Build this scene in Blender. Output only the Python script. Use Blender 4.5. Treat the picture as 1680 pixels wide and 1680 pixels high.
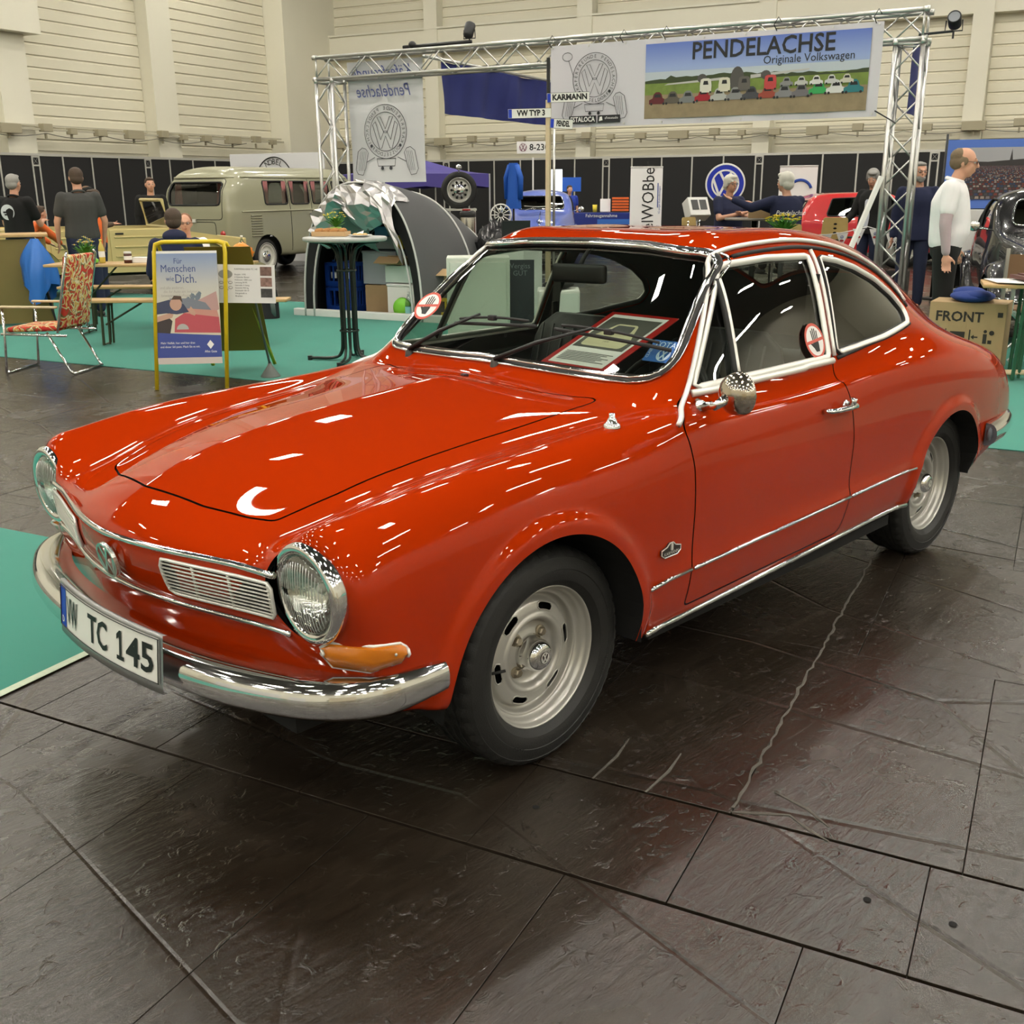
import bpy, bmesh, math, random
import numpy as np
from mathutils import Vector, Matrix, Quaternion
from mathutils.bvhtree import BVHTree
random.seed(7)
for o in list(bpy.data.objects): bpy.data.objects.remove(o)
S = bpy.context.scene
COL = S.collection
PI = math.pi
def lerp(a, b, t): return a+(b-a)*t

# ---------------------------------------------------------------- camera
cd = bpy.data.cameras.new('camera'); cam = bpy.data.objects.new('camera', cd); COL.objects.link(cam); S.camera = cam
def _cam():
    yaw, pitch, roll = math.radians(44.505), math.radians(16.96), math.radians(-0.393)
    fw = Vector((math.cos(pitch)*math.cos(yaw), math.cos(pitch)*math.sin(yaw), -math.sin(pitch)))
    rt = fw.cross(Vector((0, 0, 1))).normalized(); up = rt.cross(fw)
    r2 = rt*math.cos(roll)+up*math.sin(roll); u2 = up*math.cos(roll)-rt*math.sin(roll)
    M = Matrix((r2, u2, -fw)).transposed().to_4x4(); M.translation = Vector((-1.9152, -2.4874, 1.5092))
    cam.matrix_world = M
_cam()
cd.sensor_fit = 'HORIZONTAL'; cd.sensor_width = 36; cd.lens = 1736.4/1680*36; cd.clip_start = .05; cd.clip_end = 300

# ---------------------------------------------------------------- view, world
S.view_settings.view_transform = 'Standard'; S.view_settings.look = 'None'
S.view_settings.gamma = 1; S.view_settings.use_curve_mapping = False
S.view_settings.exposure = 0.12
W = bpy.data.worlds.new('hall_air'); S.world = W; W.use_nodes = True
W.node_tree.nodes['Background'].inputs[0].default_value = (.9, .88, .82, 1)
W.node_tree.nodes["Background"].inputs[1].default_value = .12
S.cycles.max_bounces = 10; S.cycles.diffuse_bounces = 3; S.cycles.glossy_bounces = 4; S.cycles.transmission_bounces = 8
S.cycles.transparent_max_bounces = 12; S.cycles.use_denoising = True; S.cycles.sample_clamp_indirect = 6
S.cycles.caustics_reflective = False; S.cycles.caustics_refractive = False

# hall axes: A runs along the far wall, B into the depth of the hall
HA = Vector((.2983, -.9545, 0)); HB = Vector((.9545, .2983, 0))
HANG = math.atan2(HB.y, HB.x)
def H(a, b, z=0): return HA*a + HB*b + Vector((0, 0, z))

# ---------------------------------------------------------------- materials
def srgb(r, g, b):
    f = lambda c: (c/255/12.92) if c/255 <= .04045 else ((c/255+.055)/1.055)**2.4
    return (f(r), f(g), f(b), 1)
MATS = {}
def mat(name, col=(.5,.5,.5), rough=.5, metal=0, coat=0, emit=None, estr=1, trans=0, ior=1.45, alpha=1, bump=0, bscale=40, var=0, vscale=6, croughness=.03, sheen=0, spec=.5):
    if name in MATS: return MATS[name]
    m = bpy.data.materials.new(name); m.use_nodes = True; nt = m.node_tree; b = nt.nodes['Principled BSDF']
    c = tuple(col) if len(col) == 4 else (*col, 1)
    b.inputs['Base Color'].default_value = c; b.inputs['Roughness'].default_value = rough; b.inputs['Metallic'].default_value = metal
    b.inputs['Coat Weight'].default_value = coat; b.inputs['Coat Roughness'].default_value = croughness
    b.inputs['Transmission Weight'].default_value = trans; b.inputs['IOR'].default_value = ior; b.inputs['Alpha'].default_value = alpha
    b.inputs['Sheen Weight'].default_value = sheen; b.inputs['Specular IOR Level'].default_value = spec
    if emit: b.inputs['Emission Color'].default_value = (*emit[:3], 1); b.inputs['Emission Strength'].default_value = estr
    tc = nt.nodes.new('ShaderNodeTexCoord')
    if bump:
        n = nt.nodes.new('ShaderNodeTexNoise'); n.inputs['Scale'].default_value = bscale; n.inputs['Detail'].default_value = 4
        nt.links.new(tc.outputs['Object'], n.inputs['Vector'])
        bp = nt.nodes.new('ShaderNodeBump'); bp.inputs['Strength'].default_value = bump; bp.inputs['Distance'].default_value = .01
        nt.links.new(n.outputs['Fac'], bp.inputs['Height']); nt.links.new(bp.outputs['Normal'], b.inputs['Normal'])
    if var:
        n = nt.nodes.new('ShaderNodeTexNoise'); n.inputs['Scale'].default_value = vscale; n.inputs['Detail'].default_value = 5
        nt.links.new(tc.outputs['Object'], n.inputs['Vector'])
        mx = nt.nodes.new('ShaderNodeMix'); mx.data_type = 'RGBA'
        mx.inputs[6].default_value = tuple(x*(1-var) for x in c[:3])+(1,); mx.inputs[7].default_value = tuple(min(1, x*(1+var)) for x in c[:3])+(1,)
        nt.links.new(n.outputs['Fac'], mx.inputs[0]); nt.links.new(mx.outputs[2], b.inputs['Base Color'])
    MATS[name] = m
    return m
def glass_mat(name, tint=(.9,.93,.9), dark=.0, refl=1.0):
    if name in MATS: return MATS[name]
    m = bpy.data.materials.new(name); m.use_nodes = True; nt = m.node_tree; nt.nodes.clear()
    out = nt.nodes.new('ShaderNodeOutputMaterial'); tr = nt.nodes.new('ShaderNodeBsdfTransparent'); gl = nt.nodes.new('ShaderNodeBsdfGlossy')
    fr = nt.nodes.new('ShaderNodeFresnel'); mx = nt.nodes.new('ShaderNodeMixShader'); mu = nt.nodes.new('ShaderNodeMath'); mu.operation = 'MULTIPLY'
    mu.inputs[1].default_value = 1.7*refl; mu.use_clamp = True
    tr.inputs[0].default_value = (*[t*(1-dark) for t in tint], 1); gl.inputs['Roughness'].default_value = .01; fr.inputs['IOR'].default_value = 1.5
    ge = nt.nodes.new('ShaderNodeNewGeometry'); mi = nt.nodes.new('ShaderNodeMix'); mi.inputs[2].default_value = 1.5; mi.inputs[3].default_value = 1/1.5
    nt.links.new(ge.outputs['Backfacing'], mi.inputs[0]); nt.links.new(mi.outputs[0], fr.inputs['IOR'])
    nt.links.new(fr.outputs[0], mu.inputs[0]); nt.links.new(mu.outputs[0], mx.inputs[0]); nt.links.new(tr.outputs[0], mx.inputs[1]); nt.links.new(gl.outputs[0], mx.inputs[2])
    nt.links.new(mx.outputs[0], out.inputs[0]); MATS[name] = m
    return m
def M_(name): return MATS[name]
chrome = mat('chrome', (.78,.78,.77), .08, 1)
steel = mat('brushed_steel', (.62,.62,.6), .28, 1)
alu = mat('aluminium', (.72,.72,.7), .32, .9)
black = mat('black_plastic', (.012,.012,.013), .4)
rubber = mat('black_rubber', (.018,.018,.018), .65)
white = mat('white_plastic', (.78,.77,.74), .45)
paper = mat('white_paper', (.82,.81,.79), .7)
dark = mat('dark_cavity', (.006,.006,.006), .9)

# ---------------------------------------------------------------- mesh helpers
def link(name, me, m=None, parent=None, smooth=False, loc=None, rot=None):
    o = bpy.data.objects.new(name, me); COL.objects.link(o)
    if m is not None:
        for mm in (m if isinstance(m, (list, tuple)) else [m]): me.materials.append(mm)
    if smooth: me.shade_smooth()
    if parent is not None: o.parent = parent
    if loc is not None: o.location = loc
    if rot is not None: o.rotation_euler = rot
    return o
def mesh(V, F):
    me = bpy.data.meshes.new('m'); me.from_pydata([tuple(v) for v in V], [], [tuple(int(i) for i in f) for f in F]); me.update(); return me
def props(o, label=None, cat=None, group=None, kind=None):
    if label: o['label'] = label
    if cat: o['category'] = cat
    if group: o['group'] = group
    if kind: o['kind'] = kind
    return o
def empty(name, loc=(0,0,0), rz=0, label=None, cat=None, group=None, parent=None):
    o = bpy.data.objects.new(name, None); COL.objects.link(o); o.empty_display_size = .1
    o.location = loc; o.rotation_euler = (0,0,rz); props(o, label, cat, group)
    if parent: o.parent = parent
    return o
def copytree(o, parent=None, **kw):
    c = o.copy(); COL.objects.link(c)
    if parent is not None: c.parent = parent
    for ch in list(o.children): copytree(ch, c)
    for k, v in kw.items():
        if k == 'loc': c.location = v
        elif k == 'rz': c.rotation_euler = (0, 0, v)
        else: c[k] = v
    return c
class MB:
    """collects shapes into one mesh"""
    def __init__(s): s.V = []; s.F = []; s.M = []; s.mi = 0
    def add(s, V, F):
        n = len(s.V); s.V += [tuple(v) for v in V]; s.F += [tuple(i+n for i in f) for f in F]; s.M += [s.mi]*len(F); return s
    def box(s, c, d, R=None, bev=0):
        bm = bmesh.new(); bmesh.ops.create_cube(bm, size=1)
        for v in bm.verts: v.co = Vector((v.co.x*d[0], v.co.y*d[1], v.co.z*d[2]))
        if bev: bmesh.ops.bevel(bm, geom=list(bm.edges), offset=bev, segments=2, affect='EDGES', profile=.5)
        if R is None: R = Matrix.Identity(3)
        elif isinstance(R, (int, float)): R = Matrix.Rotation(R, 3, 'Z')
        s.add([R @ v.co + Vector(c) for v in bm.verts], [[v.index for v in f.verts] for f in bm.faces]); bm.free(); return s
    def tube(s, P, r, seg=8, closed=False, caps=True, flat=1.0, up=None):
        P = [Vector(p) for p in P]; n = len(P); rr = r if hasattr(r, '__len__') else [r]*n
        T = []
        for i in range(n):
            a = P[(i-1) % n] if (closed or i > 0) else P[i]; b = P[(i+1) % n] if (closed or i < n-1) else P[i]
            t = (b-a); T.append(t.normalized() if t.length > 1e-9 else Vector((0,0,1)))
        u = Vector(up) if up is not None else (Vector((0,0,1)) if abs(T[0].z) < .9 else Vector((1,0,0)))
        V = []
        for i in range(n):
            if up is not None: u = Vector(up)
            u = (u - T[i]*u.dot(T[i])); u = u.normalized() if u.length > 1e-6 else T[i].orthogonal().normalized(); w = T[i].cross(u)
            for k in range(seg):
                a = 2*PI*k/seg; V.append(P[i] + (u*math.cos(a)*flat + w*math.sin(a))*rr[i])
        F = []
        for i in range(n if closed else n-1):
            j = (i+1) % n
            for k in range(seg):
                k2 = (k+1) % seg; F.append((i*seg+k, i*seg+k2, j*seg+k2, j*seg+k))
        if caps and not closed: F.append(tuple(range(seg))[::-1]); F.append(tuple((n-1)*seg+k for k in range(seg)))
        return s.add(V, F)
    def cyl(s, a, b, r, seg=12, r2=None): return s.tube([a, b], [r, r if r2 is None else r2], seg)
    def lathe(s, prof, seg=24, M=None, caps=False):
        """prof: (radius, height) round the z axis, then matrix M"""
        V = []; n = len(prof)
        for (r, z) in prof:
            for k in range(seg):
                a = 2*PI*k/seg; v = Vector((r*math.cos(a), r*math.sin(a), z)); V.append(M @ v if M is not None else v)
        F = []
        for i in range(n-1):
            for k in range(seg):
                k2 = (k+1) % seg; F.append((i*seg+k, i*seg+k2, (i+1)*seg+k2, (i+1)*seg+k))
        if caps: F.append(tuple(range(seg))[::-1]); F.append(tuple((n-1)*seg+k for k in range(seg)))
        return s.add(V, F)
    def prism(s, P2, z0, z1, M=None):
        """closed 2D outline extruded along z, then matrix M"""
        n = len(P2); V = [Vector((x, y, z0)) for x, y in P2]+[Vector((x, y, z1)) for x, y in P2]
        if M is not None: V = [M @ v for v in V]
        F = [tuple(range(n))[::-1], tuple(range(n, 2*n))]+[(i, (i+1) % n, n+(i+1) % n, n+i) for i in range(n)]
        return s.add(V, F)
    def grid(s, pts):
        """pts[i][j] points"""
        n, m = len(pts), len(pts[0]); V = [p for r in pts for p in r]
        return s.add(V, [(i*m+j, i*m+j+1, (i+1)*m+j+1, (i+1)*m+j) for i in range(n-1) for j in range(m-1)])
    def ell(s, c, r, seg=16, rings=10, R=None):
        V = []; F = []
        for i in range(rings+1):
            t = PI*i/rings
            for k in range(seg):
                a = 2*PI*k/seg; v = Vector((r[0]*math.sin(t)*math.cos(a), r[1]*math.sin(t)*math.sin(a), r[2]*math.cos(t)))
                if R is not None: v = R @ v
                V.append(v+Vector(c))
        for i in range(rings):
            for k in range(seg):
                k2 = (k+1) % seg; F.append((i*seg+k, (i+1)*seg+k, (i+1)*seg+k2, i*seg+k2))
        return s.add(V, F)
    def build(s, name, m, parent=None, smooth=False, loc=None, rot=None, auto=None):
        me = mesh(s.V, s.F)
        o = link(name, me, m, parent, smooth, loc, rot)
        if isinstance(m, (list, tuple)): me.polygons.foreach_set('material_index', s.M)
        if smooth and auto is not None:
            try: me.set_sharp_from_angle(angle=math.radians(auto))
            except Exception: pass
        return o
def frame(loc, ex, ey=None):
    """matrix with x axis ex, y axis ey"""
    ex = Vector(ex).normalized(); ey = Vector(ey if ey is not None else (0,0,1)); ey = (ey-ex*ey.dot(ex)).normalized(); ez = ex.cross(ey)
    M = Matrix((ex, ey, ez)).transposed().to_4x4(); M.translation = Vector(loc); return M
def aim(a, b):
    """matrix placing +z along a->b at a"""
    z = (Vector(b)-Vector(a)).normalized(); x = z.orthogonal().normalized(); y = z.cross(x)
    M = Matrix((x, y, z)).transposed().to_4x4(); M.translation = Vector(a); return M
FONTS = {}
def font(kind):
    if kind in FONTS: return FONTS[kind]
    FONTS[kind] = None
    return None
def text_geo(body, size=1, ext=0, bold=0, align='CENTER', shear=0, sx=1, res=2, spacing=1):
    c = bpy.data.curves.new('t', 'FONT'); c.body = body; c.size = size; c.align_x = align; c.align_y = 'CENTER'
    c.extrude = ext; c.offset = bold; c.shear = shear; c.resolution_u = res; c.space_character = spacing
    o = bpy.data.objects.new('t', c); COL.objects.link(o)
    dg = bpy.context.evaluated_depsgraph_get(); me = bpy.data.meshes.new_from_object(o.evaluated_get(dg))
    bpy.data.objects.remove(o); bpy.data.curves.remove(c)
    V = [Vector((v.co.x*sx, v.co.y, v.co.z)) for v in me.vertices]; F = [tuple(p.vertices) for p in me.polygons]
    bpy.data.meshes.remove(me); return V, F
def text(mb, body, M, size, **k):
    V, F = text_geo(body, size, **k); mb.add([M @ v for v in V], F); return mb
def fillet(P, R, n=6):
    """round the corners of a closed 2D polygon; R one radius or a list"""
    out = []; N = len(P); R = (list(R)+[.1]*N)[:N] if hasattr(R, '__len__') else [R]*N
    for i in range(N):
        p = Vector(P[i]); a = Vector(P[i-1])-p; b = Vector(P[(i+1) % N])-p; r = R[i]
        la, lb = a.length, b.length; a.normalize(); b.normalize(); ang = math.acos(max(-1, min(1, a.dot(b))))
        if r <= 0 or ang > PI-.05: out.append(tuple(p)); continue
        t = min(r/math.tan(ang/2), la*.48, lb*.48); p0 = p+a*t; p1 = p+b*t
        for k in range(n+1):
            u = k/n; q = p0*(1-u)**2+p*2*u*(1-u)+p1*u*u; out.append(tuple(q))
    return out
def resample(P, d, closed=True):
    P = np.array(P, float); Q = np.vstack([P, P[:1]]) if closed else P
    L = np.r_[0, np.cumsum(np.linalg.norm(np.diff(Q, axis=0), axis=1))]; n = max(2, int(L[-1]/d)); t = np.linspace(0, L[-1], n+1)
    R = np.stack([np.interp(t, L, Q[:, k]) for k in range(Q.shape[1])], 1); return R[:-1] if closed else R
def crom(P, n=8, closed=False):
    """Catmull-Rom through points"""
    P = [Vector(p) for p in P]; N = len(P); out = []
    for i in range(N if closed else N-1):
        p0 = P[(i-1) % N] if (closed or i > 0) else P[0]*2-P[1]; p1 = P[i]; p2 = P[(i+1) % N]; p3 = P[(i+2) % N] if (closed or i+2 < N) else P[-1]*2-P[-2]
        for k in range(n):
            t = k/n; out.append(.5*((2*p1)+(p2-p0)*t+(2*p0-5*p1+4*p2-p3)*t*t+(3*p1-p0-3*p2+p3)*t**3))
    if not closed: out.append(P[-1])
    return out
def sdpoly(Q, P):
    """signed distance of points Q (n,2) to closed polygon P, negative inside"""
    Q = np.asarray(Q, float); P = np.asarray(P, float); d = np.full(len(Q), 1e9); ins = np.zeros(len(Q), bool)
    for i in range(len(P)):
        a = P[i-1]; b = P[i]; e = b-a; w = Q-a; t = np.clip((w@e)/max(e@e, 1e-12), 0, 1); r = w-t[:, None]*e
        d = np.minimum(d, (r*r).sum(1)); c = (a[1] > Q[:, 1]) != (b[1] > Q[:, 1])
        with np.errstate(divide='ignore', invalid='ignore'): xx = (b[0]-a[0])*(Q[:, 1]-a[1])/(b[1]-a[1])+a[0]
        ins ^= c & (Q[:, 0] < xx)
    d = np.sqrt(d); d[ins] *= -1; return d
def clip(V, N, F, f):
    """keep the part of a triangle mesh where f<=0"""
    ins = f <= 0; c = ins[F].sum(1); keep = F[c == 3]; mix = F[(c > 0) & (c < 3)]; nv = []; nn = []; cache = {}; out = []; base = len(V)
    def cut(i, j):
        k = (i, j) if i < j else (j, i)
        if k not in cache:
            t = f[i]/(f[i]-f[j]); cache[k] = base+len(nv); nv.append(V[i]*(1-t)+V[j]*t); q = N[i]*(1-t)+N[j]*t; nn.append(q/np.linalg.norm(q))
        return cache[k]
    for t in mix:
        a, b, d = (int(x) for x in t)
        for _ in range(3):
            if ins[a] and not ins[d] : break
            a, b, d = b, d, a
        # now a inside, d outside
        if ins[b]: p = cut(b, d); q = cut(a, d); out += [(a, b, p), (a, p, q)]
        else: p = cut(a, b); q = cut(a, d); out += [(a, p, q)]
    V2 = np.vstack([V, np.array(nv)]) if nv else V; N2 = np.vstack([N, np.array(nn)]) if nn else N
    F2 = np.vstack([keep, np.array(out, int)]) if out else keep
    used = np.unique(F2); mp = np.full(len(V2), -1); mp[used] = np.arange(len(used))
    return V2[used], N2[used], mp[F2]
def surf(name, T, m, parent=None, off=0, thick=0):
    V, N, F = T; V = V+N*off; me = mesh(V, F); me.shade_smooth(); me.normals_split_custom_set_from_vertices([tuple(n) for n in N])
    return link(name, me, m, parent)
# ---------------------------------------------------------------- hall lamps (real luminaires under the roof)
lamp_glow = mat('lamp_glow', (1,1,1), .5, emit=(1.0,.95,.84), estr=118)
lamp_case = mat('lamp_case', (.5,.5,.5), .5)
lamp0 = None
for i, a in enumerate(np.arange(-21, 27, 5.2)):
    for j, b in enumerate(np.arange(-20, 30, 5.6)):
        if lamp0 is None:
            lamp0 = empty('ceiling_lamp', (0,0,0)); mb = MB(); mb.box((0,0,.09), (1.25,.42,.12)); mb.cyl((0,0,.15), (0,0,.6), .02, 6); mb.build('lamp_housing', lamp_case, lamp0)
            mb = MB(); mb.box((0,0,.02), (1.15,.34,.02)); mb.build('lamp_diffuser', lamp_glow, lamp0); L = lamp0
        else: L = copytree(lamp0)
        L.location = H(a+(2.6 if j % 2 else 0), b, 10.6); L.rotation_euler = (0,0,HANG+(PI/2 if (i+j) % 3 == 0 else 0)); props(L, 'rectangular lamp hanging from the hall roof out of view', 'lamp', 'hall lamps under the roof')

# ---------------------------------------------------------------- hall shell
def wmat(name, c1, c2, sc, rough, bump=0, bsc=30, stretch=(1,1,1)):
    m = bpy.data.materials.new(name); m.use_nodes = True; nt = m.node_tree; b = nt.nodes['Principled BSDF']; b.inputs['Roughness'].default_value = rough
    g = nt.nodes.new('ShaderNodeNewGeometry'); mp = nt.nodes.new('ShaderNodeMapping'); mp.inputs['Rotation'].default_value = (0,0,-HANG); mp.inputs['Scale'].default_value = stretch
    nt.links.new(g.outputs['Position'], mp.inputs[0]); n = nt.nodes.new('ShaderNodeTexNoise'); n.inputs['Scale'].default_value = sc; n.inputs['Detail'].default_value = 6
    nt.links.new(mp.outputs[0], n.inputs['Vector']); mx = nt.nodes.new('ShaderNodeMix'); mx.data_type = 'RGBA'; mx.inputs[6].default_value = (*c1,1); mx.inputs[7].default_value = (*c2,1)
    nt.links.new(n.outputs['Fac'], mx.inputs[0]); nt.links.new(mx.outputs[2], b.inputs['Base Color'])
    if bump:
        n2 = nt.nodes.new('ShaderNodeTexNoise'); n2.inputs['Scale'].default_value = bsc; n2.inputs['Detail'].default_value = 6; nt.links.new(mp.outputs[0], n2.inputs['Vector'])
        bp = nt.nodes.new('ShaderNodeBump'); bp.inputs['Strength'].default_value = bump; bp.inputs['Distance'].default_value = .01; nt.links.new(n2.outputs['Fac'], bp.inputs['Height']); nt.links.new(bp.outputs[0], b.inputs['Normal'])
    MATS[name] = m; return m
beige = wmat('beige_cladding', (.76,.72,.56), (.84,.80,.65), .8, .55)
beige2 = wmat('beige_plaster', (.78,.75,.61), (.86,.83,.70), .5, .6)
fm = bpy.data.materials.new('stone_floor'); fm.use_nodes = True; MATS['stone_floor'] = fm
def _floor():
    nt = fm.node_tree; b = nt.nodes['Principled BSDF']; N_ = nt.nodes.new; Lk = nt.links.new
    g = N_('ShaderNodeNewGeometry'); mp = N_('ShaderNodeMapping'); mp.inputs['Rotation'].default_value = (0,0,-HANG+.9); mp.inputs['Scale'].default_value = (1,5,1); Lk(g.outputs['Position'], mp.inputs[0])
    mq = N_('ShaderNodeMapping'); mq.inputs['Rotation'].default_value = (0,0,-HANG); Lk(g.outputs['Position'], mq.inputs[0])
    def noise(src, sc, det=5, rough=.55, dist=0):
        n = N_('ShaderNodeTexNoise'); n.inputs['Scale'].default_value = sc; n.inputs['Detail'].default_value = det; n.inputs['Roughness'].default_value = rough; n.inputs['Distortion'].default_value = dist; Lk(src, n.inputs['Vector']); return n.outputs['Fac']
    def ramp(f, stops):
        r = N_('ShaderNodeValToRGB'); r.color_ramp.elements[0].position = stops[0][0]; r.color_ramp.elements[0].color = (*stops[0][1],1); r.color_ramp.elements[1].position = stops[-1][0]; r.color_ramp.elements[1].color = (*stops[-1][1],1)
        for p, c in stops[1:-1]: e = r.color_ramp.elements.new(p); e.color = (*c,1)
        Lk(f, r.inputs[0]); return r.outputs[0]
    big = noise(mq.outputs[0], 1.3, 7, .6, .4); fine = noise(mp.outputs[0], 9, 8, .65, .6); grit = noise(mq.outputs[0], 60, 6, .7); lumps = noise(mq.outputs[0], 22, 4, .55, 1.2)
    col = ramp(big, [(.3,(.017,.012,.008)),(.55,(.029,.022,.016)),(.75,(.060,.049,.038))])
    mx = N_('ShaderNodeMix'); mx.data_type = 'RGBA'; mx.blend_type = 'MULTIPLY'; mx.inputs[0].default_value = .7; Lk(col, mx.inputs[6]); Lk(ramp(fine, [(.35,(.55,.55,.55)),(.7,(1.3,1.25,1.2))]), mx.inputs[7]); Lk(mx.outputs[2], b.inputs['Base Color'])
    # pale worn scuffs
    rr = N_('ShaderNodeMapRange'); rr.inputs[1].default_value = .3; rr.inputs[2].default_value = .75; rr.inputs[3].default_value = .14; rr.inputs[4].default_value = .36; Lk(big, rr.inputs[0]); Lk(rr.outputs[0], b.inputs['Roughness'])
    b.inputs['Specular IOR Level'].default_value = .85
    ad = N_('ShaderNodeMath'); ad.operation = 'MULTIPLY_ADD'; ad.inputs[1].default_value = .35; Lk(grit, ad.inputs[0]); 
    a2 = N_('ShaderNodeMath'); a2.operation = 'MULTIPLY_ADD'; a2.inputs[1].default_value = .9; Lk(fine, a2.inputs[0]); Lk(ad.outputs[0], a2.inputs[2])
    lm = N_('ShaderNodeMapRange'); lm.inputs[1].default_value = .60; lm.inputs[2].default_value = .72; Lk(lumps, lm.inputs[0]); Lk(lm.outputs[0], ad.inputs[2])
    # scratches
    v = N_('ShaderNodeTexVoronoi'); v.feature = 'DISTANCE_TO_EDGE'; v.inputs['Scale'].default_value = 1.6; mv = N_('ShaderNodeMapping'); mv.inputs['Scale'].default_value = (1,.35,1); mv.inputs['Rotation'].default_value = (0,0,.5); Lk(g.outputs['Position'], mv.inputs[0]); Lk(mv.outputs[0], v.inputs['Vector'])
    vr = N_('ShaderNodeMapRange'); vr.inputs[1].default_value = 0; vr.inputs[2].default_value = .012; vr.inputs[3].default_value = -1.2; vr.inputs[4].default_value = 0; Lk(v.outputs['Distance'], vr.inputs[0])
    a3 = N_('ShaderNodeMath'); a3.operation = 'ADD'; Lk(a2.outputs[0], a3.inputs[0]); Lk(vr.outputs[0], a3.inputs[1])
    bp = N_('ShaderNodeBump'); bp.inputs['Strength'].default_value = .36; bp.inputs['Distance'].default_value = .006; Lk(a3.outputs[0], bp.inputs['Height']); Lk(bp.outputs[0], b.inputs['Normal'])
_floor()
A0, A1, B0_, B1_ = -23.6, 27.0, -22.0, 31.6
# slab field: a -7.6..4.4, b -3.2..4.2; the rest of the floor is one sheet around it
fa0, fa1, fb0, fb1 = -7.6, 4.6, -3.6, 4.25
def quad(a0, a1, b0, b1, z): return [H(a0,b0,z), H(a1,b0,z), H(a1,b1,z), H(a0,b1,z)]
mb = MB()
for q in ((A0,A1,B0_,fb0),(A0,A1,fb1,B1_),(A0,fa0,fb0,fb1),(fa1,A1,fb0,fb1)): mb.add(quad(*q, 0), [(0,1,2,3)])
floor = mb.build('floor', fm); props(floor, kind='structure')
mb = MB(); mb.add(quad(fa0-.1, fa1+.1, fb0-.1, fb1+.1, -.02), [(0,1,2,3)]); o = mb.build('floor_bed', mat('joint_dirt', (.03,.027,.022), .8), floor)
slabs = {}
def slab(a0, a1, b0, b1, nm='stone_slab', hole=None):
    w, l = round(a1-a0, 3), round(b1-b0, 3); k = (w, l, hole)
    if k not in slabs:
        mb = MB(); mb.box((0,0,-.010), (w-.0022, l-.0022, .020), None, .0010); slabs[k] = mb.build(nm, fm, floor)
        o = slabs[k]
    else: o = slabs[k].copy(); COL.objects.link(o)
    o.location = H((a0+a1)/2, (b0+b1)/2, random.uniform(-.0008, .0002)); o.rotation_euler = (random.uniform(-.0008,.0008), random.uniform(-.0008,.0008), HANG-PI/2); return o
for k in range(-17, 7):
    a = .69+.505*k
    if a < fa0 or a+.505 > fa1: continue
    slab(a, a+.505, -.652, -.255, 'duct_cover')
for (b0, b1, off) in ((-3.6,-2.62,.2),(-2.62,-1.64,-.1),(-1.64,-.66,.27),(-.247,.87,0),(.87,2.0,.12),(2.0,3.12,0),(3.12,4.25,.2)):
    a = 1.226+off-.543*17
    while a < fa1:
        a_ = max(a, fa0); a1_ = min(a+.543, fa1)
        if a1_-a_ > .05: slab(a_, a1_, b0, b1)
        a += .543
# duct cover screw holes
for x, y in ((-.19,-.87),(.05,-1.65),(.10,-1.82)):
    mb = MB(); mb.cyl((x,y,-.0005), (x,y,.0012), .0085, 18); o = mb.build('cover_screw', dark, floor)
# ragged filler in the open joint
pts = []; rnd = random.Random(3)
for i in range(60): b = lerp(-.22, 1.9, i/59) if False else -.22+2.1*i/59; pts.append(H(1.226+rnd.uniform(-.006,.006), b, .0005))
mb = MB(); mb.tube(pts, [rnd.uniform(.0025,.006) for _ in pts], 6, flat=.3); mb.build('joint_filler', mat('filler', (.10,.09,.075), .6, bump=.6, bscale=90), floor)
mb = MB(); pts = [H(1.226,-.24,.001)]
for q in ((1.28,-.22),(1.36,-.19),(1.42,-.235),(1.47,-.26)): pts.append(H(*q, .001))
mb.tube(pts, [.003,.006,.003,.005,.002], 6, flat=.3)
for q in (((.85,-.25),(.86,.0)),((1.0,-.25),(1.02,-.02)),((1.30,-.1),(1.46,-.2))): mb.tube([H(*q[0],.001), H(*[lerp(q[0][i],q[1][i],.5)+.01 for i in (0,1)],.001), H(*q[1],.001)], [.003,.005,.002], 6, flat=.3)
mb.build('joint_filler', M_('filler'), floor)
# carpets
green = mat('green_carpet', (.030,.262,.196), .9, bump=.5, bscale=900, var=.10, vscale=2.2, sheen=.15)
def carpet(name, a0, a1, b0, b1, label, z=.004):
    mb = MB(); c = H((a0+a1)/2, (b0+b1)/2, z/2+.0005); mb.box((0,0,0), (b1-b0, a1-a0, z)); o = mb.build(name, green, None, loc=c, rot=(0,0,HANG)); props(o, label, 'carpet'); return o
carpet('green_carpet', -15, 14, 4.25, 9.6, 'long strip of green fair carpet running under the tent and the A-board sign')
carpet('green_carpet', -3.13, -1.02, -7, .55, 'green carpet patch in front of the nose of the red coupe')
mb = MB(); mb.box((0,0,0), (7.55,.035,.0015)); o = mb.build('carpet_tape', mat('pale_tape', (.45,.52,.38), .35, var=.3, vscale=30), None, loc=H(-1.005,-3.22,.0055), rot=(0,0,HANG)); props(o, 'pale adhesive tape along the edge of the green carpet by the number plate', 'tape')
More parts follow.
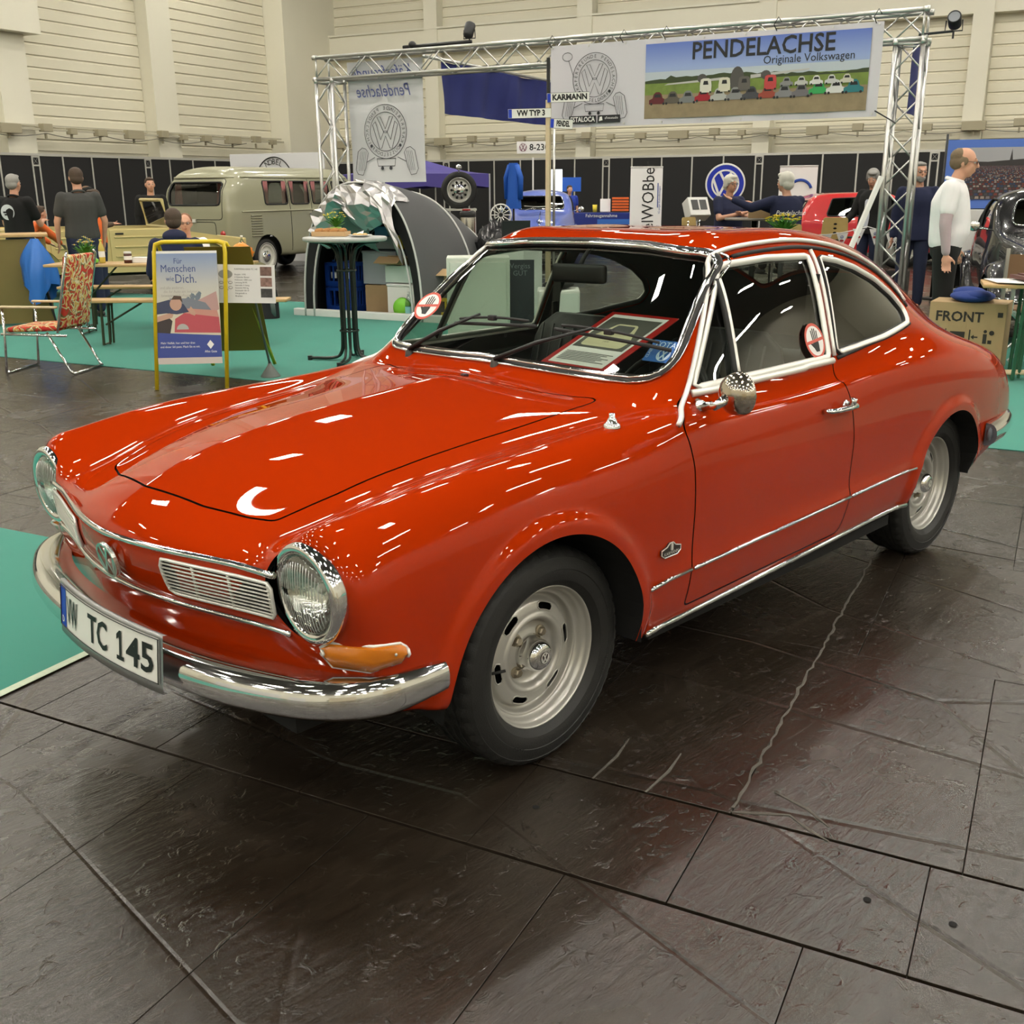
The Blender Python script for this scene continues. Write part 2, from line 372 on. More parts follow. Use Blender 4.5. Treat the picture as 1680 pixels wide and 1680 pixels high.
# walls
def plain(name, P, m, kind='structure'):
    mb = MB(); mb.add(P, [(0,1,2,3)]); return props(mb.build(name, m), kind=kind)
ZT = 12.0
wl = plain('wall_left', [H(A0,B0_,0),H(A0,B1_,0),H(A0,B1_,ZT),H(A0,B0_,ZT)], beige2); wb = plain('wall_back', [H(A0,B1_,0),H(A1,B1_,0),H(A1,B1_,ZT),H(A0,B1_,ZT)], beige2)
grey_w = wmat('grey_wall', (.42,.40,.34), (.5,.48,.42), .5, .6)
wr = plain('wall_right', [H(A1,B1_,0),H(A1,B0_,0),H(A1,B0_,ZT),H(A1,B1_,ZT)], beige2); wf = plain('wall_front', [H(A1,B0_,0),H(A0,B0_,0),H(A0,B0_,ZT),H(A1,B0_,ZT)], beige2)
plain('ceiling', [H(A0,B0_,ZT),H(A1,B0_,ZT),H(A1,B1_,ZT),H(A0,B1_,ZT)], mat('roof_dark', (.10,.095,.09), .8))
boardm = {}
def board(par, c, l, h, ax):
    k = (round(l,2), h, ax)
    if k not in boardm:
        mb = MB()
        # trapezoid sheet profile with a shadow joint on top
        P = [(0,-h/2),(.05,-h/2+.012),(.05,h/2-.06),(.022,h/2-.035),(.022,h/2-.006),(0,h/2)]
        V = [(-l/2,-d,z) for d, z in P]+[(l/2,-d,z) for d, z in P]; n = len(P)
        mb.add(V, [(i, i+1, n+i+1, n+i) for i in range(n-1)]+[tuple(range(n))[::-1], tuple(range(n, 2*n))]); o = mb.build('cladding_board', beige, par); boardm[k] = o
    else: o = boardm[k].copy(); COL.objects.link(o); o.parent = par
    o.location = c; o.rotation_euler = (0,0, HANG-PI/2 if ax == 'A' else HANG); return o
HB_ = .305
for (b0, b1) in ((12.6,17.4),(18.35,22.75),(23.72,28.6)):
    for k in range(18): board(wl, H(A0+.001, (b0+b1)/2, 2.75+HB_*k), b1-b0, HB_, 'B')
for (a0, a1) in ((-23.1,-18.75),(-18.25,-13.05),(-12.5,-7.2),(-6.6,-1.3),(-.75,4.6),(5.2,10.6)):
    for k in range(11): board(wb, H((a0+a1)/2, B1_-.001, 2.62+HB_*k), a1-a0, HB_, 'A')
    for k in range(5): board(wb, H((a0+a1)/2, B1_-.001, 6.98+HB_*k), a1-a0, HB_, 'A')
def pier(name, a0, a1, b0, b1, z0=0, z1=ZT):
    mb = MB(); mb.box((0,0,(z0+z1)/2), (b1-b0, a1-a0, z1-z0)); o = mb.build(name, beige2, None, loc=H((a0+a1)/2,(b0+b1)/2,0), rot=(0,0,HANG)); return props(o, kind='structure')
n_ = 0
for q in ((A0,A0+.5,22.76,23.7),(A0,A0+.5,17.42,18.33),(A0,A0+.85,28.62,31.6),(A0,A0+.5,12,12.6)): n_ += 1; pier('trim_%d' % n_, *q)
n_ += 1; pier('trim_%d' % n_, A0, A0+.85, 17.2, 18.6, 5.45)
for a in (-18.75,-13.05,-7.2,-1.3,4.6): n_ += 1; pier('trim_%d' % n_, a, a+.52, B1_-.45, B1_)
n_ += 1; pier('trim_%d' % n_, A0, A1, B1_-.40, B1_, 6.0, 6.8)
n_ += 1; pier('trim_%d' % n_, A0, A1, B1_-.46, B1_, 6.74, 6.80)
# cable trays with junction boxes
boxm = mat('tray_box', (.40,.36,.25), .6); railm = mat('tray_rail', (.50,.47,.36), .5)
def tray(along, fixed, t0, t1, label):
    e = empty('cable_tray', (0,0,0), 0, label, 'cable tray'); pt = (lambda t, z, d=0: H(fixed+d, t, z)) if along == 'B' else (lambda t, z, d=0: H(t, fixed-d, z)); ang = HANG if along == 'B' else HANG-PI/2
    mb = MB(); mb.box(pt((t0+t1)/2, 3.12, .12), (t1-t0, .10, .05), ang); mb.box(pt((t0+t1)/2, 3.22, .05), (t1-t0, .04, .04), ang); mb.build('tray_rail', railm, e)
    r = random.Random(int(t0*10)); t = t0+.6; i = 0
    while t < t1-.3:
        w = (.62,.30,.22,.34)[i % 4]; h = (.24,.20,.16,.18)[i % 4]; mb = MB(); mb.box(pt(t, 3.12+(.04 if i % 4 == 1 else -.02), .2), (w, .20, h), ang, .01); mb.box(pt(t, 3.12-h/2-.06, .17), (.05,.05,.14), ang); mb.build('junction_box', boxm, e); t += (1.15,.85,1.0,1.25)[i % 4]; i += 1
    mb = MB(); t = t0
    while t < t1-2: mb.tube([pt(t+2*s_, 3.02-.10*math.sin(PI*s_), .2) for s_ in np.linspace(0,1,7)], .012, 5); t += 2
    mb.build('slack_cable', mat('cable_grey', (.22,.21,.17), .6), e); return e
tray('B', A0+.5, 12.5, 28.5, 'beige cable tray with junction boxes along the left hall wall'); tray('A', B1_-.5, -22.8, 10.5, 'beige cable tray with junction boxes along the far hall wall')
# black partition walls
blackp = mat('black_partition', (.013,.013,.014), .7); postm = mat('partition_post', (.62,.61,.57), .35, .4)
def partition(along, fixed, t0, n, label, doubles):
    e = empty('partition_wall', (0,0,0), 0, label, 'partition wall'); pt = (lambda t, z: H(fixed, t, z)) if along == 'B' else (lambda t, z: H(t, fixed, z)); ang = HANG if along == 'B' else HANG-PI/2
    mb = MB(); mb.box((0,0,0), (.95,.02,2.42)); p0 = None; q0 = None
    for k in range(n):
        t = t0+k
        if p0 is None: p0 = mb.build('partition_panel', blackp, e); o = p0
        else: o = p0.copy(); COL.objects.link(o)
        o.location = pt(t+.5, 1.23); o.rotation_euler = (0,0,ang)
        for dt in ((0,.22) if k in doubles else (0,)):
            if q0 is None: m2 = MB(); m2.box((0,0,1.25), (.045,.045,2.5)); q0 = m2.build('partition_post', postm, e); o = q0
            else: o = q0.copy(); COL.objects.link(o)
            o.location = pt(t+dt, 0); o.rotation_euler = (0,0,ang)
        if k in doubles:
            m2 = MB(); 
            for z in (2.2, 2.42): m2.box(pt(t+.11, z), (.22,.05,.04), ang)
            m2.tube([pt(t+.02,2.21), pt(t+.2,2.41)], .012, 5); m2.tube([pt(t+.2,2.21), pt(t+.02,2.41)], .012, 5); m2.build('truss_link', postm, e)
    mb = MB(); mb.box(pt(t0+n/2, 2.475), (n, .055, .06), ang); mb.build('partition_rail', postm, e); return e
partition('B', -23, 5, 26, 'black panel partition with white posts along the left hall wall', (13,17,21)); partition('A', 31, -23, 36, 'black panel partition with white posts along the far hall wall', (5,11,16,21,26))
# neutral stand walls added behind the camera for reflections in paint and glass
for i, (a, b, w, rz) in enumerate(((6,-9,5,0),(-6,-11,6,0),(13,-3,5,PI/2),(-1,-13,3,0))):
    mb = MB(); mb.box((0,0,1.25), (w,.06,2.5)); mb.box((0,.0,2.53), (w+.1,.1,.06)); o = mb.build('added_stand_wall', white if i % 2 else mat('stand_cream', (.7,.62,.45), .6), None, loc=H(a,b,0), rot=(0,0,HANG-PI/2+rz)); props(o, ('cream','white')[i % 2]+' stand wall added behind the photographer, '+('by the right aisle','towards the left aisle','along the right hall side','short one in the middle')[i], 'wall')
# ================================================================ THE RED COUPE
car = empty('coupe_car', (0,0,0), 0, 'glossy orange-red two-door fastback coupe with chrome bumpers on the dark stone floor', 'car')
RED = mat('orange_red_paint', (.37,.024,.001), .5, 0, 1.0, croughness=.012, spec=0); RED.node_tree.nodes['Principled BSDF'].inputs['Coat IOR'].default_value = 1.36


# longitudinal rows of the half body, stations 0..16 (x, |y|, z)
ROWS = [
 # 0 centre
 [(-.845,0,.70),(-.715,0,.790),(-.55,0,.854),(-.33,0,.893),(-.10,0,.918),(.15,0,.935),(.375,0,.945),(.555,0,.953),(.995,0,1.331),(1.25,0,1.366),(1.6,0,1.372),(1.95,0,1.350),(2.25,0,1.306),(2.55,0,1.235),(2.85,0,1.13),(3.07,0,1.0),(3.22,0,.83)],
 # 1
 [(-.812,.21,.70),(-.69,.215,.773),(-.52,.222,.832),(-.31,.225,.868),(-.08,.23,.893),(.16,.24,.912),(.385,.25,.928),(.565,.33,.949),(.985,.27,1.325),(1.23,.29,1.358),(1.58,.30,1.364),(1.92,.30,1.340),(2.22,.30,1.293),(2.52,.29,1.218),(2.82,.27,1.11),(3.05,.25,.975),(3.21,.24,.81)],
 # 2 hood edge, windscreen corner, roof rail
 [(-.765,.40,.70),(-.615,.42,.747),(-.44,.44,.800),(-.25,.452,.838),(-.03,.465,.860),(.18,.48,.878),(.40,.52,.903),(.600,.640,.944),(.955,.520,1.297),(1.2,.548,1.322),(1.5,.556,1.326),(1.80,.555,1.290),(2.06,.545,1.225),(2.32,.525,1.125),(2.62,.485,1.015),(2.92,.46,.900),(3.15,.44,.78)],
 # 3 hood valley, belt line
 [(-.725,.545,.715),(-.60,.56,.765),(-.43,.565,.802),(-.24,.57,.828),(-.02,.578,.848),(.20,.595,.866),(.41,.63,.888),(.605,.690,.912),(.80,.701,.925),(1.1,.703,.922),(1.45,.703,.926),(1.75,.700,.940),(2.06,.688,.962),(2.34,.655,.975),(2.64,.605,.925),(2.92,.575,.850),(3.15,.55,.755)],
 # 4 wing crown, shoulder
 [(-.700,.656,.797),(-.60,.672,.822),(-.43,.682,.846),(-.24,.69,.862),(-.02,.694,.872),(.20,.700,.877),(.41,.722,.880),(.57,.750,.878),(.82,.760,.866),(1.12,.763,.862),(1.45,.764,.866),(1.76,.768,.884),(2.08,.768,.896),(2.40,.752,.888),(2.70,.725,.862),(2.97,.69,.808),(3.17,.645,.735)],
 # 5
 [(-.672,.777,.70),(-.58,.768,.757),(-.42,.768,.780),(-.24,.770,.795),(-.02,.774,.800),(.20,.779,.800),(.42,.785,.800),(.58,.790,.795),(.84,.790,.785),(1.14,.790,.780),(1.46,.790,.782),(1.76,.793,.795),(2.08,.800,.806),(2.42,.800,.802),(2.74,.785,.775),(3.00,.75,.725),(3.205,.68,.665)],
 # 6
 [(-.640,.782,.590),(-.56,.797,.65),(-.42,.800,.68),(-.24,.801,.69),(-.02,.802,.68),(.20,.803,.67),(.42,.804,.66),(.60,.805,.655),(.86,.804,.65),(1.15,.803,.65),(1.47,.802,.655),(1.76,.803,.665),(2.08,.809,.675),(2.42,.811,.675),(2.76,.800,.655),(3.03,.765,.61),(3.235,.70,.575)],
 # 7
 [(-.615,.782,.510),(-.54,.798,.53),(-.42,.802,.54),(-.24,.803,.545),(-.02,.803,.54),(.20,.803,.53),(.42,.802,.52),(.60,.801,.51),(.86,.799,.505),(1.15,.797,.505),(1.47,.795,.51),(1.76,.795,.52),(2.08,.802,.53),(2.42,.806,.53),(2.76,.798,.525),(3.04,.765,.51),(3.245,.70,.50)],
 # 8 trim line
 [(-.605,.780,.45),(-.53,.795,.445),(-.42,.800,.44),(-.24,.802,.435),(-.02,.803,.43),(.20,.803,.43),(.42,.804,.430),(.60,.804,.434),(.86,.804,.440),(1.15,.804,.446),(1.47,.804,.452),(1.76,.804,.458),(2.08,.806,.464),(2.42,.806,.464),(2.76,.796,.455),(3.04,.763,.45),(3.24,.70,.45)],
 # 9
 [(-.60,.770,.405),(-.53,.785,.39),(-.42,.790,.355),(-.24,.792,.35),(-.02,.793,.35),(.20,.793,.35),(.42,.793,.350),(.60,.793,.353),(.86,.793,.358),(1.15,.793,.362),(1.47,.793,.366),(1.76,.793,.372),(2.08,.795,.377),(2.42,.795,.38),(2.76,.785,.385),(3.02,.75,.40),(3.20,.69,.41)],
 # 10 sill edge
 [(-.59,.745,.375),(-.53,.760,.36),(-.42,.765,.33),(-.24,.767,.28),(-.02,.768,.276),(.20,.769,.272),(.42,.770,.272),(.60,.771,.275),(.86,.771,.281),(1.15,.771,.288),(1.47,.771,.296),(1.76,.771,.303),(2.08,.772,.31),(2.42,.77,.318),(2.76,.755,.335),(2.98,.72,.36),(3.13,.67,.385)],
]
def build_shell():
    V = []; ix = {}
    def v(key, p):
        ix[key] = len(V); V.append(p)
    nS = 17; nR = 11
    for r in range(nR):
        for s in range(nS): v(('b', r, s), ROWS[r][s])
    # front fascia, rows under the upper trim
    FR = {1: [(-.800,0,.56),(-.782,.21,.56),(-.742,.38,.56),(-.705,.54,.56),(-.690,.655,.535)],
          2: [(-.79,0,.505),(-.772,.21,.505),(-.735,.38,.505),(-.70,.54,.50),(-.672,.675,.50)],
          3: [(-.785,0,.44),(-.768,.21,.44),(-.73,.38,.44),(-.695,.54,.44),(-.665,.675,.44)],
          4: [(-.775,0,.40),(-.757,.21,.40),(-.72,.38,.40),(-.685,.54,.40),(-.655,.665,.40)],
          5: [(-.75,0,.365),(-.735,.21,.365),(-.70,.38,.365),(-.66,.54,.365),(-.635,.645,.36)]}
    for k in FR:
        for c in range(5): v(('f', c, k), FR[k][c])
    # tail fascia
    for k in range(1, 7):
        z = ROWS[4+k][16][2]; xx = [3.27,3.29,3.29,3.28,3.24,3.17][k-1]
        for c, yy in enumerate((0,.24,.44,.56)):
            v(('t', c, k), (xx-.03*(yy/.56)**2, yy, z if k > 1 else z+.03*(1-yy/.6)))
    F = []
    B = lambda r, s: ix[('b', r, s)]
    for r in range(nR-1):
        for s in range(nS-1): F.append((B(r, s), B(r, s+1), B(r+1, s+1), B(r+1, s)))
    f = lambda c, k: ix[('f', c, k)] if k > 0 else B(c, 0)
    for k in range(0, 5):
        for c in range(3): F.append((f(c, k), f(c+1, k), f(c+1, k+1), f(c, k+1)))
        if k > 0: F.append((f(3, k), f(4, k), f(4, k+1), f(3, k+1)))
    F.append((B(3, 0), B(4, 0), f(4, 1), f(3, 1))); F.append((B(4, 0), B(5, 0), B(6, 0), f(4, 1)))
    for k in range(1, 5): F.append((f(4, k), B(5+k, 0), B(6+k, 0), f(4, k+1)))
    def t(c, k): return B(c, 16) if k == 0 else (B(4+k, 16) if c == 4 else ix[('t', c, k)])
    for k in range(6):
        for c in range(4): F.append((t(c+1, k), t(c, k), t(c, k+1), t(c+1, k+1)))
    crease = {}
    for s in range(0, 6): crease[(B(0, s), B(0, s+1))] = 1.0
    for s in range(0, 16): crease[(B(8, s), B(8, s+1))] = .35
    # mirror to the +y side; half data are built on -y (the side seen)
    n = len(V); V2 = []; m2 = {}
    for i, p in enumerate(V):
        if abs(p[1]) < 1e-6: m2[i] = i
        else: m2[i] = n+len(V2); V2.append((p[0], p[1], p[2]))
    VV = [(p[0], -p[1], p[2]) for p in V]+V2
    FF = F+[tuple(m2[i] for i in q)[::-1] for q in F]
    cr = dict(crease); cr.update({(m2[a], m2[b]): w for (a, b), w in crease.items()})
    me = mesh(VV, FF)
    bm = bmesh.new(); bm.from_mesh(me); bmesh.ops.recalc_face_normals(bm, faces=bm.faces)
    cl = bm.edges.layers.float.new('crease_edge'); bm.verts.ensure_lookup_table()
    for (a, b), w in cr.items():
        e = bm.edges.get((bm.verts[a], bm.verts[b]))
        if e: e[cl] = w
    bm.to_mesh(me); bm.free()
    tgt = np.array(VV); P = tgt.copy()
    o = link('tmp', me); md = o.modifiers.new('s', 'SUBSURF'); md.levels = 2; md.boundary_smooth = 'PRESERVE_CORNERS'
    RX = np.array([.85]*len(tgt)); RX[[i for k, i in ix.items() if k[0] == 'b' and k[1] <= 2 and k[2] >= 7]] = .45; RX[[i for k, i in ix.items() if k[0] == 'f' or (k[0] == 'b' and k[2] <= 1)]] = .5; RX[n:] = [RX[i] for i in range(n) if m2[i] >= n]
    for it in range(3):
        me.vertices.foreach_set('co', P.ravel()); me.update()
        ev = o.evaluated_get(bpy.context.evaluated_depsgraph_get()); em = ev.to_mesh()
        co = np.empty(len(em.vertices)*3); em.vertices.foreach_get('co', co); co = co.reshape(-1, 3)[:len(tgt)]; ev.to_mesh_clear()
        P += (tgt-co)*RX[:, None]
    me.vertices.foreach_set('co', P.ravel()); me.update(); md.levels = 4
    ev = o.evaluated_get(bpy.context.evaluated_depsgraph_get()); em = bpy.data.meshes.new_from_object(ev)
    bpy.data.objects.remove(o)
    bm = bmesh.new(); bm.from_mesh(em); bmesh.ops.triangulate(bm, faces=bm.faces); bm.to_mesh(em); bm.free()
    V = np.empty(len(em.vertices)*3); em.vertices.foreach_get('co', V); V = V.reshape(-1, 3)
    F = np.empty(len(em.polygons)*3, int); em.polygons.foreach_get('vertices', F); F = F.reshape(-1, 3)
    bpy.data.meshes.remove(em); bpy.data.meshes.remove(me)
    return V, F
def vnorm(V, F):
    n = np.cross(V[F[:, 1]]-V[F[:, 0]], V[F[:, 2]]-V[F[:, 0]]); N = np.zeros_like(V)
    for k in range(3): np.add.at(N, F[:, k], n)
    N /= np.maximum(np.linalg.norm(N, axis=1, keepdims=True), 1e-12); return N
SV, SF = build_shell()
# outward orientation check
if (SV[SF].mean(1)*0+1).size and np.mean((vnorm(SV, SF)*np.array([0,1,0]))[:, 1]*np.sign(SV[:, 1])) < 0: SF = SF[:, ::-1]
ARCH = [(-.05,.31,.368), (2.355,.335,.305)]
def sm(t): t = np.clip(t, 0, 1); return t*t*(3-2*t)
def flare(V):
    V = V.copy(); side = np.abs(V[:, 1]) > .55
    for ax, az, R in ARCH:
        d = np.hypot(V[:, 0]-ax, V[:, 2]-az)-R
        k = np.where(side & (V[:, 2] < .80), .016*sm(1-(d-.022)/.045)*(d > -.2), 0)
        V[:, 1] += np.sign(V[:, 1])*k
    return V
SV0 = SV.copy(); SV = flare(SV); SN = vnorm(SV, SF)
BVH0 = BVHTree.FromPolygons([tuple(v) for v in SV], [tuple(f) for f in SF])
def hitY(x, z, s=-1, off=0):
    h = BVH0.ray_cast(Vector((x, 1.5*s, z)), Vector((0, -s, 0)));
    return (h[0]+h[1]*off*(1 if h[1].y*s > 0 else -1)) if h[0] is not None else None
def hitZ(x, y, off=0):
    h = BVH0.ray_cast(Vector((x, y, 2.5)), Vector((0, 0, -1))); return (h[0]+h[1]*off*(1 if h[1].z > 0 else -1)) if h[0] is not None else None
def hitX(y, z, off=0, x0=-2):
    h = BVH0.ray_cast(Vector((x0, y, z)), Vector((1 if x0 < 0 else -1, 0, 0))); return (h[0]+h[1]*off*(1 if h[1].x*(-1 if x0 < 0 else 1) > 0 else -1)) if h[0] is not None else None

# outlines ------------------------------------------------------------------
hood = [(-.715,0),(-.680,-.22),(-.632,-.345),(-.600,-.405),(-.44,-.440),(-.25,-.458),(0,-.468),(.2,-.482),(.40,-.500),(.485,-.500),(.455,-.42),(.42,-.30),(.39,-.15),(.375,0)]
hood = hood+[(x, -y) for x, y in hood[-2:0:-1]]
hood = fillet(hood, [0,.2,.1,.03]+[.2]*4+[.1,.035,.05]+[.2]*9+[.03,.1,.2])
door = [(.655,.935),(.60,.905),(.535,.85),(.553,.74),(.556,.60),(.554,.45),(.550,.33),(.565,.3),(1.46,.305),(1.50,.32),(1.523,.46),(1.518,.66),(1.49,.79),(1.43,.87),(1.36,.935),(1.545,.935),(1.59,1.295),(1.44,1.312),(1.2,1.308),(1.055,1.292),(1.0,1.272)]
door = [(.655,.935),(.60,.905),(.535,.86),(.553,.74),(.556,.60),(.554,.45),(.550,.31),(1.49,.318),(1.523,.46),(1.518,.66),(1.50,.79),(1.47,.88),(1.50,.935),(1.535,1.1),(1.578,1.299),(1.44,1.312),(1.2,1.308),(1.055,1.292),(1.0,1.272)]
doorP = fillet(door, [.01,.05,.04,.1,.1,.1,.02,.03,.1,.1,.1,.05,.05,.1,.02,.2,.2,.05,.05])
dglass = fillet([(.680,.940),(1.005,1.262),(1.045,1.272),(1.26,1.283),(1.525,1.277),(1.475,.944)], [.01,.03,.05,.2,.012,.01])
qglass = fillet([(1.535,.952),(1.600,1.268),(1.72,1.252),(1.85,1.222),(2.00,1.170),(2.12,1.105),(2.180,1.045),(2.165,1.000),(1.9,.972)], [.01,.012,.2,.2,.2,.15,.03,.03,.3])
# windscreen in (y, z): traced as front view
wind = fillet([(-.640,.955),(-.525,1.300),(-.27,1.319),(0,1.324),(.27,1.319),(.525,1.300),(.640,.955),(.45,.950),(0,.958),(-.45,.950)], [.075,.07,.5,.5,.5,.07,.075,.3,.5,.3])
rearw = fillet([(2.18,-.40),(2.20,0),(2.18,.40),(2.80,.37),(2.83,0),(2.80,-.37)], [.06,.5,.06,.06,.5,.06])
xz = SV[:, [0, 2]]; xy = SV[:, [0, 1]]; yz = SV[:, [1, 2]]
isup = (SV[:, 2] > .70)
fh = sdpoly(xy, hood); fh = np.where(SV[:, 2] > .6, fh, 1)
fd = sdpoly(xz, doorP); fd = np.where(np.abs(SV[:, 1]) > .45, fd, 1)
fdg = sdpoly(xz, dglass); fqg = sdpoly(xz, qglass); bad = np.abs(SV[:, 1]) < .45
fdg = np.where(bad, 1, fdg); fqg = np.where(bad, 1, fqg)
fw = sdpoly(yz, wind); fw = np.where((SV[:, 0] > .45) & (SV[:, 0] < 1.15), fw, 1)
fr = sdpoly(xy, rearw); fr = np.where(SV[:, 2] > .9, fr, 1)
fa = np.minimum.reduce([np.hypot(SV[:, 0]-ax, SV[:, 2]-az)-R for ax, az, R in ARCH]); fa = np.where((np.abs(SV[:, 1]) > .55) & (SV[:, 2] < .80), fa, 1)
fhl = np.where(SV[:, 0] < -.5, np.hypot(np.abs(SV[:, 1])-.656, SV[:, 2]-.667)-.112, 1)
G = .0028
FIELDS = dict(h=fh, d=fd, dg=fdg, qg=fqg, w=fw, r=fr, a=fa, l=fhl)
def part_of(*conds):
    """conds: (field, sign, offset): keep sign*field+offset<=0; the fields ride along as extra columns"""
    keys = list(FIELDS); E = np.stack([FIELDS[k] for k in keys], 1); V = np.hstack([SV, E]); N = SN.copy(); F = SF
    for k, s, off in conds:
        f = s*V[:, 3+keys.index(k)]+off
        V, N, F = clip(V, N, F, f)
    return V[:, :3], N, F
body_T = part_of(('h',-1,G),('d',-1,G),('dg',-1,0),('qg',-1,0),('w',-1,0),('r',-1,0),('a',-1,0),('l',-1,0))
surf('body_shell', body_T, RED, car)
surf('hood', part_of(('h',1,G)), RED, car)
def side_only(T, s):
    V, N, F = T; return clip(V, N, F, -V[:, 1]*s)
dT = part_of(('d',1,G),('dg',-1,0)); wT = part_of(('dg',1,-.004)); qT = part_of(('qg',1,-.004))
CARGLASS = glass_mat('car_glass', (.82,.88,.82), .03, 1.5)
doors = []
for s in (-1, 1):
    d = surf('door', side_only(dT, s), RED, car); doors.append(d)
    surf('door_window', side_only(wT, s), CARGLASS, d, -.008)
    surf('quarter_window', side_only(qT, s), CARGLASS, car, -.008)
surf('windscreen', part_of(('w',1,-.004)), CARGLASS, car, -.006)
surf('rear_window', part_of(('r',1,-.004)), CARGLASS, car, -.006)
# inner lining: seen through the windows and behind the panel gaps
LIN = mat('black_lining', (.012,.012,.013), .8)
V, N, F = part_of(('dg',-1,.010),('qg',-1,.010),('w',-1,.010),('r',-1,.010),('a',-1,.004),('l',-1,.004))
surf('inner_lining', (V-N*.016, N, F), LIN, car)
# wheel wells and floor pan
mb = MB()
for ax, az, R in ARCH:
    for s in (-1, 1):
        P = []
        for t in np.linspace(-.05, PI+.05, 25):
            x_, z_ = ax+(R+.004)*math.cos(t), az+(R+.004)*math.sin(t); h_ = hitY(x_, max(z_, .335), s); P.append([Vector((x_, s*yy, z_)) for yy in ((abs(h_.y)-.004) if h_ is not None else .775, .42)])
        P = [[Vector((p.x, p.y, .31 if ax > 1 else .27)) for p in P[0]]]+P+[[Vector((p.x, p.y, .31)) for p in P[-1]]]
        mb.grid(P)
        mb.add([Vector((ax, s*.42, az))]+[p[1] for p in P], [(0, i+1, i+2) for i in range(26)])
mb.box((1.2,0,.25),(3.3,1.05,.04)).box((1.2,0,.25),(1.55,1.5,.04)).box((-.45,0,.30),(.45,1.1,.04)).box((2.95,0,.36),(.4,1.1,.04))
mb.build('underbody', dark, car)
# ---------------------------------------------------------------- chrome and trim on the coupe
def onbody(P, mode, off=.004):
    out = []
    for a, b in P:
        h = hitY(a, b, -1, off) if mode == 'L' else hitY(a, b, 1, off) if mode == 'R' else hitZ(a, b, off) if mode == 'T' else hitX(a, b, off)
        if h is not None: out.append(h)
    return out
def strip(name, pts, r, m=chrome, parent=car, closed=False, flat=1.0, seg=8):
    mb = MB(); mb.tube(pts, r, seg, closed, flat=flat); return mb.build(name, m, parent, smooth=True)
# nose trims
ys = np.linspace(-.575, .575, 41)
strip('upper_nose_trim', onbody([(y, .697) for y in ys], 'F', .003), .0085)
strip('lower_nose_trim', onbody([(y, .560) for y in np.linspace(-.60, .60, 41)], 'F', .003), .0075)
for s, nm in ((-1, 'L'), (1, 'R')):
    # waist moulding in three lengths, sill strip
    for x0, x1 in ((.335,.548),(.562,1.515),(1.53,2.03)):
        strip('side_moulding', onbody([(x, .430+.0185*(x-.335)) for x in np.linspace(x0, x1, max(3, int((x1-x0)/.06)))], nm, .003), .0065)
    strip('sill_strip', [p+Vector((0,0,-.004)) for p in onbody([(x, .281+.0215*(x-.37)) for x in np.linspace(.365, 2.02, 26)], nm, .004)], .0105)
# windscreen surround: rubber then bright strip
def onws(P, off): return [hitX(y, z, off, -2) if z > .7 else None for y, z in P]
def wsring(d, off):
    P = resample(wind, .02); c = P.mean(0); Q = []
    for i in range(len(P)):
        t = P[(i+1) % len(P)]-P[i-1]; n = np.array([t[1], -t[0]]); n /= np.linalg.norm(n)
        if n@(P[i]-c) < 0: n = -n
        Q.append(P[i]+n*d)
    out = []
    for y, z in Q:
        h = BVH0.ray_cast(Vector((.3, y, z+.02)), Vector((1, 0, -.02/.7)).normalized())
        h = BVH0.ray_cast(Vector((-.2, y, z+.45)), Vector((1.0, 0, -.45)).normalized()) if h[0] is None else h
        out.append(h)
    return [h[0]+h[1]*off*(1 if h[1].x < 0 or h[1].z > 0 else -1) for h in out if h[0] is not None]
strip('windscreen_rubber', wsring(.004, .000), .017, rubber, closed=True, flat=.5)
strip('windscreen_bright_strip', wsring(-.001, .008), .0095, chrome, closed=True, flat=.7)
strip('windscreen_bright_strip', wsring(.012, .005), .006, chrome, closed=True, flat=.7)
cream = mat('polished_alloy', (.82,.81,.76), .34, .45)
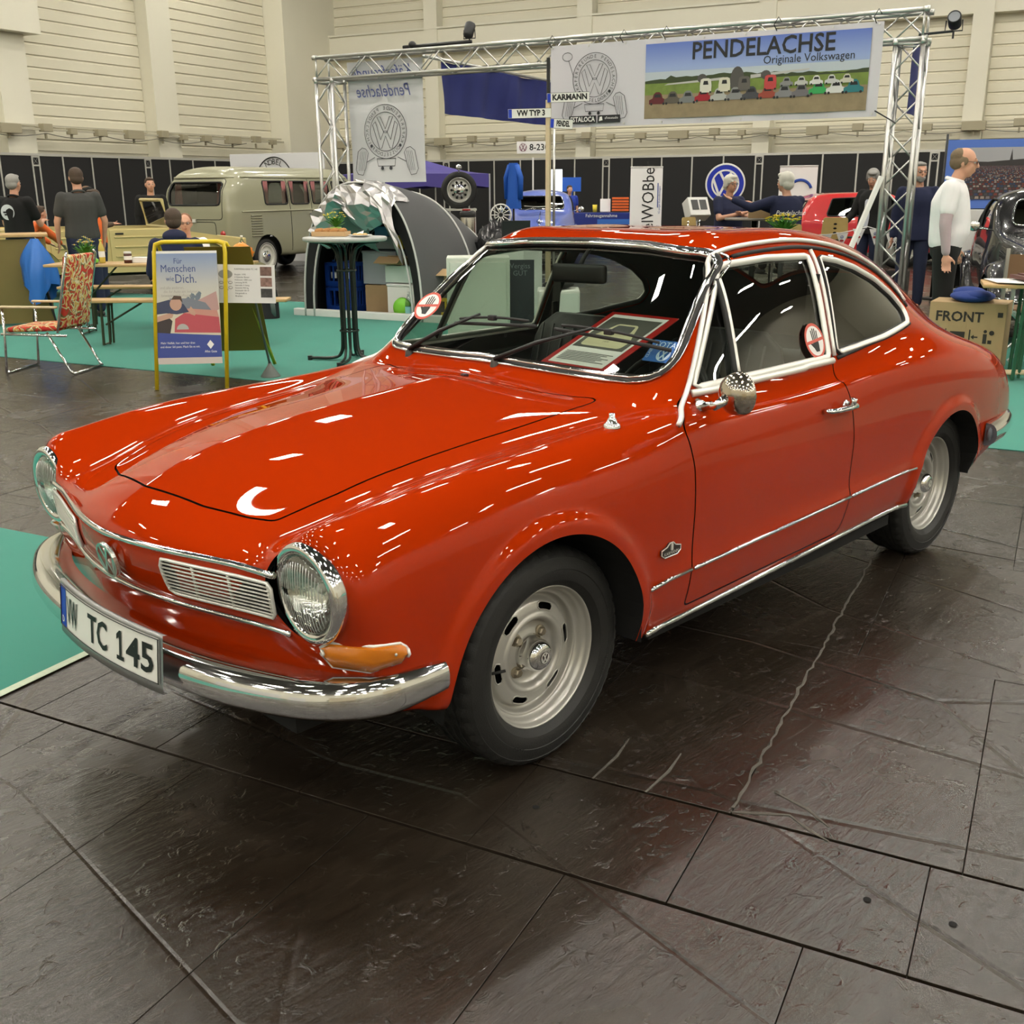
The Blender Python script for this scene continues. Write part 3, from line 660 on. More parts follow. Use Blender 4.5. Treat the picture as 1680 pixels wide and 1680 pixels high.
for s, nm in ((-1, 'L'), (1, 'R')):
    d = doors[0 if s < 0 else 1]
    def frm(name, poly, r, par, m=cream, off=.002, dd=0):
        P = resample(poly, .02); pts = onbody([tuple(p) for p in P], nm, off); return strip(name, pts, r, m, par, closed=True, flat=.6)
    frm('window_frame', dglass, .0125, d); frm('window_frame', qglass, .0115, car)
    frm('window_rubber', [(x, z-.0) for x, z in qglass], .017, car, rubber, -.004)
    strip('belt_strip', onbody([(x, .926+(.004 if x > 1.3 else 0)) for x in np.linspace(.665, 1.49, 30)], nm, .004), .012, cream, d)
    # drip rail along the roof edge and down the A pillar
    rail = [(.515,.862),(.56,.885),(.64,.925),(.80,1.085),(.955,1.248),(.985,1.280),(1.03,1.303),(1.12,1.318),(1.25,1.326),(1.44,1.330),(1.60,1.321),(1.78,1.296),(1.92,1.262),(2.05,1.218),(2.15,1.167),(2.215,1.115),(2.24,1.07)]
    rp = crom([(a, b, 0) for a, b in rail], 4); strip('drip_rail', onbody([(p.x, p.y) for p in rp], nm, .006), .0085, cream)
    rp2 = [(p.x+.006, p.y-.020) for p in rp if p.x > 1.09]; strip('rail_rubber', onbody(rp2, nm, .001), .0075, rubber)
    strip('belt_rubber', onbody([(x, .936+.055*max(0, (x-1.53)/.6)) for x in np.linspace(1.53, 2.17, 16)], nm, .001), .008, rubber)
    # pillar strips between door and quarter window
    strip('pillar_strip', onbody([(1.508+.055*t, .944+.35*t) for t in np.linspace(0, 1, 12)], nm, .005), .008, cream)
    # quarter-light bar and its black channel
    bar = onbody([(.915+.067*t, .945+.285*t) for t in np.linspace(0, 1, 10)], nm, .003)
    strip('quarter_light_bar', bar, .009, cream, d)
    strip('quarter_light_rubber', [p+Vector((-.016,0,0)) for p in bar], .009, rubber, d)
    # handle
    h0 = hitY(1.30, .792, s); h1 = hitY(1.48, .788, s)
    mb = MB(); o_ = Vector((0, s*.032, 0)); mb.tube([h0+Vector((0,s*.004,0)), h0+Vector((.012,s*.026,0)), lerp(h0,h1,.3)+o_, lerp(h0,h1,.7)+o_, h1+Vector((-.02,s*.03,.002)), h1+Vector((0,s*.006,0))], [.010,.011,.012,.013,.017,.016], 10, flat=.8)
    mb.cyl(lerp(h0,h1,.80)+Vector((0,s*.03,.008)), lerp(h0,h1,.80)+Vector((0,s*.036,.032)), .012, 12); mb.build('door_handle', chrome, d, True)
    mb = MB(); mb.ell(lerp(h0,h1,.86)+Vector((0,0,-.0)), (.02,.012,.02)); mb.build('lock_barrel', chrome, d, True)
# hood details: washer nozzles, wipers
n0 = hitZ(.314, -.684); mb = MB(); mb.lathe([(.024,-.002),(.023,.008),(.016,.012),(.012,.022),(.008,.026),(.008,.038),(0,.038)], 20, Matrix.Translation(n0)); mb.build('aerial_base', chrome, car, True)
n0 = hitZ(.42, .02); mb = MB(); mb.box(n0, (.02,.022,.012), 0, .003); mb.build('washer_nozzle', black, car)
def wspt(y, z, off):
    h = BVH0.ray_cast(Vector((-.2, y, z+.45)), Vector((1.0, 0, -.45)).normalized())
    return h[0]+h[1]*off*(1 if h[1].x < 0 or h[1].z > 0 else -1)
def wiper(piv, a, b0, b1):
    e = empty('wiper', (0,0,0), parent=car); P = hitZ(*piv); 
    mb = MB(); mb.lathe([(.017,-.01),(.015,.010),(.009,.014),(.009,.024),(0,.026)], 14, Matrix.Translation(P)); mb.build('wiper_pivot', mat('dark_metal', (.05,.045,.04), .35, .6), e, True)
    mb = MB(); top = P+Vector((0,0,.018)); A = wspt(*a, .03); mb.tube([top, lerp(top, A, .45)+Vector((-.004,0,.010)), A], [.014,.012,.008], 8, flat=.6); mb.build('wiper_arm', black, e, True)
    B0 = wspt(*b0, .015); B1 = wspt(*b1, .015); mb = MB()
    pts = [wspt(lerp(b0[0], b1[0], t), lerp(b0[1], b1[1], t), .010) for t in np.linspace(0, 1, 14)]; mb.tube(pts, .006, 6); mb.tube([p+Vector((-.004,0,.014+.010*math.sin(PI*i/13))) for i, p in enumerate(pts)][1:-1], .0045, 6)
    mb.box(lerp(B0,B1,.5)+Vector((-.006,0,.02)), (.02,.03,.018), 0, .003); mb.build('wiper_blade', rubber, e, True)
wiper((.535,-.005), (-.31,1.015), (-.143,1.010), (-.600,.988)); wiper((.548,.445), (.206,1.023), (.324,.988), (-.06,1.012))
# nose badge
def emblem(M, R, mb, d=.004, w=.16, ring=.1):
    """ring with a V above a W, unit circle scaled by R in the plane of M"""
    def seg(a, b, wd=w): 
        a = Vector(a); b = Vector(b); t = (b-a).normalized(); n = Vector((-t.y, t.x))*wd/2
        mb.prism([tuple((p*R)) for p in (a-n, b-n, b+n, a+n)], 0, d, M)
    for sg in (-1, 1):
        seg((sg*.40,.80), (0,.08)); seg((sg*.88,.36), (sg*.42,-.80)); seg((sg*.42,-.80), (0,.02))
    n = 40; V = []; 
    for k in range(n):
        a = 2*PI*k/n
        for rr, zz in ((1.0,0),(1.0,d),(1.0-ring,d),(1.0-ring,0)): V.append(M @ Vector((rr*R*math.cos(a), rr*R*math.sin(a), zz)))
    mb.add(V, [(k*4+j, k*4+j+1, ((k+1) % n)*4+j+1, ((k+1) % n)*4+j) for k in range(n) for j in range(3)])
    return mb
c0 = hitX(0, .628); c1 = hitX(.0, .66); up = (c1-c0).normalized()
mb = MB(); emblem(frame(c0+Vector((-.012,-.022,.006)), (0,-1,0), up), .047, mb, .010, .17, .13); mb.build('nose_emblem', mat('satin_nickel', (.72,.70,.64), .25, 1), car)
gbar = mat('grille_alloy', (.60,.59,.54), .35, .5)
# grilles: frame plus eight bars and three posts each
for s in (-1, 1):
    e = empty('grille', (0,0,0), parent=car); y0, y1 = .225, .565; z0, z1 = .592, .676
    fr_pts = fillet([(y0, z1), (y0+.012, z0), (y1, z0), (y1, z1)], [.006,.012,.004,.004]); P = [hitX(s*a, b, .006) for a, b in resample(fr_pts, .02)]
    strip('grille_frame', P, .0045, cream, e, closed=True)
    Q = [hitX(s*a, b, .002) for a, b in resample([(y0, z1), (y0+.012, z0), (y1, z0), (y1, z1)], .02)]; cc = sum(Q, Vector())/len(Q)
    mb = MB(); mb.add([cc]+Q, [(0, i+1, (i+1) % len(Q)+1) for i in range(len(Q))]); mb.build('grille_mesh', dark, e)
    for k in range(8):
        z = lerp(z0, z1, (k+1)/9); strip('grille_bar', [hitX(s*y, z, .007) for y in np.linspace(y0+.008, y1, 8)], .0031, gbar, e, flat=.8)
    for t in (.30, .62, .97):
        y = lerp(y0, y1, t); strip('grille_post', [hitX(s*y, z, .005) for z in (z0, z1)], .004, cream, e)
# headlights
lensm = glass_mat('headlight_glass', (.93,.95,.93), 0, 1.3)
refl = mat('headlight_reflector', (.85,.84,.80), .12, 1, bump=.25, bscale=60)
for s in (-1, 1):
    e = empty('headlight', (-.690, s*.656, .667), parent=car); M = Matrix.Rotation(math.radians(-90-3), 4, 'Y')
    # z of the lathe points forward (-x)
    mb = MB(); mb.lathe([(.112,-.03),(.1165,-.012),(.1185,.000),(.1155,.009),(.108,.014),(.099,.012),(.094,.010),(.090,.004)], 56, M); mb.build('headlight_bezel', chrome, e, True)
    mb = MB(); mb.lathe([(.0915,.004),(.089,-.003),(.0895,-.008)], 48, M); mb.build('headlight_gasket', rubber, e, True)
    mb = MB(); mb.lathe([(.091,-.002),(.080,-.022),(.06,-.045),(.035,-.060),(.012,-.066),(0,-.066)], 40, M); mb.build('reflector_bowl', refl, e, True)
    mb = MB(); mb.ell(M @ Vector((0,0,-.038)), (.013,.012,.012)); mb.build('bulb', mat('bulb_glass', (.9,.88,.8), .1, .3), e, True)
    # fluted lens: shallow dome whose surface carries vertical flutes
    P = []
    for i in range(15):
        r = .0905*math.sin(i/14*PI/2); row = []
        for k in range(97):
            a = 2*PI*k/96; x, y = r*math.cos(a), r*math.sin(a); row.append(M @ Vector((x, y, .004+.020*math.sqrt(max(0, 1-(r/.0905)**2))+.0010*math.sin(y*520)*(1-(r/.0905)**8))))
        P.append(row)
    mb = MB(); mb.grid(P); mb.build('headlight_lens', lensm, e, True)
    # ribs moulded in the lens
    mb = MB()
    for k in range(-8, 9):
        y = k*.0095; zz = math.sqrt(max(0, .086**2-y*y))
        for q0, q1 in ((-.1, .45), (.55, .95)): mb.tube([M @ Vector((lerp(-zz, zz, t), y, .006+.0175*math.sqrt(max(0, 1-(y*y+lerp(-zz, zz, t)**2)/.0905**2)))) for t in np.linspace(max(0,q0), q1, 5)], .0011, 4)
    mb.build('lens_flutes', mat('lens_rib', (.75,.77,.74), .1, .6), e, True)
# indicators
amber = mat('amber_lens', (.58,.17,.004), .25, 0, .6)
for s in (-1, 1):
    e = empty('indicator_lamp', (0,0,0), parent=car)
    top = [(-.705,.545),(-.67,.564),(-.62,.561),(-.555,.552),(-.540,.540)]; bot = [(-.712,.532),(-.675,.500),(-.63,.496),(-.565,.508),(-.540,.522)]
    def sp(x, z, off):
        h = hitY(x, z, s, 0) or None
        if h is None or x < -.66:
            hh = BVH0.ray_cast(Vector((-1.2, s*1.2, z)), Vector((x+1.2+.02, -s*(1.2-.68), 0)).normalized()); h = hh[0]
        return h+Vector((-.35, s*.94, 0)).normalized()*off
    rows = []
    for t, off in ((0,.0),(.06,.016),(.5,.024),(.94,.016),(1,.0)):
        rows.append([sp(a[0], lerp(a[1], b[1], t), off) for a, b in zip(top, bot)])
    mb = MB(); mb.grid(rows); n = len(rows[0]); mb.add([r[0] for r in rows]+[r[-1] for r in rows], [(0,1,2,3,4),(9,8,7,6,5)]); o = mb.build('amber_lens', amber, e, True, auto=50)
    ring = [r+Vector((-.2,s*.9,0))*.004 for r in rows[0]+[rows[k][-1] for k in (1,2,3)]+rows[4][::-1]+[rows[k][0] for k in (3,2,1)]]
    strip('lens_rim', ring, .004, cream, e, closed=True)
    mb = MB(); q = sp(-.575,.54,.026); mb.ell(q, (.004,.003,.004), 8, 6); mb.build('lens_screw', steel, e, True)
# front bumper: blade swept round the nose
def sweep(path, prof, ups=None):
    """path: centre points (front line); prof: list of (outward, up)"""
    P = [Vector(p) for p in path]; G_ = []
    for i, p in enumerate(P):
        a = P[max(0, i-1)]; b = P[min(len(P)-1, i+1)]; t = (b-a); t.z = 0; t.normalize(); out = Vector((-t.y, t.x, 0))
        sc = prof[i] if callable(prof) is False and isinstance(prof[0][0], (list, tuple)) else prof
        G_.append([p+out*u+Vector((0,0,w)) for u, w in sc])
    return G_
half = [(-.868,0),(-.866,.12),(-.858,.25),(-.840,.38),(-.812,.50),(-.775,.60),(-.728,.69),(-.665,.752),(-.59,.788),(-.52,.800),(-.46,.804),(-.432,.804)]
path = [(x, -y, .434) for x, y in half[:0:-1]]+[(x, y, .434) for x, y in half]
pc = crom(path, 4); 
base = [(-.085,.050),(-.06,.058),(-.03,.062),(.0,.060),(.014,.052),(.024,.036),(.030,.012),(.030,-.012),(.022,-.038),(.006,-.054),(-.014,-.060),(-.03,-.058),(-.05,-.04),(-.055,.0)]
Gp = []
for i, p in enumerate(pc):
    a = pc[max(0, i-1)]; b = pc[min(len(pc)-1, i+1)]; t = b-a; t.z = 0; t.normalize(); out = Vector((-t.y, t.x, 0))
    if out.dot(p-Vector((1.2,0,0))) < 0: out = -out
    sd = max(0, (abs(p.y)-.70)/.10); kk = .80; pinch = 1-.30*max(0, min(1, (p.x+.60)/.17))
    Gp.append([p+out*(u*pinch if u > -.02 else u*(1-.6*min(1, sd)))+Vector((0,0,w*kk*pinch-.008*min(1, sd)+(.012*min(1, sd) if w > 0 else 0))) for u, w in base])
mb = MB(); mb.grid(Gp); mb.build('front_bumper', chrome, car, True)
mb = MB()
for r in (Gp[0], Gp[-1]): mb.add(r, [tuple(range(len(r)))])
mb.build('bumper_end_cap', chrome, car)
# rear bumper
half = [(3.335,0),(3.33,.3),(3.30,.5),(3.24,.64),(3.14,.735),(3.02,.778),(2.88,.806),(2.74,.822)]
path = [(x, -y, .475) for x, y in half[:0:-1]]+[(x, y, .475) for x, y in half]; pc = crom(path, 4); Gp = []
for i, p in enumerate(pc):
    a = pc[max(0, i-1)]; b = pc[min(len(pc)-1, i+1)]; t = b-a; t.z = 0; t.normalize(); out = Vector((-t.y, t.x, 0))
    if out.dot(p-Vector((1.2,0,0))) < 0: out = -out
    Gp.append([p+out*(u if u > -.02 else max(u, -.02))+Vector((0,0,w*.82)) for u, w in base])
mb = MB(); mb.grid(Gp); mb.build('rear_bumper', chrome, car, True)
mb = MB()
for r in (Gp[0], Gp[-1]): c = sum(r, Vector())/len(r); mb.add(r, [tuple(range(len(r)))]); mb.ell(c, (.02,.012,.03), 10, 8)
mb.build('bumper_end_cap', mat('grey_rubber', (.10,.11,.13), .5), car, True)
# tail lamps
for s in (-1, 1):
    e = empty('tail_lamp', (0,0,0), parent=car)
    mb = MB(); mb.box((3.265, s*.585, .60), (.05,.13,.14), 0, .02); mb.build('lamp_housing', chrome, e, True)
    mb = MB(); mb.box((3.285, s*.585, .60), (.04,.11,.12), 0, .018); mb.build('red_lens', mat('red_lens', (.5,.01,.01), .1, 0, 1), e, True)
# number plate, gently bowed
pe = empty('number_plate', (0,0,0), parent=car)
def plate_x(y): return -.912+.020*((y+.09)/.26)**2
PY0, PY1, PZ = .178, -.348, .476
def pl(u, v, off=0):  # u 0..1 from the car's right to its left as read, v -.5...5
    y = lerp(PY0, PY1, u); x = plate_x(y)+.10*v*.11
    return Vector((x-off, y, PZ+v*.112))
def plate_part(name, u0, u1, v0, v1, off, m, n=16):
    mb = MB(); mb.grid([[pl(lerp(u0, u1, i/n), v, off) for v in (v0, v1)] for i in range(n+1)]); return mb.build(name, m, pe, True)
g = [[pl(i/20, v, off) for v, off in ((.58,-.006),(.58,.004),(-.66,.004),(-.66,-.006))] for i in range(21)]
mb = MB(); mb.grid([[pl(lerp(-.02,1.02,i/20), v, off) for v, off in ((.56,-.008),(.58,.003),(.5,.003),(-.5,.003),(-.70,.003),(-.70,-.008))] for i in range(21)])
mb.build('plate_holder', mat('plate_holder_grey', (.33,.33,.33), .3, .6), pe, True)
plate_part('plate_face', .0, 1, -.5, .5, .005, mat('plate_white', (.80,.79,.74), .4)); plate_part('plate_blue_band', .005, .085, -.5, .5, .0062, mat('eu_blue', (.01,.04,.42), .4))
bz = MB()
for v in (.48, -.48): bz.tube([pl(i/16, v, .007) for i in range(17)], .0016, 4)
for u in (.004, .996): bz.tube([pl(u, v, .007) for v in (-.48, .48)], .0016, 4)
bz.build('plate_edge', black, pe)
def plate_text(s_, u0, u1, h, m, v=0):
    V, F = text_geo(s_, 1, bold=.018, align='LEFT', sx=1); xs = [p.x for p in V]; ys_ = [p.y for p in V]
    x0, x1 = min(xs), max(xs); y0, y1 = min(ys_), max(ys_)
    bm = bmesh.new(); vs = [bm.verts.new(((p.x-x0)/(x1-x0), (p.y-y0)/(y1-y0)-.5, 0)) for p in V]
    for f in F:
        try: bm.faces.new([vs[i] for i in f])
        except ValueError: pass
    for k in range(1, 12):
        bmesh.ops.bisect_plane(bm, geom=list(bm.verts)+list(bm.edges)+list(bm.faces), plane_co=(k/12,0,0), plane_no=(1,0,0))
    bm.verts.index_update(); mb = MB(); mb.add([pl(lerp(u0, u1, p.co.x), p.co.y*h+v, .0075) for p in bm.verts], [[q.index for q in f.verts] for f in bm.faces]); bm.free()
    return mb.build('plate_lettering', m, pe)
blk = mat('plate_black', (.01,.01,.01), .5)
plate_text('VW', .105, .255, .66, blk); plate_text('TC', .385, .585, .66, blk); plate_text('45', .755, .965, .66, blk)
mb = MB(); q1 = [(.30,-.5),(.30,-.36),(.52,-.36),(.52,.28),(.30,.16),(.30,.34),(.56,.5),(.70,.5),(.70,-.36),(.92,-.36),(.92,-.5)]
mb.add([pl(lerp(.645,.745,x), y*.66, .0075) for x, y in q1], [(0,1,2,8,9,10),(2,3,6,7,8),(3,4,5,6)]); mb.build('plate_lettering', blk, pe); plate_text('D', .03, .06, .16, paper, -.3)
# fender script badge
for s in (-1, 1):
    b0 = hitY(.44, .522, s, .003); mb = MB(); M = frame(b0, (1,0,0), (0,.15*s,1)) if s > 0 else frame(b0, (1,0,0), (0,0,1))
    out = [(-.045,-.008),(-.03,-.018),(.03,-.018),(.045,-.008),(.045,.006),(.02,.012),(.008,.022),(-.008,.022),(-.02,.012),(-.045,.006)]
    mb.prism(out, -.004, .004, M); mb.build('maker_badge', mat('dark_badge', (.06,.05,.045), .3, .6), car)
    mb = MB(); mb.tube([M @ Vector((x, y, .004)) for x, y in out], .0018, 5, True); mb.prism([(-.004,.0),(.004,.0),(.004,.02),(-.004,.02)], .003, .008, M)
    text(mb, 'KARMANN', M @ Matrix.Translation((0,-.008,.0052)), .014); mb.build('badge_script', cream, car)
# door mirror on the left door
mroot = empty('door_mirror', (0,0,0), parent=doors[0]); bp_ = hitY(.665, .893, -1)
mb = MB(); hc = Vector((.550,-.925,.970))
mb.cyl(bp_+Vector((0,.004,0)), bp_+Vector((0,-.018,0)), .024, 18, .018); mb.tube([bp_+Vector((0,-.015,0)), bp_+Vector((.01,-.045,.008)), hc+Vector((-.055,.03,-.03)), hc+Vector((-.03,0.01,-.008))], [.014,.012,.011,.016], 12)
mb.build('mirror_stalk', chrome, mroot, True)
R = Matrix.Rotation(math.radians(-12), 3, 'Z'); M = Matrix.Translation(hc) @ (R.to_4x4()) @ Matrix.Rotation(math.radians(90), 4, 'Y')
mb = MB(); mb.lathe([(0,-.040),(.018,-.038),(.038,-.030),(.054,-.014),(.0605,.006),(.0615,.014),(.058,.017)], 40, M); mb.build('mirror_shell', mat('aged_chrome', (.52,.46,.38), .13, 1), mroot, True)
mb = MB(); mb.lathe([(.059,.015),(0,.015)], 40, M); mb.build('mirror_glass', mat('mirror', (.9,.9,.9), .02, 1), mroot, True)
# ---------------------------------------------------------------- wheels
tyre = mat('tyre_rubber', (.014,.014,.0135), .55, bump=.15, bscale=300)
rimm = mat('silver_rim', (.52,.51,.47), .33, .55)
def make_wheel():
    """wheel facing -y, centre at the origin"""
    e = empty('wheel', (0,0,0)); M = Matrix.Rotation(math.radians(90), 4, 'X')   # lathe z -> -y
    R = .306
    prof = [(.188,-.150),(.215,-.164),(.255,-.168),(.285,-.158),(.298,-.146),(.303,-.128),(.305,-.09),(.306,-.04),(.305,0),(.3025,.010),(.295,.022),(.283,.0295),(.2815,.0275),(.262,.0345),(.250,.0365),(.2485,.0345),(.235,.0355),(.218,.030),(.2165,.0275),(.206,.021),(.199,.010),(.196,-.002),(.188,-.012)]
    seg = 168; V = []; F = []
    def width(i): return prof[i]
    for i, (r, z) in enumerate(prof):
        for k in range(seg):
            a = 2*PI*k/seg; rr = r; zz = z
            if 4 <= i <= 10 and (k % 4 == 0): rr -= .005 if i in (4,5,9,10) else .003
            if 5 <= i <= 8 and i % 2 == 0: pass
            V.append(M @ Vector((rr*math.cos(a), rr*math.sin(a), zz)))
    for i in range(len(prof)-1):
        for k in range(seg): F.append((i*seg+k, i*seg+(k+1) % seg, (i+1)*seg+(k+1) % seg, (i+1)*seg+k))
    mb = MB(); mb.add(V, F); mb.build('tyre', tyre, e, True, auto=32)
    # circumferential tread grooves
    mb = MB()
    for z in (-.118,-.083,-.048,-.016): mb.lathe([(.3062,z-.004),(.3066,z),(.3062,z+.004)], 96, M)
    mb.build('tread_groove', dark, e)
    # rim disc with six slots, clipped out of a fine lathe
    rp = [(.2005,-.002),(.2020,.006),(.2000,.0115),(.1965,.012),(.1935,.006),(.1915,-.004),(.186,-.012),(.182,-.024),(.177,-.030),(.172,-.030),(.169,-.034),(.166,-.046),(.160,-.052),(.155,-.050),(.149,-.038),(.143,-.033),(.135,-.030),(.125,-.0275),(.117,-.0265),(.111,-.023),(.105,-.0215),(.099,-.024),(.094,-.031),(.089,-.042),(.080,-.0475),(.070,-.049),(.058,-.046),(.050,-.044),(.044,-.044)]
    rp = [(p.x, p.y) for p in crom([(a, b, 0) for a, b in rp], 3)]
    mb = MB(); seg = 240; mb.lathe(rp, seg); V = np.array(mb.V, float); F = np.array([t for f in mb.F for t in ((f[0], f[1], f[2]), (f[0], f[2], f[3]))]); N = vnorm(V, F)
    if N[:, 2].mean() < 0: F = F[:, ::-1]; N = -N
    r = np.hypot(V[:, 0], V[:, 1]); a = np.arctan2(V[:, 1], V[:, 0]); best = np.full(len(V), 9.)
    for k in range(6):
        a0 = math.radians(68+60*k); da = (a-a0+PI) % (2*PI)-PI; arc = np.maximum(np.abs(da)-.155, 0)*r
        best = np.minimum(best, np.hypot(arc, r-.1335)-.0098)
    V, N, F = clip(V, N, F, -best); Mn = np.array(M.to_3x3()); V = V@Mn.T; N = N@Mn.T
    rim = surf('rim', (V, N, F), rimm, e)
    mb = MB(); mb.lathe([(.19,-.02),(.185,-.055),(.10,-.075),(0,-.08)], 48, M); mb.build('brake_drum', dark, e, True)
    # slot lips
    for k in range(6):
        a0 = math.radians(68+60*k); P = []
        for j in range(28):
            t = j/28
            if t < .4: q = a0-.155+.31*t/.4; rr = .1335+.0108
            elif t < .5: b = (t-.4)/.1*PI; q = a0+.155+math.sin(b)*.0108/.1335; rr = .1335+.0108*math.cos(b)
            elif t < .9: q = a0+.155-.31*(t-.5)/.4; rr = .1335-.0108
            else: b = (t-.9)/.1*PI; q = a0-.155-math.sin(b)*.0108/.1335; rr = .1335-.0108*math.cos(b)
            P.append(M @ Vector((rr*math.cos(q), rr*math.sin(q), -.0295+(rr-.1335)*-.25)))
        strip('slot_lip', P, .0022, rimm, rim, closed=True, seg=6)
    for k in range(4):
        a = math.radians(45+90*k); c = Vector((.066*math.cos(a), .066*math.sin(a), -.05))
        mb = MB(); mb.lathe([(.0125,-.002),(.0125,.017),(.010,.020),(0,.020)], 6, M @ Matrix.Translation(c)); mb.lathe([(.019,-.004),(.017,.006),(.012,.008)], 16, M @ Matrix.Translation(c))
        mb.build('wheel_bolt', [mat('bolt_brass', (.33,.29,.22), .35, .9)], e)
    hub = MB(); hub.lathe([(.053,-.046),(.050,-.030),(.046,-.026),(.046,-.008),(.043,.002),(.036,.011),(.028,.0155),(.020,.0165),(0,.0165)], 36, M); hb = hub.build('hub_cap', chrome, e, True)
    mb = MB(); MM = M @ Matrix.Translation((0,0,.0155)); mb.lathe([(.017,0),(.017,.002),(0,.002)], 24, MM); mb.build('hub_emblem', mat('dark_badge', (.06,.05,.045), .3, .6), hb)
    mb = MB(); emblem(MM @ Matrix.Translation((0,0,.0022)), .0155, mb, .001, .2, .14); mb.build('hub_emblem_mark', cream, hb)
    mb = MB(); a = math.radians(180+4); mb.tube([M @ Vector((.152*math.cos(a), .152*math.sin(a), -.033)), M @ Vector((.118*math.cos(a), .118*math.sin(a), -.016))], .0042, 8); mb.build('valve', rubber, e, True)
    # sidewall lettering in relief
    mb = MB()
    def ring_text(s_, a0, rr, size, flip=False):
        for i, chh in enumerate(s_):
            if chh == ' ': continue
            a = a0-(i*size*.66)/rr; MM = M @ Matrix.Rotation(a-PI/2, 4, 'Z') @ Matrix.Translation((0, rr, .0365-.6*max(0, rr-.25))); text(mb, chh, MM, size, ext=.0006)
    ring_text('175/80R14', math.radians(165), .259, .019); ring_text('TUBELESS', math.radians(-15), .245, .012); ring_text('RADIAL', math.radians(245), .25, .012)
    mb.build('sidewall_lettering', mat('tyre_letter', (.024,.024,.023), .45), e)
    return e
w0 = make_wheel(); w0.parent = car; w0.location = (0,-.708,.306)
for x, s in ((2.4,-1),(0,1),(2.4,1)):
    w = copytree(w0, car); w.location = (x, s*.708, .306); w.rotation_euler = (0, 0, 0 if s < 0 else PI)
    if x > 1: w.rotation_euler = (0, math.radians(25) if s < 0 else 0, 0 if s < 0 else PI)
# ---------------------------------------------------------------- cabin
vinyl = mat('black_vinyl', (.018,.018,.020), .42, bump=.1, bscale=120); carpet_dk = mat('cabin_carpet', (.015,.015,.015), .95)
def seat(x, y, w=.50):
    e = empty('front_seat', (x,y,0), parent=car)
    mb = MB(); mb.box((0,0,.38), (.50,w,.15), 0, .05); mb.build('seat_cushion', vinyl, e, True)
    # rolled backrest with piped flutes
    P = []
    for i in range(13):
        t = i/12; z = .42+.60*t; xx = .22+.16*t; ww = w/2*(1-.10*t) if t < .85 else w/2*(.90-.35*((t-.85)/.15)**2); row = []
        for k in range(25):
            a = 2*PI*k/24; f = .055*(1-.3*t)*(1 if t < .93 else .5); row.append(Vector((xx+f*math.cos(a)+.006*math.cos(6*PI*math.sin(a)*.5)*(math.cos(a) < 0), ww*math.copysign(abs(math.sin(a))**.55, math.sin(a)), z)))
        P.append(row)
    mb = MB(); mb.grid(P); mb.add(P[-1][:-1], [tuple(range(24))]); mb.build('seat_backrest', vinyl, e, True)
    mb = MB()
    for k in range(-3, 4): mb.tube([Vector((.22+.16*t-.056*(1-.3*t), k*.055, .44+.58*t)) for t in np.linspace(0,.93,6)], .004, 5)
    mb.build('seat_piping', mat('piping', (.05,.05,.052), .5), e, True)
    return e
seat(1.02,-.36); seat(1.02,.36)
mb = MB(); mb.box((1.98,0,.40), (.45,1.15,.16), 0, .05); mb.box((2.28,0,.62), (.14,1.15,.42), Matrix.Rotation(.35,3,'Y'), .05); mb.build('rear_seat', vinyl, car, True)
mb = MB(); mb.box((2.62,0,.78), (.62,1.05,.03), 0, .01); mb.build('parcel_shelf', vinyl, car)
mb = MB(); mb.box((1.25,0,.30), (1.5,1.42,.03)); mb.build('cabin_floor', carpet_dk, car)
for s in (-1, 1):
    mb = MB(); mb.box((1.05, s*.715, .58), (.95,.02,.56), 0, .008); mb.build('door_card', vinyl, car)
    mb = MB(); mb.box((1.90, s*.66, .68), (.7,.02,.45), 0, .008); mb.build('side_card', vinyl, car)
# dash
P = []
for y in np.linspace(-.66, .66, 13):
    q = .02*(y/.66)**2; P.append([Vector((.60+q, y, .915)), Vector((.70+q, y, .925)), Vector((.80+q, y, .915)), Vector((.845+q, y, .885)), Vector((.845+q, y, .80)), Vector((.81+q, y, .74)), Vector((.76, y, .70))])
mb = MB(); mb.grid(P); mb.build('dashboard', vinyl, car, True)
sw = empty('steering_wheel', (.955,-.36,.80), parent=car); M = Matrix.Rotation(math.radians(-62), 4, 'Y')
mb = MB(); mb.tube([M @ Vector((.19*math.cos(a), .19*math.sin(a), 0)) for a in np.linspace(0, 2*PI, 49)[:-1]], .013, 8, True); mb.build('wheel_rim', black, sw, True)
mb = MB()
for a in (0, PI, PI/2*3): mb.tube([M @ Vector((0,0,-.03)), M @ Vector((.185*math.sin(a), .185*math.cos(a)*1, 0))], .010, 6, flat=.5)
mb.cyl(M @ Vector((0,0,-.06)), M @ Vector((0,0,-.01)), .045, 16); mb.cyl(M @ Vector((0,0,-.03)), M @ Vector((0,0,-.35)), .02, 10); mb.build('wheel_spokes', black, sw, True)
mb = MB(); mb.tube([(1.04,0,1.325),(.985,0,1.28),(.965,0,1.25)], .008, 8); mb.box((.96,0,1.225), (.03,.22,.065), .15, .012); mb.build('rear_view_mirror', black, car, True)
for s in (-1, 1): mb = MB(); mb.box((1.13, s*.30, 1.295), (.15,.34,.018), Matrix.Rotation(.12,3,'Y'), .008); mb.build('sun_visor', mat('visor_black', (.03,.03,.03), .7), car, True)
for s in (-1, 1): mb = MB(); mb.tube([(1.52,s*.60,1.22),(1.5,s*.60,1.0),(1.45,s*.62,.55)], .024, 6, flat=.12); mb.box((1.49,s*.595,1.02), (.03,.012,.06), 0, .004); mb.build('seat_belt', black, car)
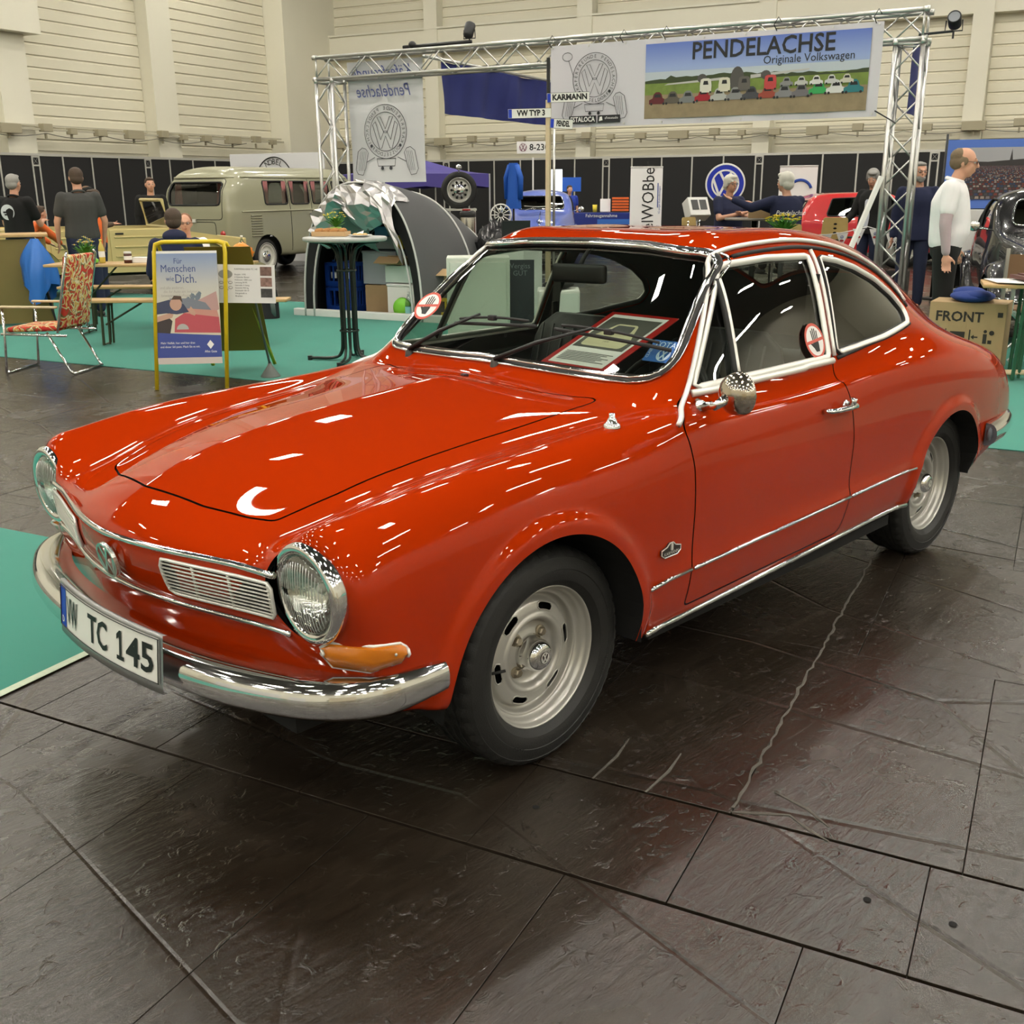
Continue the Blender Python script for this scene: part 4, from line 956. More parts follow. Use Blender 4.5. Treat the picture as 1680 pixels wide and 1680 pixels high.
# round no-touching stickers
def stop_sticker(M, R, par):
    e = empty('no_touching_sticker', (0,0,0), parent=par)
    mb = MB(); mb.prism([(R*math.cos(a), R*math.sin(a)) for a in np.linspace(0, 2*PI, 37)[:-1]], 0, .001, M); mb.build('sticker_disc', mat('sticker_red', (.60,.10,.07), .5), e)
    mb = MB(); mb.prism([(R*.84*math.cos(a), R*.84*math.sin(a)) for a in np.linspace(0, 2*PI, 37)[:-1]], .001, .0014, M); mb.build('sticker_field', paper, e)
    mb = MB(); t = lambda p: (p[0]*R, p[1]*R); q = .0018
    mb.prism([t(p) for p in ((-.10,-.62),(.25,-.62),(.32,-.20),(.30,.05),(-.22,.05),(-.28,-.15),(-.55,.02),(-.60,-.08),(-.25,-.40))], .0014, q, M)
    for k in range(4): a = -.20+.155*k; l = (.60,.70,.68,.55)[k]; mb.prism([t(p) for p in ((a-.05,.0),(a+.05,.0),(a+.07+.03*(k-1.5),l),(a-.02+.03*(k-1.5),l))], .0014, q, M)
    mb.build('hand_print', blk, e)
    mb = MB(); mb.prism([t(p) for p in ((-.85,-.17),(.85,.0),(.85,.17),(-.85,.0))], q, q+.0004, M); mb.build('sticker_bar', M_('sticker_red'), e)
h = hitY(1.405, 1.005, -1, .003); stop_sticker(frame(h, (1,0,0), (0,.36,.93)), .062, doors[0])
p0 = wspt(.555, 1.063, .004); p1 = wspt(.52, 1.12, .004); stop_sticker(frame(p0, (0,-1,0), p1-p0), .062, car)
# blue oil-company sticker inside the screen's lower corner
p0 = wspt(-.565, .995, -.012); p1 = wspt(-.565, 1.05, -.012); M = frame(p0, (0,-1,0), p1-p0); e = empty('oil_sticker', (0,0,0), parent=car)
mb = MB(); mb.box((0,0,0), (.105,.085,.001)); mb.V = [M @ Vector(v) for v in mb.V]; mb.build('sticker_sheet', mat('sticker_blue', (.02,.12,.42), .5), e)
mb = MB(); text(mb, 'TOTAL', M @ Matrix.Translation((.005,.024,.002)), .030); text(mb, 'CLASSIC', M @ Matrix.Translation((-.042,-.005,.002)) @ Matrix.Rotation(PI/2,4,'Z'), .014)
emblem(M @ Matrix.Translation((.012,-.014,.001)), .024, mb, .001, .2, .14); mb.build('sticker_print', mat('sticker_pale', (.55,.70,.85), .5), e)
# red framed show sheet lying on the dash against the screen
fr_c = Vector((.855,-.225,1.020)); bx = Vector((.10,-.99,.0)); 
st = empty('show_sheet', fr_c, 0, 'red-bordered sheet with a picture of a pale car lying behind the windscreen', 'poster')
EX = Vector((-.06,-.99,0)).normalized(); EY = Vector((.93,-.02,.36)).normalized(); M = frame((0,0,0), EX, EY)
mb = MB(); mb.box((0,0,0), (.30,.39,.004), 0, .001); mb.V = [M @ Vector(v) for v in mb.V]; mb.build('red_board', mat('board_red', (.42,.012,.012), .35), st)
mb = MB(); mb.box((0,0,.003), (.245,.35,.001)); mb.V = [M @ Vector(v) for v in mb.V]; mb.build('sheet', paper, st)
mb = MB(); mb.box((0,.045,.0042), (.225,.215,.0006)); mb.V = [M @ Vector(v) for v in mb.V]; mb.build('photo_ground', mat('photo_grey', (.10,.10,.09), .5), st)
mb = MB(); mb.prism(fillet([(-.09,-.05),(-.095,.0),(-.07,.05),(-.045,.11),(.045,.11),(.07,.05),(.095,.0),(.09,-.05)], .02), .0046, .005, M); mb.build('photo_car', mat('photo_cream', (.62,.58,.38), .5), st)
mb = MB(); mb.prism(fillet([(-.05,.055),(-.038,.10),(.038,.10),(.05,.055)], .008), .0051, .0054, M); text(mb, 'SHOW  COUPE', M @ Matrix.Translation((0,.01,.0052)), .014); text(mb, '1970', M @ Matrix.Translation((0,-.015,.0052)), .014)
for k in range(7): mb.prism([(-.105,-.095-.009*k),(.105-.02*(k % 3),-.095-.009*k),(.105-.02*(k % 3),-.098-.009*k),(-.105,-.098-.009*k)], .0046, .005, M)
mb.build('sheet_print', mat('print_grey', (.10,.10,.10), .6), st)
# ================================================================ PEOPLE
skin = mat('skin', (.62,.33,.22), .5, var=.08, vscale=30); skin2 = mat('skin_tan', (.50,.25,.16), .5)
def capsule(mb, a, b, ra, rb, seg=12, sq=1.0):
    a, b = Vector(a), Vector(b); M = aim(a, b); L = (b-a).length; P = []
    for t in (-90,-60,-30,0): P.append((ra*math.cos(math.radians(t)), ra*math.sin(math.radians(t))))
    for t in (0,30,60,90): P.append((rb*math.cos(math.radians(t)), L+rb*math.sin(math.radians(t))))
    P[0] = (.0005, P[0][1]); P[-1] = (.0005, P[-1][1]); V = []; n = len(P)
    for r, z in P:
        for k in range(seg): an = 2*PI*k/seg; V.append(M @ Vector((r*math.cos(an), r*math.sin(an), z)))
    F = [(i*seg+k, i*seg+(k+1) % seg, (i+1)*seg+(k+1) % seg, (i+1)*seg+k) for i in range(n-1) for k in range(seg)]
    F += [tuple(range(seg))[::-1], tuple((n-1)*seg+k for k in range(seg))]; mb.add(V, F)
def loft(mb, secs, seg=20):
    """secs: (centre, rx(front-back), ry(side), up-tilt ignored)"""
    V = []; n = len(secs)
    for c, rx, ry in secs:
        for k in range(seg):
            a = 2*PI*k/seg; V.append(Vector(c)+Vector((rx*math.cos(a), ry*math.copysign(abs(math.sin(a))**.85, math.sin(a)), 0)))
    F = [(i*seg+k, i*seg+(k+1) % seg, (i+1)*seg+(k+1) % seg, (i+1)*seg+k) for i in range(n-1) for k in range(seg)]
    F += [tuple(range(seg))[::-1], tuple((n-1)*seg+k for k in range(seg))]; mb.add(V, F)
def remesh(mb, name, m, parent, vox=.012, smooth=6):
    me = mesh(mb.V, mb.F); bm = bmesh.new(); bm.from_mesh(me); bmesh.ops.recalc_face_normals(bm, faces=bm.faces); bm.to_mesh(me); bm.free()
    o = link('tmp', me); r = o.modifiers.new('r', 'REMESH'); r.mode = 'VOXEL'; r.voxel_size = vox; s = o.modifiers.new('s', 'SMOOTH'); s.factor = .5; s.iterations = smooth
    me2 = bpy.data.meshes.new_from_object(o.evaluated_get(bpy.context.evaluated_depsgraph_get())); bpy.data.objects.remove(o); bpy.data.meshes.remove(me)
    return link(name, me2, m, parent, smooth=True)
def figure(label, loc, rz, height=1.75, J=None, top=None, top_sleeve='short', bottom=None, shoes=None, hair=None, hairstyle='short', face=(0,0), belly=0, glasses=False, sk=None, vox=.0115, under=None, beard=None, group=None, cap=None, extra=None, zlift=0, name='person', torso_w=1.0, jacket_open=None):
    k = height/1.75; sk = sk or skin
    e = empty(name, (loc[0], loc[1], loc[2] if len(loc) > 2 else 0), rz, label, 'person', group)
    D = dict(pelvis=(0,0,.96), waist=(0,0,1.12), chest=(.0,0,1.30), neck=(-.015,0,1.465), head=(.02,0,1.625),
             shL=(-.01,.185,1.405), elL=(-.02,.235,1.13), wrL=(.03,.245,.88), shR=(-.01,-.185,1.405), elR=(-.02,-.235,1.13), wrR=(.03,-.245,.88),
             hipL=(0,.092,.93), knL=(.015,.105,.50), anL=(0,.11,.085), hipR=(0,-.092,.93), knR=(.015,-.105,.50), anR=(0,-.11,.085))
    for q, v in (J or {}).items(): D[q] = v
    D = {q: Vector(v)*k for q, v in D.items()}; D = {q: v+Vector((0,0,zlift)) for q, v in D.items()}
    hd = D['head']; Rh = Matrix.Rotation(face[0], 3, 'Z') @ Matrix.Rotation(face[1], 3, 'Y')
    hp = lambda x, y, z: hd+Rh @ Vector((x*k, y*k, z*k))
    def hell(mb, c, r, seg=16, rg=12): mb.ell(hp(*c), [q*k for q in r], seg, rg, Rh)
    # -- continuous body
    mb = MB()
    hell(mb, (-.012,0,.025), (.094,.074,.092)); hell(mb, (.022,0,-.035), (.066,.058,.072)); hell(mb, (.045,0,-.085), (.030,.032,.024)); hell(mb, (.078,0,.028), (.018,.045,.012))
    capsule(mb, hp(.088,0,.022), hp(.108,0,-.018), .009*k, .015*k, 8); hell(mb, (.084,0,-.052), (.012,.024,.007)); hell(mb, (.082,0,-.064), (.011,.020,.007))
    for s in (-1,1): hell(mb, (-.005,s*.077,-.005), (.020,.010,.032), 10, 8); hell(mb, (.06,s*.035,-.022), (.022,.022,.02), 10, 8)
    capsule(mb, D['neck']-Vector((0,0,.04*k)), hp(-.01,0,-.06), .058*k, .052*k)
    def torso(mb, g, b=0):
        P, Wt, C, N = D['pelvis'], D['waist'], D['chest'], D['neck']; w = torso_w; f = Vector((1,0,0))
        loft(mb, [(P-Vector((0,0,.07*k)), (.085+g)*k, (.135*w+g)*k), (P, (.105+g+b*.4)*k, (.165*w+g)*k), (lerp(P, Wt, .55)+f*b*.45*k, (.105+g+b)*k, (.155*w+g+b*.4)*k), (Wt+f*b*.4*k, (.105+g+b)*k, (.148*w+g+b*.4)*k), (C, (.118+g+b*.35)*k, (.168*w+g)*k), (lerp(C, N, .45), (.105+g)*k, (.165*w+g)*k), (lerp(C, N, .78), (.078+g)*k, (.115*w+g)*k), (N-Vector((0,0,.012*k)), (.055+g)*k, (.062+g)*k)])
    torso(mb, 0, belly)
    for s in 'LR':
        capsule(mb, D['sh'+s], D['el'+s], .050*k, .039*k); capsule(mb, D['el'+s], D['wr'+s], .038*k, .024*k)
        capsule(mb, D['hip'+s], D['kn'+s], .083*k, .054*k, 14); capsule(mb, D['kn'+s], D['an'+s], .052*k, .036*k, 14); capsule(mb, D['an'+s], D['an'+s]+Vector((.09*k,0,-.045*k)), .036*k, .028*k)
        # hand: palm, four fingers, thumb at the side
        W_, E_ = D['wr'+s], D['el'+s]; d = (W_-E_).normalized(); sd = Vector((d.y, -d.x, 0)) if abs(d.z) < .8 else Vector((1,0,0)); sd = (sd-d*sd.dot(d)).normalized(); nn = d.cross(sd)
        if s == 'R': nn = -nn
        B = Matrix((d, sd, nn)).transposed(); mb.ell(W_+d*.048*k, (.050*k,.040*k,.018*k), 12, 8, B)
        for i, (off, ln) in enumerate(((.030,.070),(.010,.078),(-.011,.073),(-.031,.056))):
            p0 = W_+d*.075*k+sd*off*k; p1 = p0+d*ln*.55*k+sd*off*.12*k-nn*.004*k; p2 = p1+d*ln*.42*k-nn*.022*k; capsule(mb, p0, p1, .0088*k, .0082*k, 8); capsule(mb, p1, p2, .0082*k, .0068*k, 8)
        t0 = W_+d*.03*k+sd*.032*k; t1 = t0+d*.032*k+sd*.028*k-nn*.006*k; capsule(mb, t0, t1, .012*k, .010*k, 8); capsule(mb, t1, t1+d*.030*k+sd*.004*k-nn*.008*k, .010*k, .0078*k, 8)
    body = remesh(mb, 'body', sk, e, vox)
    # -- eyes, lips, brows
    mb = MB()
    for s in (-1,1): hell(mb, (.079,s*.030,.010), (.010,.014,.008), 10, 8)
    mb.build('eye', mat('eye_white', (.75,.72,.68), .25), e, True)
    mb = MB()
    for s in (-1,1): hell(mb, (.0865,s*.030,.009), (.004,.0065,.0065), 8, 6)
    mb.build('iris', mat('iris_dark', (.03,.025,.02), .2), e, True)
    mb = MB(); hell(mb, (.0935,0,-.053), (.004,.020,.0045), 10, 6); mb.build('lips', mat('lip', (.42,.15,.12), .5), e, True)
    # -- hair
    if hair:
        mb = MB()
        if hairstyle == 'short': hell(mb, (-.026,0,.042), (.090,.083,.086)); hell(mb, (-.055,0,-.01), (.060,.076,.062)); [hell(mb, (.078,s*.032,.040), (.010,.018,.005), 8, 6) for s in (-1,1)]; hell(mb, (.028,0,.092), (.052,.06,.026))
        elif hairstyle == 'thick': hell(mb, (-.026,0,.048), (.104,.094,.098)); hell(mb, (-.058,0,-.015), (.066,.088,.075)); hell(mb, (.035,.01,.098), (.056,.066,.034)); [hell(mb, (-.005,s*.076,.01), (.036,.018,.05), 10, 8) for s in (-1,1)]; [hell(mb, (.080,s*.032,.040), (.010,.020,.007), 8, 6) for s in (-1,1)]
        elif hairstyle == 'receding': hell(mb, (-.048,0,-.002), (.070,.080,.062)); hell(mb, (-.050,0,.045), (.072,.074,.066)); [hell(mb, (.0,s*.074,.012), (.034,.012,.036), 10, 8) for s in (-1,1)]; [hell(mb, (.080,s*.032,.040), (.010,.018,.005), 8, 6) for s in (-1,1)]
        elif hairstyle == 'long':
            hell(mb, (-.026,0,.045), (.102,.092,.092)); hell(mb, (-.06,0,-.07), (.06,.10,.12))
            for i in range(9):
                a = math.radians(100+20*i); capsule(mb, hp(.07*math.cos(a)-.02, .09*math.sin(a), .0), hp(.09*math.cos(a)-.04, .12*math.sin(a), -.26), .025*k, .014*k, 8)
        elif hairstyle == 'bun': hell(mb, (-.030,0,.040), (.090,.082,.086)); hell(mb, (-.11,0,.06), (.04,.04,.04))
        remesh(mb, 'hair', hair, e, .008*max(1, vox/.0115), 3)
    if beard:
        mb = MB(); hell(mb, (.030,0,-.062), (.066,.060,.045)); hell(mb, (.055,0,-.09), (.034,.034,.026)); remesh(mb, 'beard', beard, e, .008, 3)
    if cap:
        mb = MB(); hell(mb, (-.02,0,.058), (.106,.094,.075)); mb.box(hp(.10,0,.06), (.09*k,.13*k,.012*k), Rh, .004); remesh(mb, 'cap', cap, e, .008, 3)
    if glasses:
        mb = MB()
        for s in (-1,1):
            mb.tube([hp(.098, s*.031+.021*math.cos(a), .010+.015*math.sin(a)) for a in np.linspace(0, 2*PI, 13)[:-1]], .0024*k, 6, True); mb.tube([hp(.096, s*.052, .014), hp(.0, s*.083, .012)], .0022*k, 6)
        mb.tube([hp(.1,-.010,.013), hp(.104,0,.016), hp(.1,.010,.013)], .0022*k, 6); mb.build('glasses', mat('spectacle_frame', (.03,.02,.02), .3), e, True)
    # -- clothes
    if under:
        mb = MB(); 
        for s in 'LR': capsule(mb, D['sh'+s], D['el'+s], .060*k, .050*k); capsule(mb, D['el'+s], lerp(D['el'+s], D['wr'+s], .93), .050*k, .036*k)
        torso(mb, .006, belly); remesh(mb, 'undershirt', under, e, .013)
    if top:
        mb = MB(); g = .020 if top_sleeve != 'jacket' else .038; torso(mb, g, belly)
        if top_sleeve == 'jacket': loft(mb, [(D['pelvis']-Vector((0,0,.12*k)), .15*k, .20*torso_w*k), (D['pelvis'], .15*k, .205*torso_w*k), (D['waist'], .14*k, .19*torso_w*k)])
        for s in 'LR':
            a, b, c = D['sh'+s], D['el'+s], D['wr'+s]; fat = .066 if top_sleeve == 'short' else .062
            capsule(mb, a, lerp(a, b, .62) if top_sleeve == 'short' else b, (fat+.008)*k, (fat)*k)
            if top_sleeve in ('long','jacket'): capsule(mb, b, lerp(b, c, .92), (fat-.006)*k, .042*k)
            mb.ell(lerp(D['neck'], a, .55)-Vector((0,0,.015*k)), (.07*k,.075*k,.055*k))
        mb.ell(D['neck']-Vector((0,0,.020*k)), (.074*k,.078*k,.026*k))
        o = remesh(mb, 'jacket' if top_sleeve == 'jacket' else ('sweater' if top_sleeve == 'long' else 'shirt'), top, e, .013)
        if top_sleeve == 'short':
            mb = MB(); mb.tube([D['neck']+Vector((.068*math.cos(a)*k, .070*math.sin(a)*k, (.002-.020*math.cos(a))*k)) for a in np.linspace(0, 2*PI, 21)[:-1]], .010*k, 6, True, flat=1.6); mb.build('collar', top, o, True)
    if jacket_open:
        mb = MB(); C = D['chest']; loft(mb, [(D['pelvis']+Vector((.085*k,0,-.05*k)), .07*k, .07*k), (D['waist']+Vector((.075*k,0,0)), .078*k, .075*k), (C+Vector((.085*k,0,0)), .078*k, .07*k), (lerp(C, D['neck'], .8)+Vector((.05*k,0,0)), .06*k, .05*k)]); remesh(mb, 'shirt_front', jacket_open, e, .013)
    if bottom:
        mb = MB(); P = D['pelvis']; loft(mb, [(P-Vector((0,0,.10*k)), .115*k, .165*k), (P, (.122+belly*.3)*k, .183*k), (P+Vector((0,0,.055*k)), (.115+belly*.4)*k, .170*k)])
        for s in 'LR': capsule(mb, D['hip'+s], D['kn'+s], .105*k, .075*k, 16); capsule(mb, D['kn'+s], D['an'+s]+Vector((0,0,.03*k)), .074*k, .060*k, 16)
        remesh(mb, 'trousers', bottom, e, .013)
        mb = MB()
        for s in 'LR': A = D['an'+s]; mb.ell(A+Vector((.055*k,0,-.048*k)), (.135*k,.048*k,.042*k)); mb.box(A+Vector((.055*k,0,-.078*k)), (.25*k,.085*k,.016*k), 0, .005)
        mb.build('shoes', shoes or black, e, True)
    return e, hp
SIT = dict(pelvis=(0,0,.56), waist=(.0,0,.72), chest=(.02,0,.90), neck=(.0,0,1.065), head=(.04,0,1.225), shL=(.01,.185,1.005), shR=(.01,-.185,1.005), elL=(.10,.23,.75), wrL=(.32,.15,.78), elR=(.10,-.23,.75), wrR=(.32,-.15,.78), hipL=(.02,.09,.53), knL=(.44,.12,.53), anL=(.42,.12,.085), hipR=(.02,-.09,.53), knR=(.44,-.12,.53), anR=(.42,-.12,.085))
def fz(x, y, px_deg): return px_deg
navy = mat('navy_cloth', (.012,.016,.05), .85, bump=.1, bscale=80); dgrey = mat('dark_grey_cloth', (.055,.055,.052), .9, bump=.1, bscale=60); blackc = mat('black_cloth', (.008,.008,.008), .9); whitec = mat('white_cloth', (.84,.82,.83), .85, bump=.35, bscale=9)
jeans = mat('dark_jeans', (.018,.024,.055), .9); pinkc = mat('pale_checked_shirt', (.45,.36,.38), .85); orangec = mat('orange_cloth', (.80,.15,.03), .8); paleblue = mat('pale_blue_shirt', (.55,.58,.66), .85)
hg = mat('grey_hair', (.30,.29,.27), .75, bump=.5, bscale=120); hw = mat('white_hair', (.72,.70,.62), .7, bump=.5, bscale=120); hb_ = mat('brown_hair', (.07,.045,.03), .7, bump=.5, bscale=120); hl = mat('sandy_hair', (.17,.12,.07), .7, bump=.5, bscale=120)
def face_to(loc, target): return math.atan2(target[1]-loc[1], target[0]-loc[0])
CAMXY = (-1.915,-2.487)
def away(x, y, dd=0): return math.atan2(y-CAMXY[1], x-CAMXY[0])+math.radians(dd)
# left side
p = (3.73,11.95); e, hp = figure('grey-haired man in a black T-shirt with round white back print at far left', p, away(*p, -35), 1.74, dict(elR=(.12,-.24,1.12), wrR=(.30,-.16,1.16), elL=(.10,.25,1.12), wrL=(.28,.2,1.12)), blackc, 'short', jeans, hair=hg, belly=.03)
mb = MB(); M = frame((-.135,.03,1.27), (0,-1,0), (0,0,1)); mb.prism([(.095*math.cos(a), .095*math.sin(a)) for a in np.linspace(0, 2*PI, 25)[:-1]], 0, .006, M); mb.build('back_print', mat('print_pale', (.62,.66,.68), .7), e)
mb = MB(); mb.box((0,0,0), (.12,.02,.002)); mb.box((0,-.03,0), (.09,.02,.002)); mb.V = [M @ (Vector(v)+Vector((0,0,.008))) for v in mb.V]; mb.build('print_stripes', blackc, e)
p = (4.02,10.74); figure('man in dark grey T-shirt and navy jeans, back turned, before the beige open car', p, away(*p, 8), 1.80, dict(elL=(-.0,.27,1.13), wrL=(.06,.27,.90), elR=(0,-.27,1.13), wrR=(.08,-.25,.90)), dgrey, 'short', jeans, hair=hb_, torso_w=1.12)
p = (4.80,12.0); figure('person in an orange top mostly hidden behind the man in dark grey', p, away(*p, 100), 1.55, dict(elR=(.10,-.24,1.1), wrR=(.2,-.2,.92)), orangec, 'long', jeans, hair=hb_)
p = (3.95,12.45); figure('person in an orange and black jacket bending over the hood of the beige open car', p, away(*p, -60), 1.5, dict(chest=(.18,0,1.20), neck=(.26,0,1.32), head=(.36,0,1.44), shL=(.22,.18,1.27), shR=(.22,-.18,1.27), elL=(.40,.2,1.10), wrL=(.55,.16,.98), elR=(.40,-.2,1.1), wrR=(.55,-.16,.98)), orangec, 'long', jeans, hair=hb_)
p = (3.43,7.38); figure('man in a navy hooded sweater sitting with his back turned on the beer bench', p, away(*p, -2), 1.76, dict(SIT, elL=(.10,.25,.74), elR=(.10,-.25,.74)), navy, 'long', jeans, hair=hb_, torso_w=1.15, zlift=-.0)
mb = MB(); mb.ell((-.05,0,1.09), (.10,.12,.07)); o = bpy.data.objects['person']; 
hood_o = [c for c in COL.objects if c.get('label', '').startswith('man in a navy hooded')][0]; remesh(mb, 'hood', navy, hood_o, .012)
p = (4.30,8.72); figure('woman with glasses in a white top facing the man in the navy hooded sweater', p, away(*p, 178), 1.66, SIT, whitec, 'long', jeans, hair=mat('auburn_hair', (.22,.10,.05), .7), hairstyle='bun', glasses=True)
p = (6.98,14.6); figure('person with brown hair mostly hidden behind the rear corner of the olive van', p, away(*p, 190), 1.74, None, blackc, 'long', jeans, hair=hb_)
# middle
p = (19.75,16.62); figure('man in a blue shirt standing behind the blue counter', p, away(*p, 200), 1.60, dict(elR=(.10,-.24,1.1), wrR=(.28,-.16,1.0)), mat('blue_cloth', (.02,.05,.35), .8), 'short', jeans, hair=hb_, vox=.014)
HS = {q: (v[0], v[1], v[2]+.30) for q, v in SIT.items()}; HS.update(anL=(.38,.12,.45), anR=(.38,-.12,.45))
p = (11.62,6.40); figure('white-haired man with glasses in a navy shirt sitting with folded arms at the high table', p, away(*p, 215), 1.78, dict(HS, elL=(.14,.25,1.07), wrL=(.34,-.02,1.13), elR=(.14,-.25,1.07), wrR=(.34,.04,1.15)), navy, 'short', jeans, hair=hw, hairstyle='thick', glasses=True, belly=.05, torso_w=1.12)
p = (10.95,5.05); e, hp = figure('white-haired man seen from behind, white script on navy shirt, pointing across high table', p, away(*p, 25), 1.80, dict(HS, head=(.05,.03,1.52), elL=(.16,.42,1.22), wrL=(.30,.62,1.32), elR=(.20,.02,1.16), wrR=(.30,.34,1.27), shR=(.01,-.17,1.30)), navy, 'long', blackc, hair=hw, hairstyle='thick', torso_w=1.15, face=(.5,0), belly=.03)
M = frame((-.150,.02,1.16), (0,-1,0), (0,0,1)); mb = MB(); text(mb, 'Pendelachse', M @ Matrix.Translation((0,.03,.004)), .085, shear=.3); text(mb, 'Originale Volkswagen', M @ Matrix.Translation((0,-.04,.004)), .030); mb.build('back_script', paper, e)
p = (13.33,5.04); figure('grey-haired man in black jacket over pale blue shirt looking down beside the truss', p, away(*p, 150), 1.76, dict(head=(.06,0,1.61), elR=(.06,-.27,1.12), wrR=(.24,-.30,.98), elL=(.0,.26,1.1)), blackc, 'jacket', jeans, hair=hg, hairstyle='thick', face=(.3,.35), jacket_open=paleblue)
p = (11.31,3.46); figure('grey-haired man with glasses and a short grey beard standing behind the truss leg', p, away(*p, 172), 1.80, None, navy, 'jacket', jeans, hair=hg, glasses=True, face=(.5,0), beard=hg, torso_w=.95)
p = (7.66,1.52); figure('man in white polo shirt over checked long sleeves and black trousers, looking right', p, away(*p, -88), 1.86, dict(elR=(-.03,-.25,1.13), wrR=(.00,-.25,.89), elL=(.02,.25,1.14), wrL=(.08,.24,.92), neck=(.015,0,1.465), head=(.075,0,1.60)), whitec, 'short', blackc, hair=hl, hairstyle='receding', glasses=True, belly=.035, under=pinkc, vox=.010, torso_w=1.04, face=(-.1,.12), sk=skin)
# ================================================================ OTHER VEHICLES
def shell(secs, lv=3):
    """secs: [(x, [(y,z)...])] half profiles from sill to roof centre"""
    n = len(secs); m = len(secs[0][1]); V = []; F = []; mir = {}
    def xs(s, j): return s[0][j] if isinstance(s[0], (list, tuple)) else s[0]
    for s in secs:
        for j, (y, z) in enumerate(s[1]): V.append((xs(s, j), -y, z))
    N0 = len(V)
    for i, s in enumerate(secs):
        for j, (y, z) in enumerate(s[1]):
            if y < 1e-6: mir[i*m+j] = i*m+j
            else: mir[i*m+j] = len(V); V.append((xs(s, j), y, z))
    for i in range(n-1):
        for j in range(m-1):
            q = (i*m+j, i*m+j+1, (i+1)*m+j+1, (i+1)*m+j); F.append(q); F.append(tuple(mir[a] for a in q)[::-1])
    me = mesh(V, F); o = link('tmp', me); md = o.modifiers.new('s', 'SUBSURF'); md.levels = lv; md.boundary_smooth = 'PRESERVE_CORNERS'
    tgt = np.array(V); P = tgt.copy()
    md.levels = 2
    for it in range(2):
        me.vertices.foreach_set('co', P.ravel()); me.update(); em = o.evaluated_get(bpy.context.evaluated_depsgraph_get()).to_mesh(); co = np.empty(len(em.vertices)*3); em.vertices.foreach_get('co', co); P += (tgt-co.reshape(-1,3)[:len(tgt)])*.7
        o.evaluated_get(bpy.context.evaluated_depsgraph_get()).to_mesh_clear()
    me.vertices.foreach_set('co', P.ravel()); me.update(); md.levels = lv
    em = bpy.data.meshes.new_from_object(o.evaluated_get(bpy.context.evaluated_depsgraph_get())); bpy.data.objects.remove(o)
    bm = bmesh.new(); bm.from_mesh(em); bmesh.ops.recalc_face_normals(bm, faces=bm.faces); bmesh.ops.triangulate(bm, faces=bm.faces); bm.to_mesh(em); bm.free()
    V = np.empty(len(em.vertices)*3); em.vertices.foreach_get('co', V); V = V.reshape(-1,3); F = np.empty(len(em.polygons)*3, int); em.polygons.foreach_get('vertices', F); F = F.reshape(-1,3); bpy.data.meshes.remove(em)
    N = vnorm(V, F)
    if (N[:, 1]*np.sign(V[:, 1])).mean() < 0: F = F[:, ::-1]; N = -N
    return V, N, F
def carve(T, wins, glass, paint, parent, arches=(), inner=True):
    """wins: (name, 'S'|'F'|'B'|'T', polygon); windows on the sides are mirrored automatically"""
    V, N, F = T; fs = []
    for nm, ax, P in wins:
        if ax == 'S': f = sdpoly(V[:, [0,2]], P); f = np.where(np.abs(V[:, 1]) < .3, 1, f)
        elif ax == 'F': f = sdpoly(V[:, [1,2]], P); f = np.where(V[:, 0] > V[:, 0].mean(), 1, f)
        elif ax == 'B': f = sdpoly(V[:, [1,2]], P); f = np.where(V[:, 0] < V[:, 0].mean(), 1, f)
        else: f = sdpoly(V[:, [0,1]], P)
        fs.append(f)
    fa = np.full(len(V), 1.)
    for ax, az, R in arches: fa = np.minimum(fa, np.hypot(V[:, 0]-ax, V[:, 2]-az)-R)
    E = np.stack(fs+[fa], 1); W4 = np.hstack([V, E])
    cur = (W4, N, F)
    for i in range(len(fs)+1): cur = clip(*cur, -cur[0][:, 3+i])
    body = surf('body_shell', (cur[0][:, :3], cur[1], cur[2]), paint, parent)
    if inner: 
        i_ = surf('inner_lining', (cur[0][:, :3]-cur[1]*.03, cur[1], cur[2]), LIN, parent)
    for i, (nm, ax, P) in enumerate(wins):
        g = clip(W4, N, F, W4[:, 3+i]-.004)
        for s in ((-1,1) if ax == 'S' else (0,)):
            gg = clip(*g, -g[0][:, 1]*s) if s else g
            if len(gg[2]): surf(nm, (gg[0][:, :3], gg[1], gg[2]), glass, parent, -.012)
    return body
def bvh_of(T): return BVHTree.FromPolygons([tuple(v) for v in T[0]], [tuple(f) for f in T[2]])
def ring_on(bv, P, ax, s, off):
    out = []
    for a, b in resample(P, .05):
        if ax == 'S': h = bv.ray_cast(Vector((a, 3*s, b)), Vector((0,-s,0)))
        elif ax == 'F': h = bv.ray_cast(Vector((-6, a, b)), Vector((1,0,0)))
        else: h = bv.ray_cast(Vector((6, a, b)), Vector((-1,0,0)))
        if h[0] is not None: out.append(h[0]+h[1]*off)
    return out
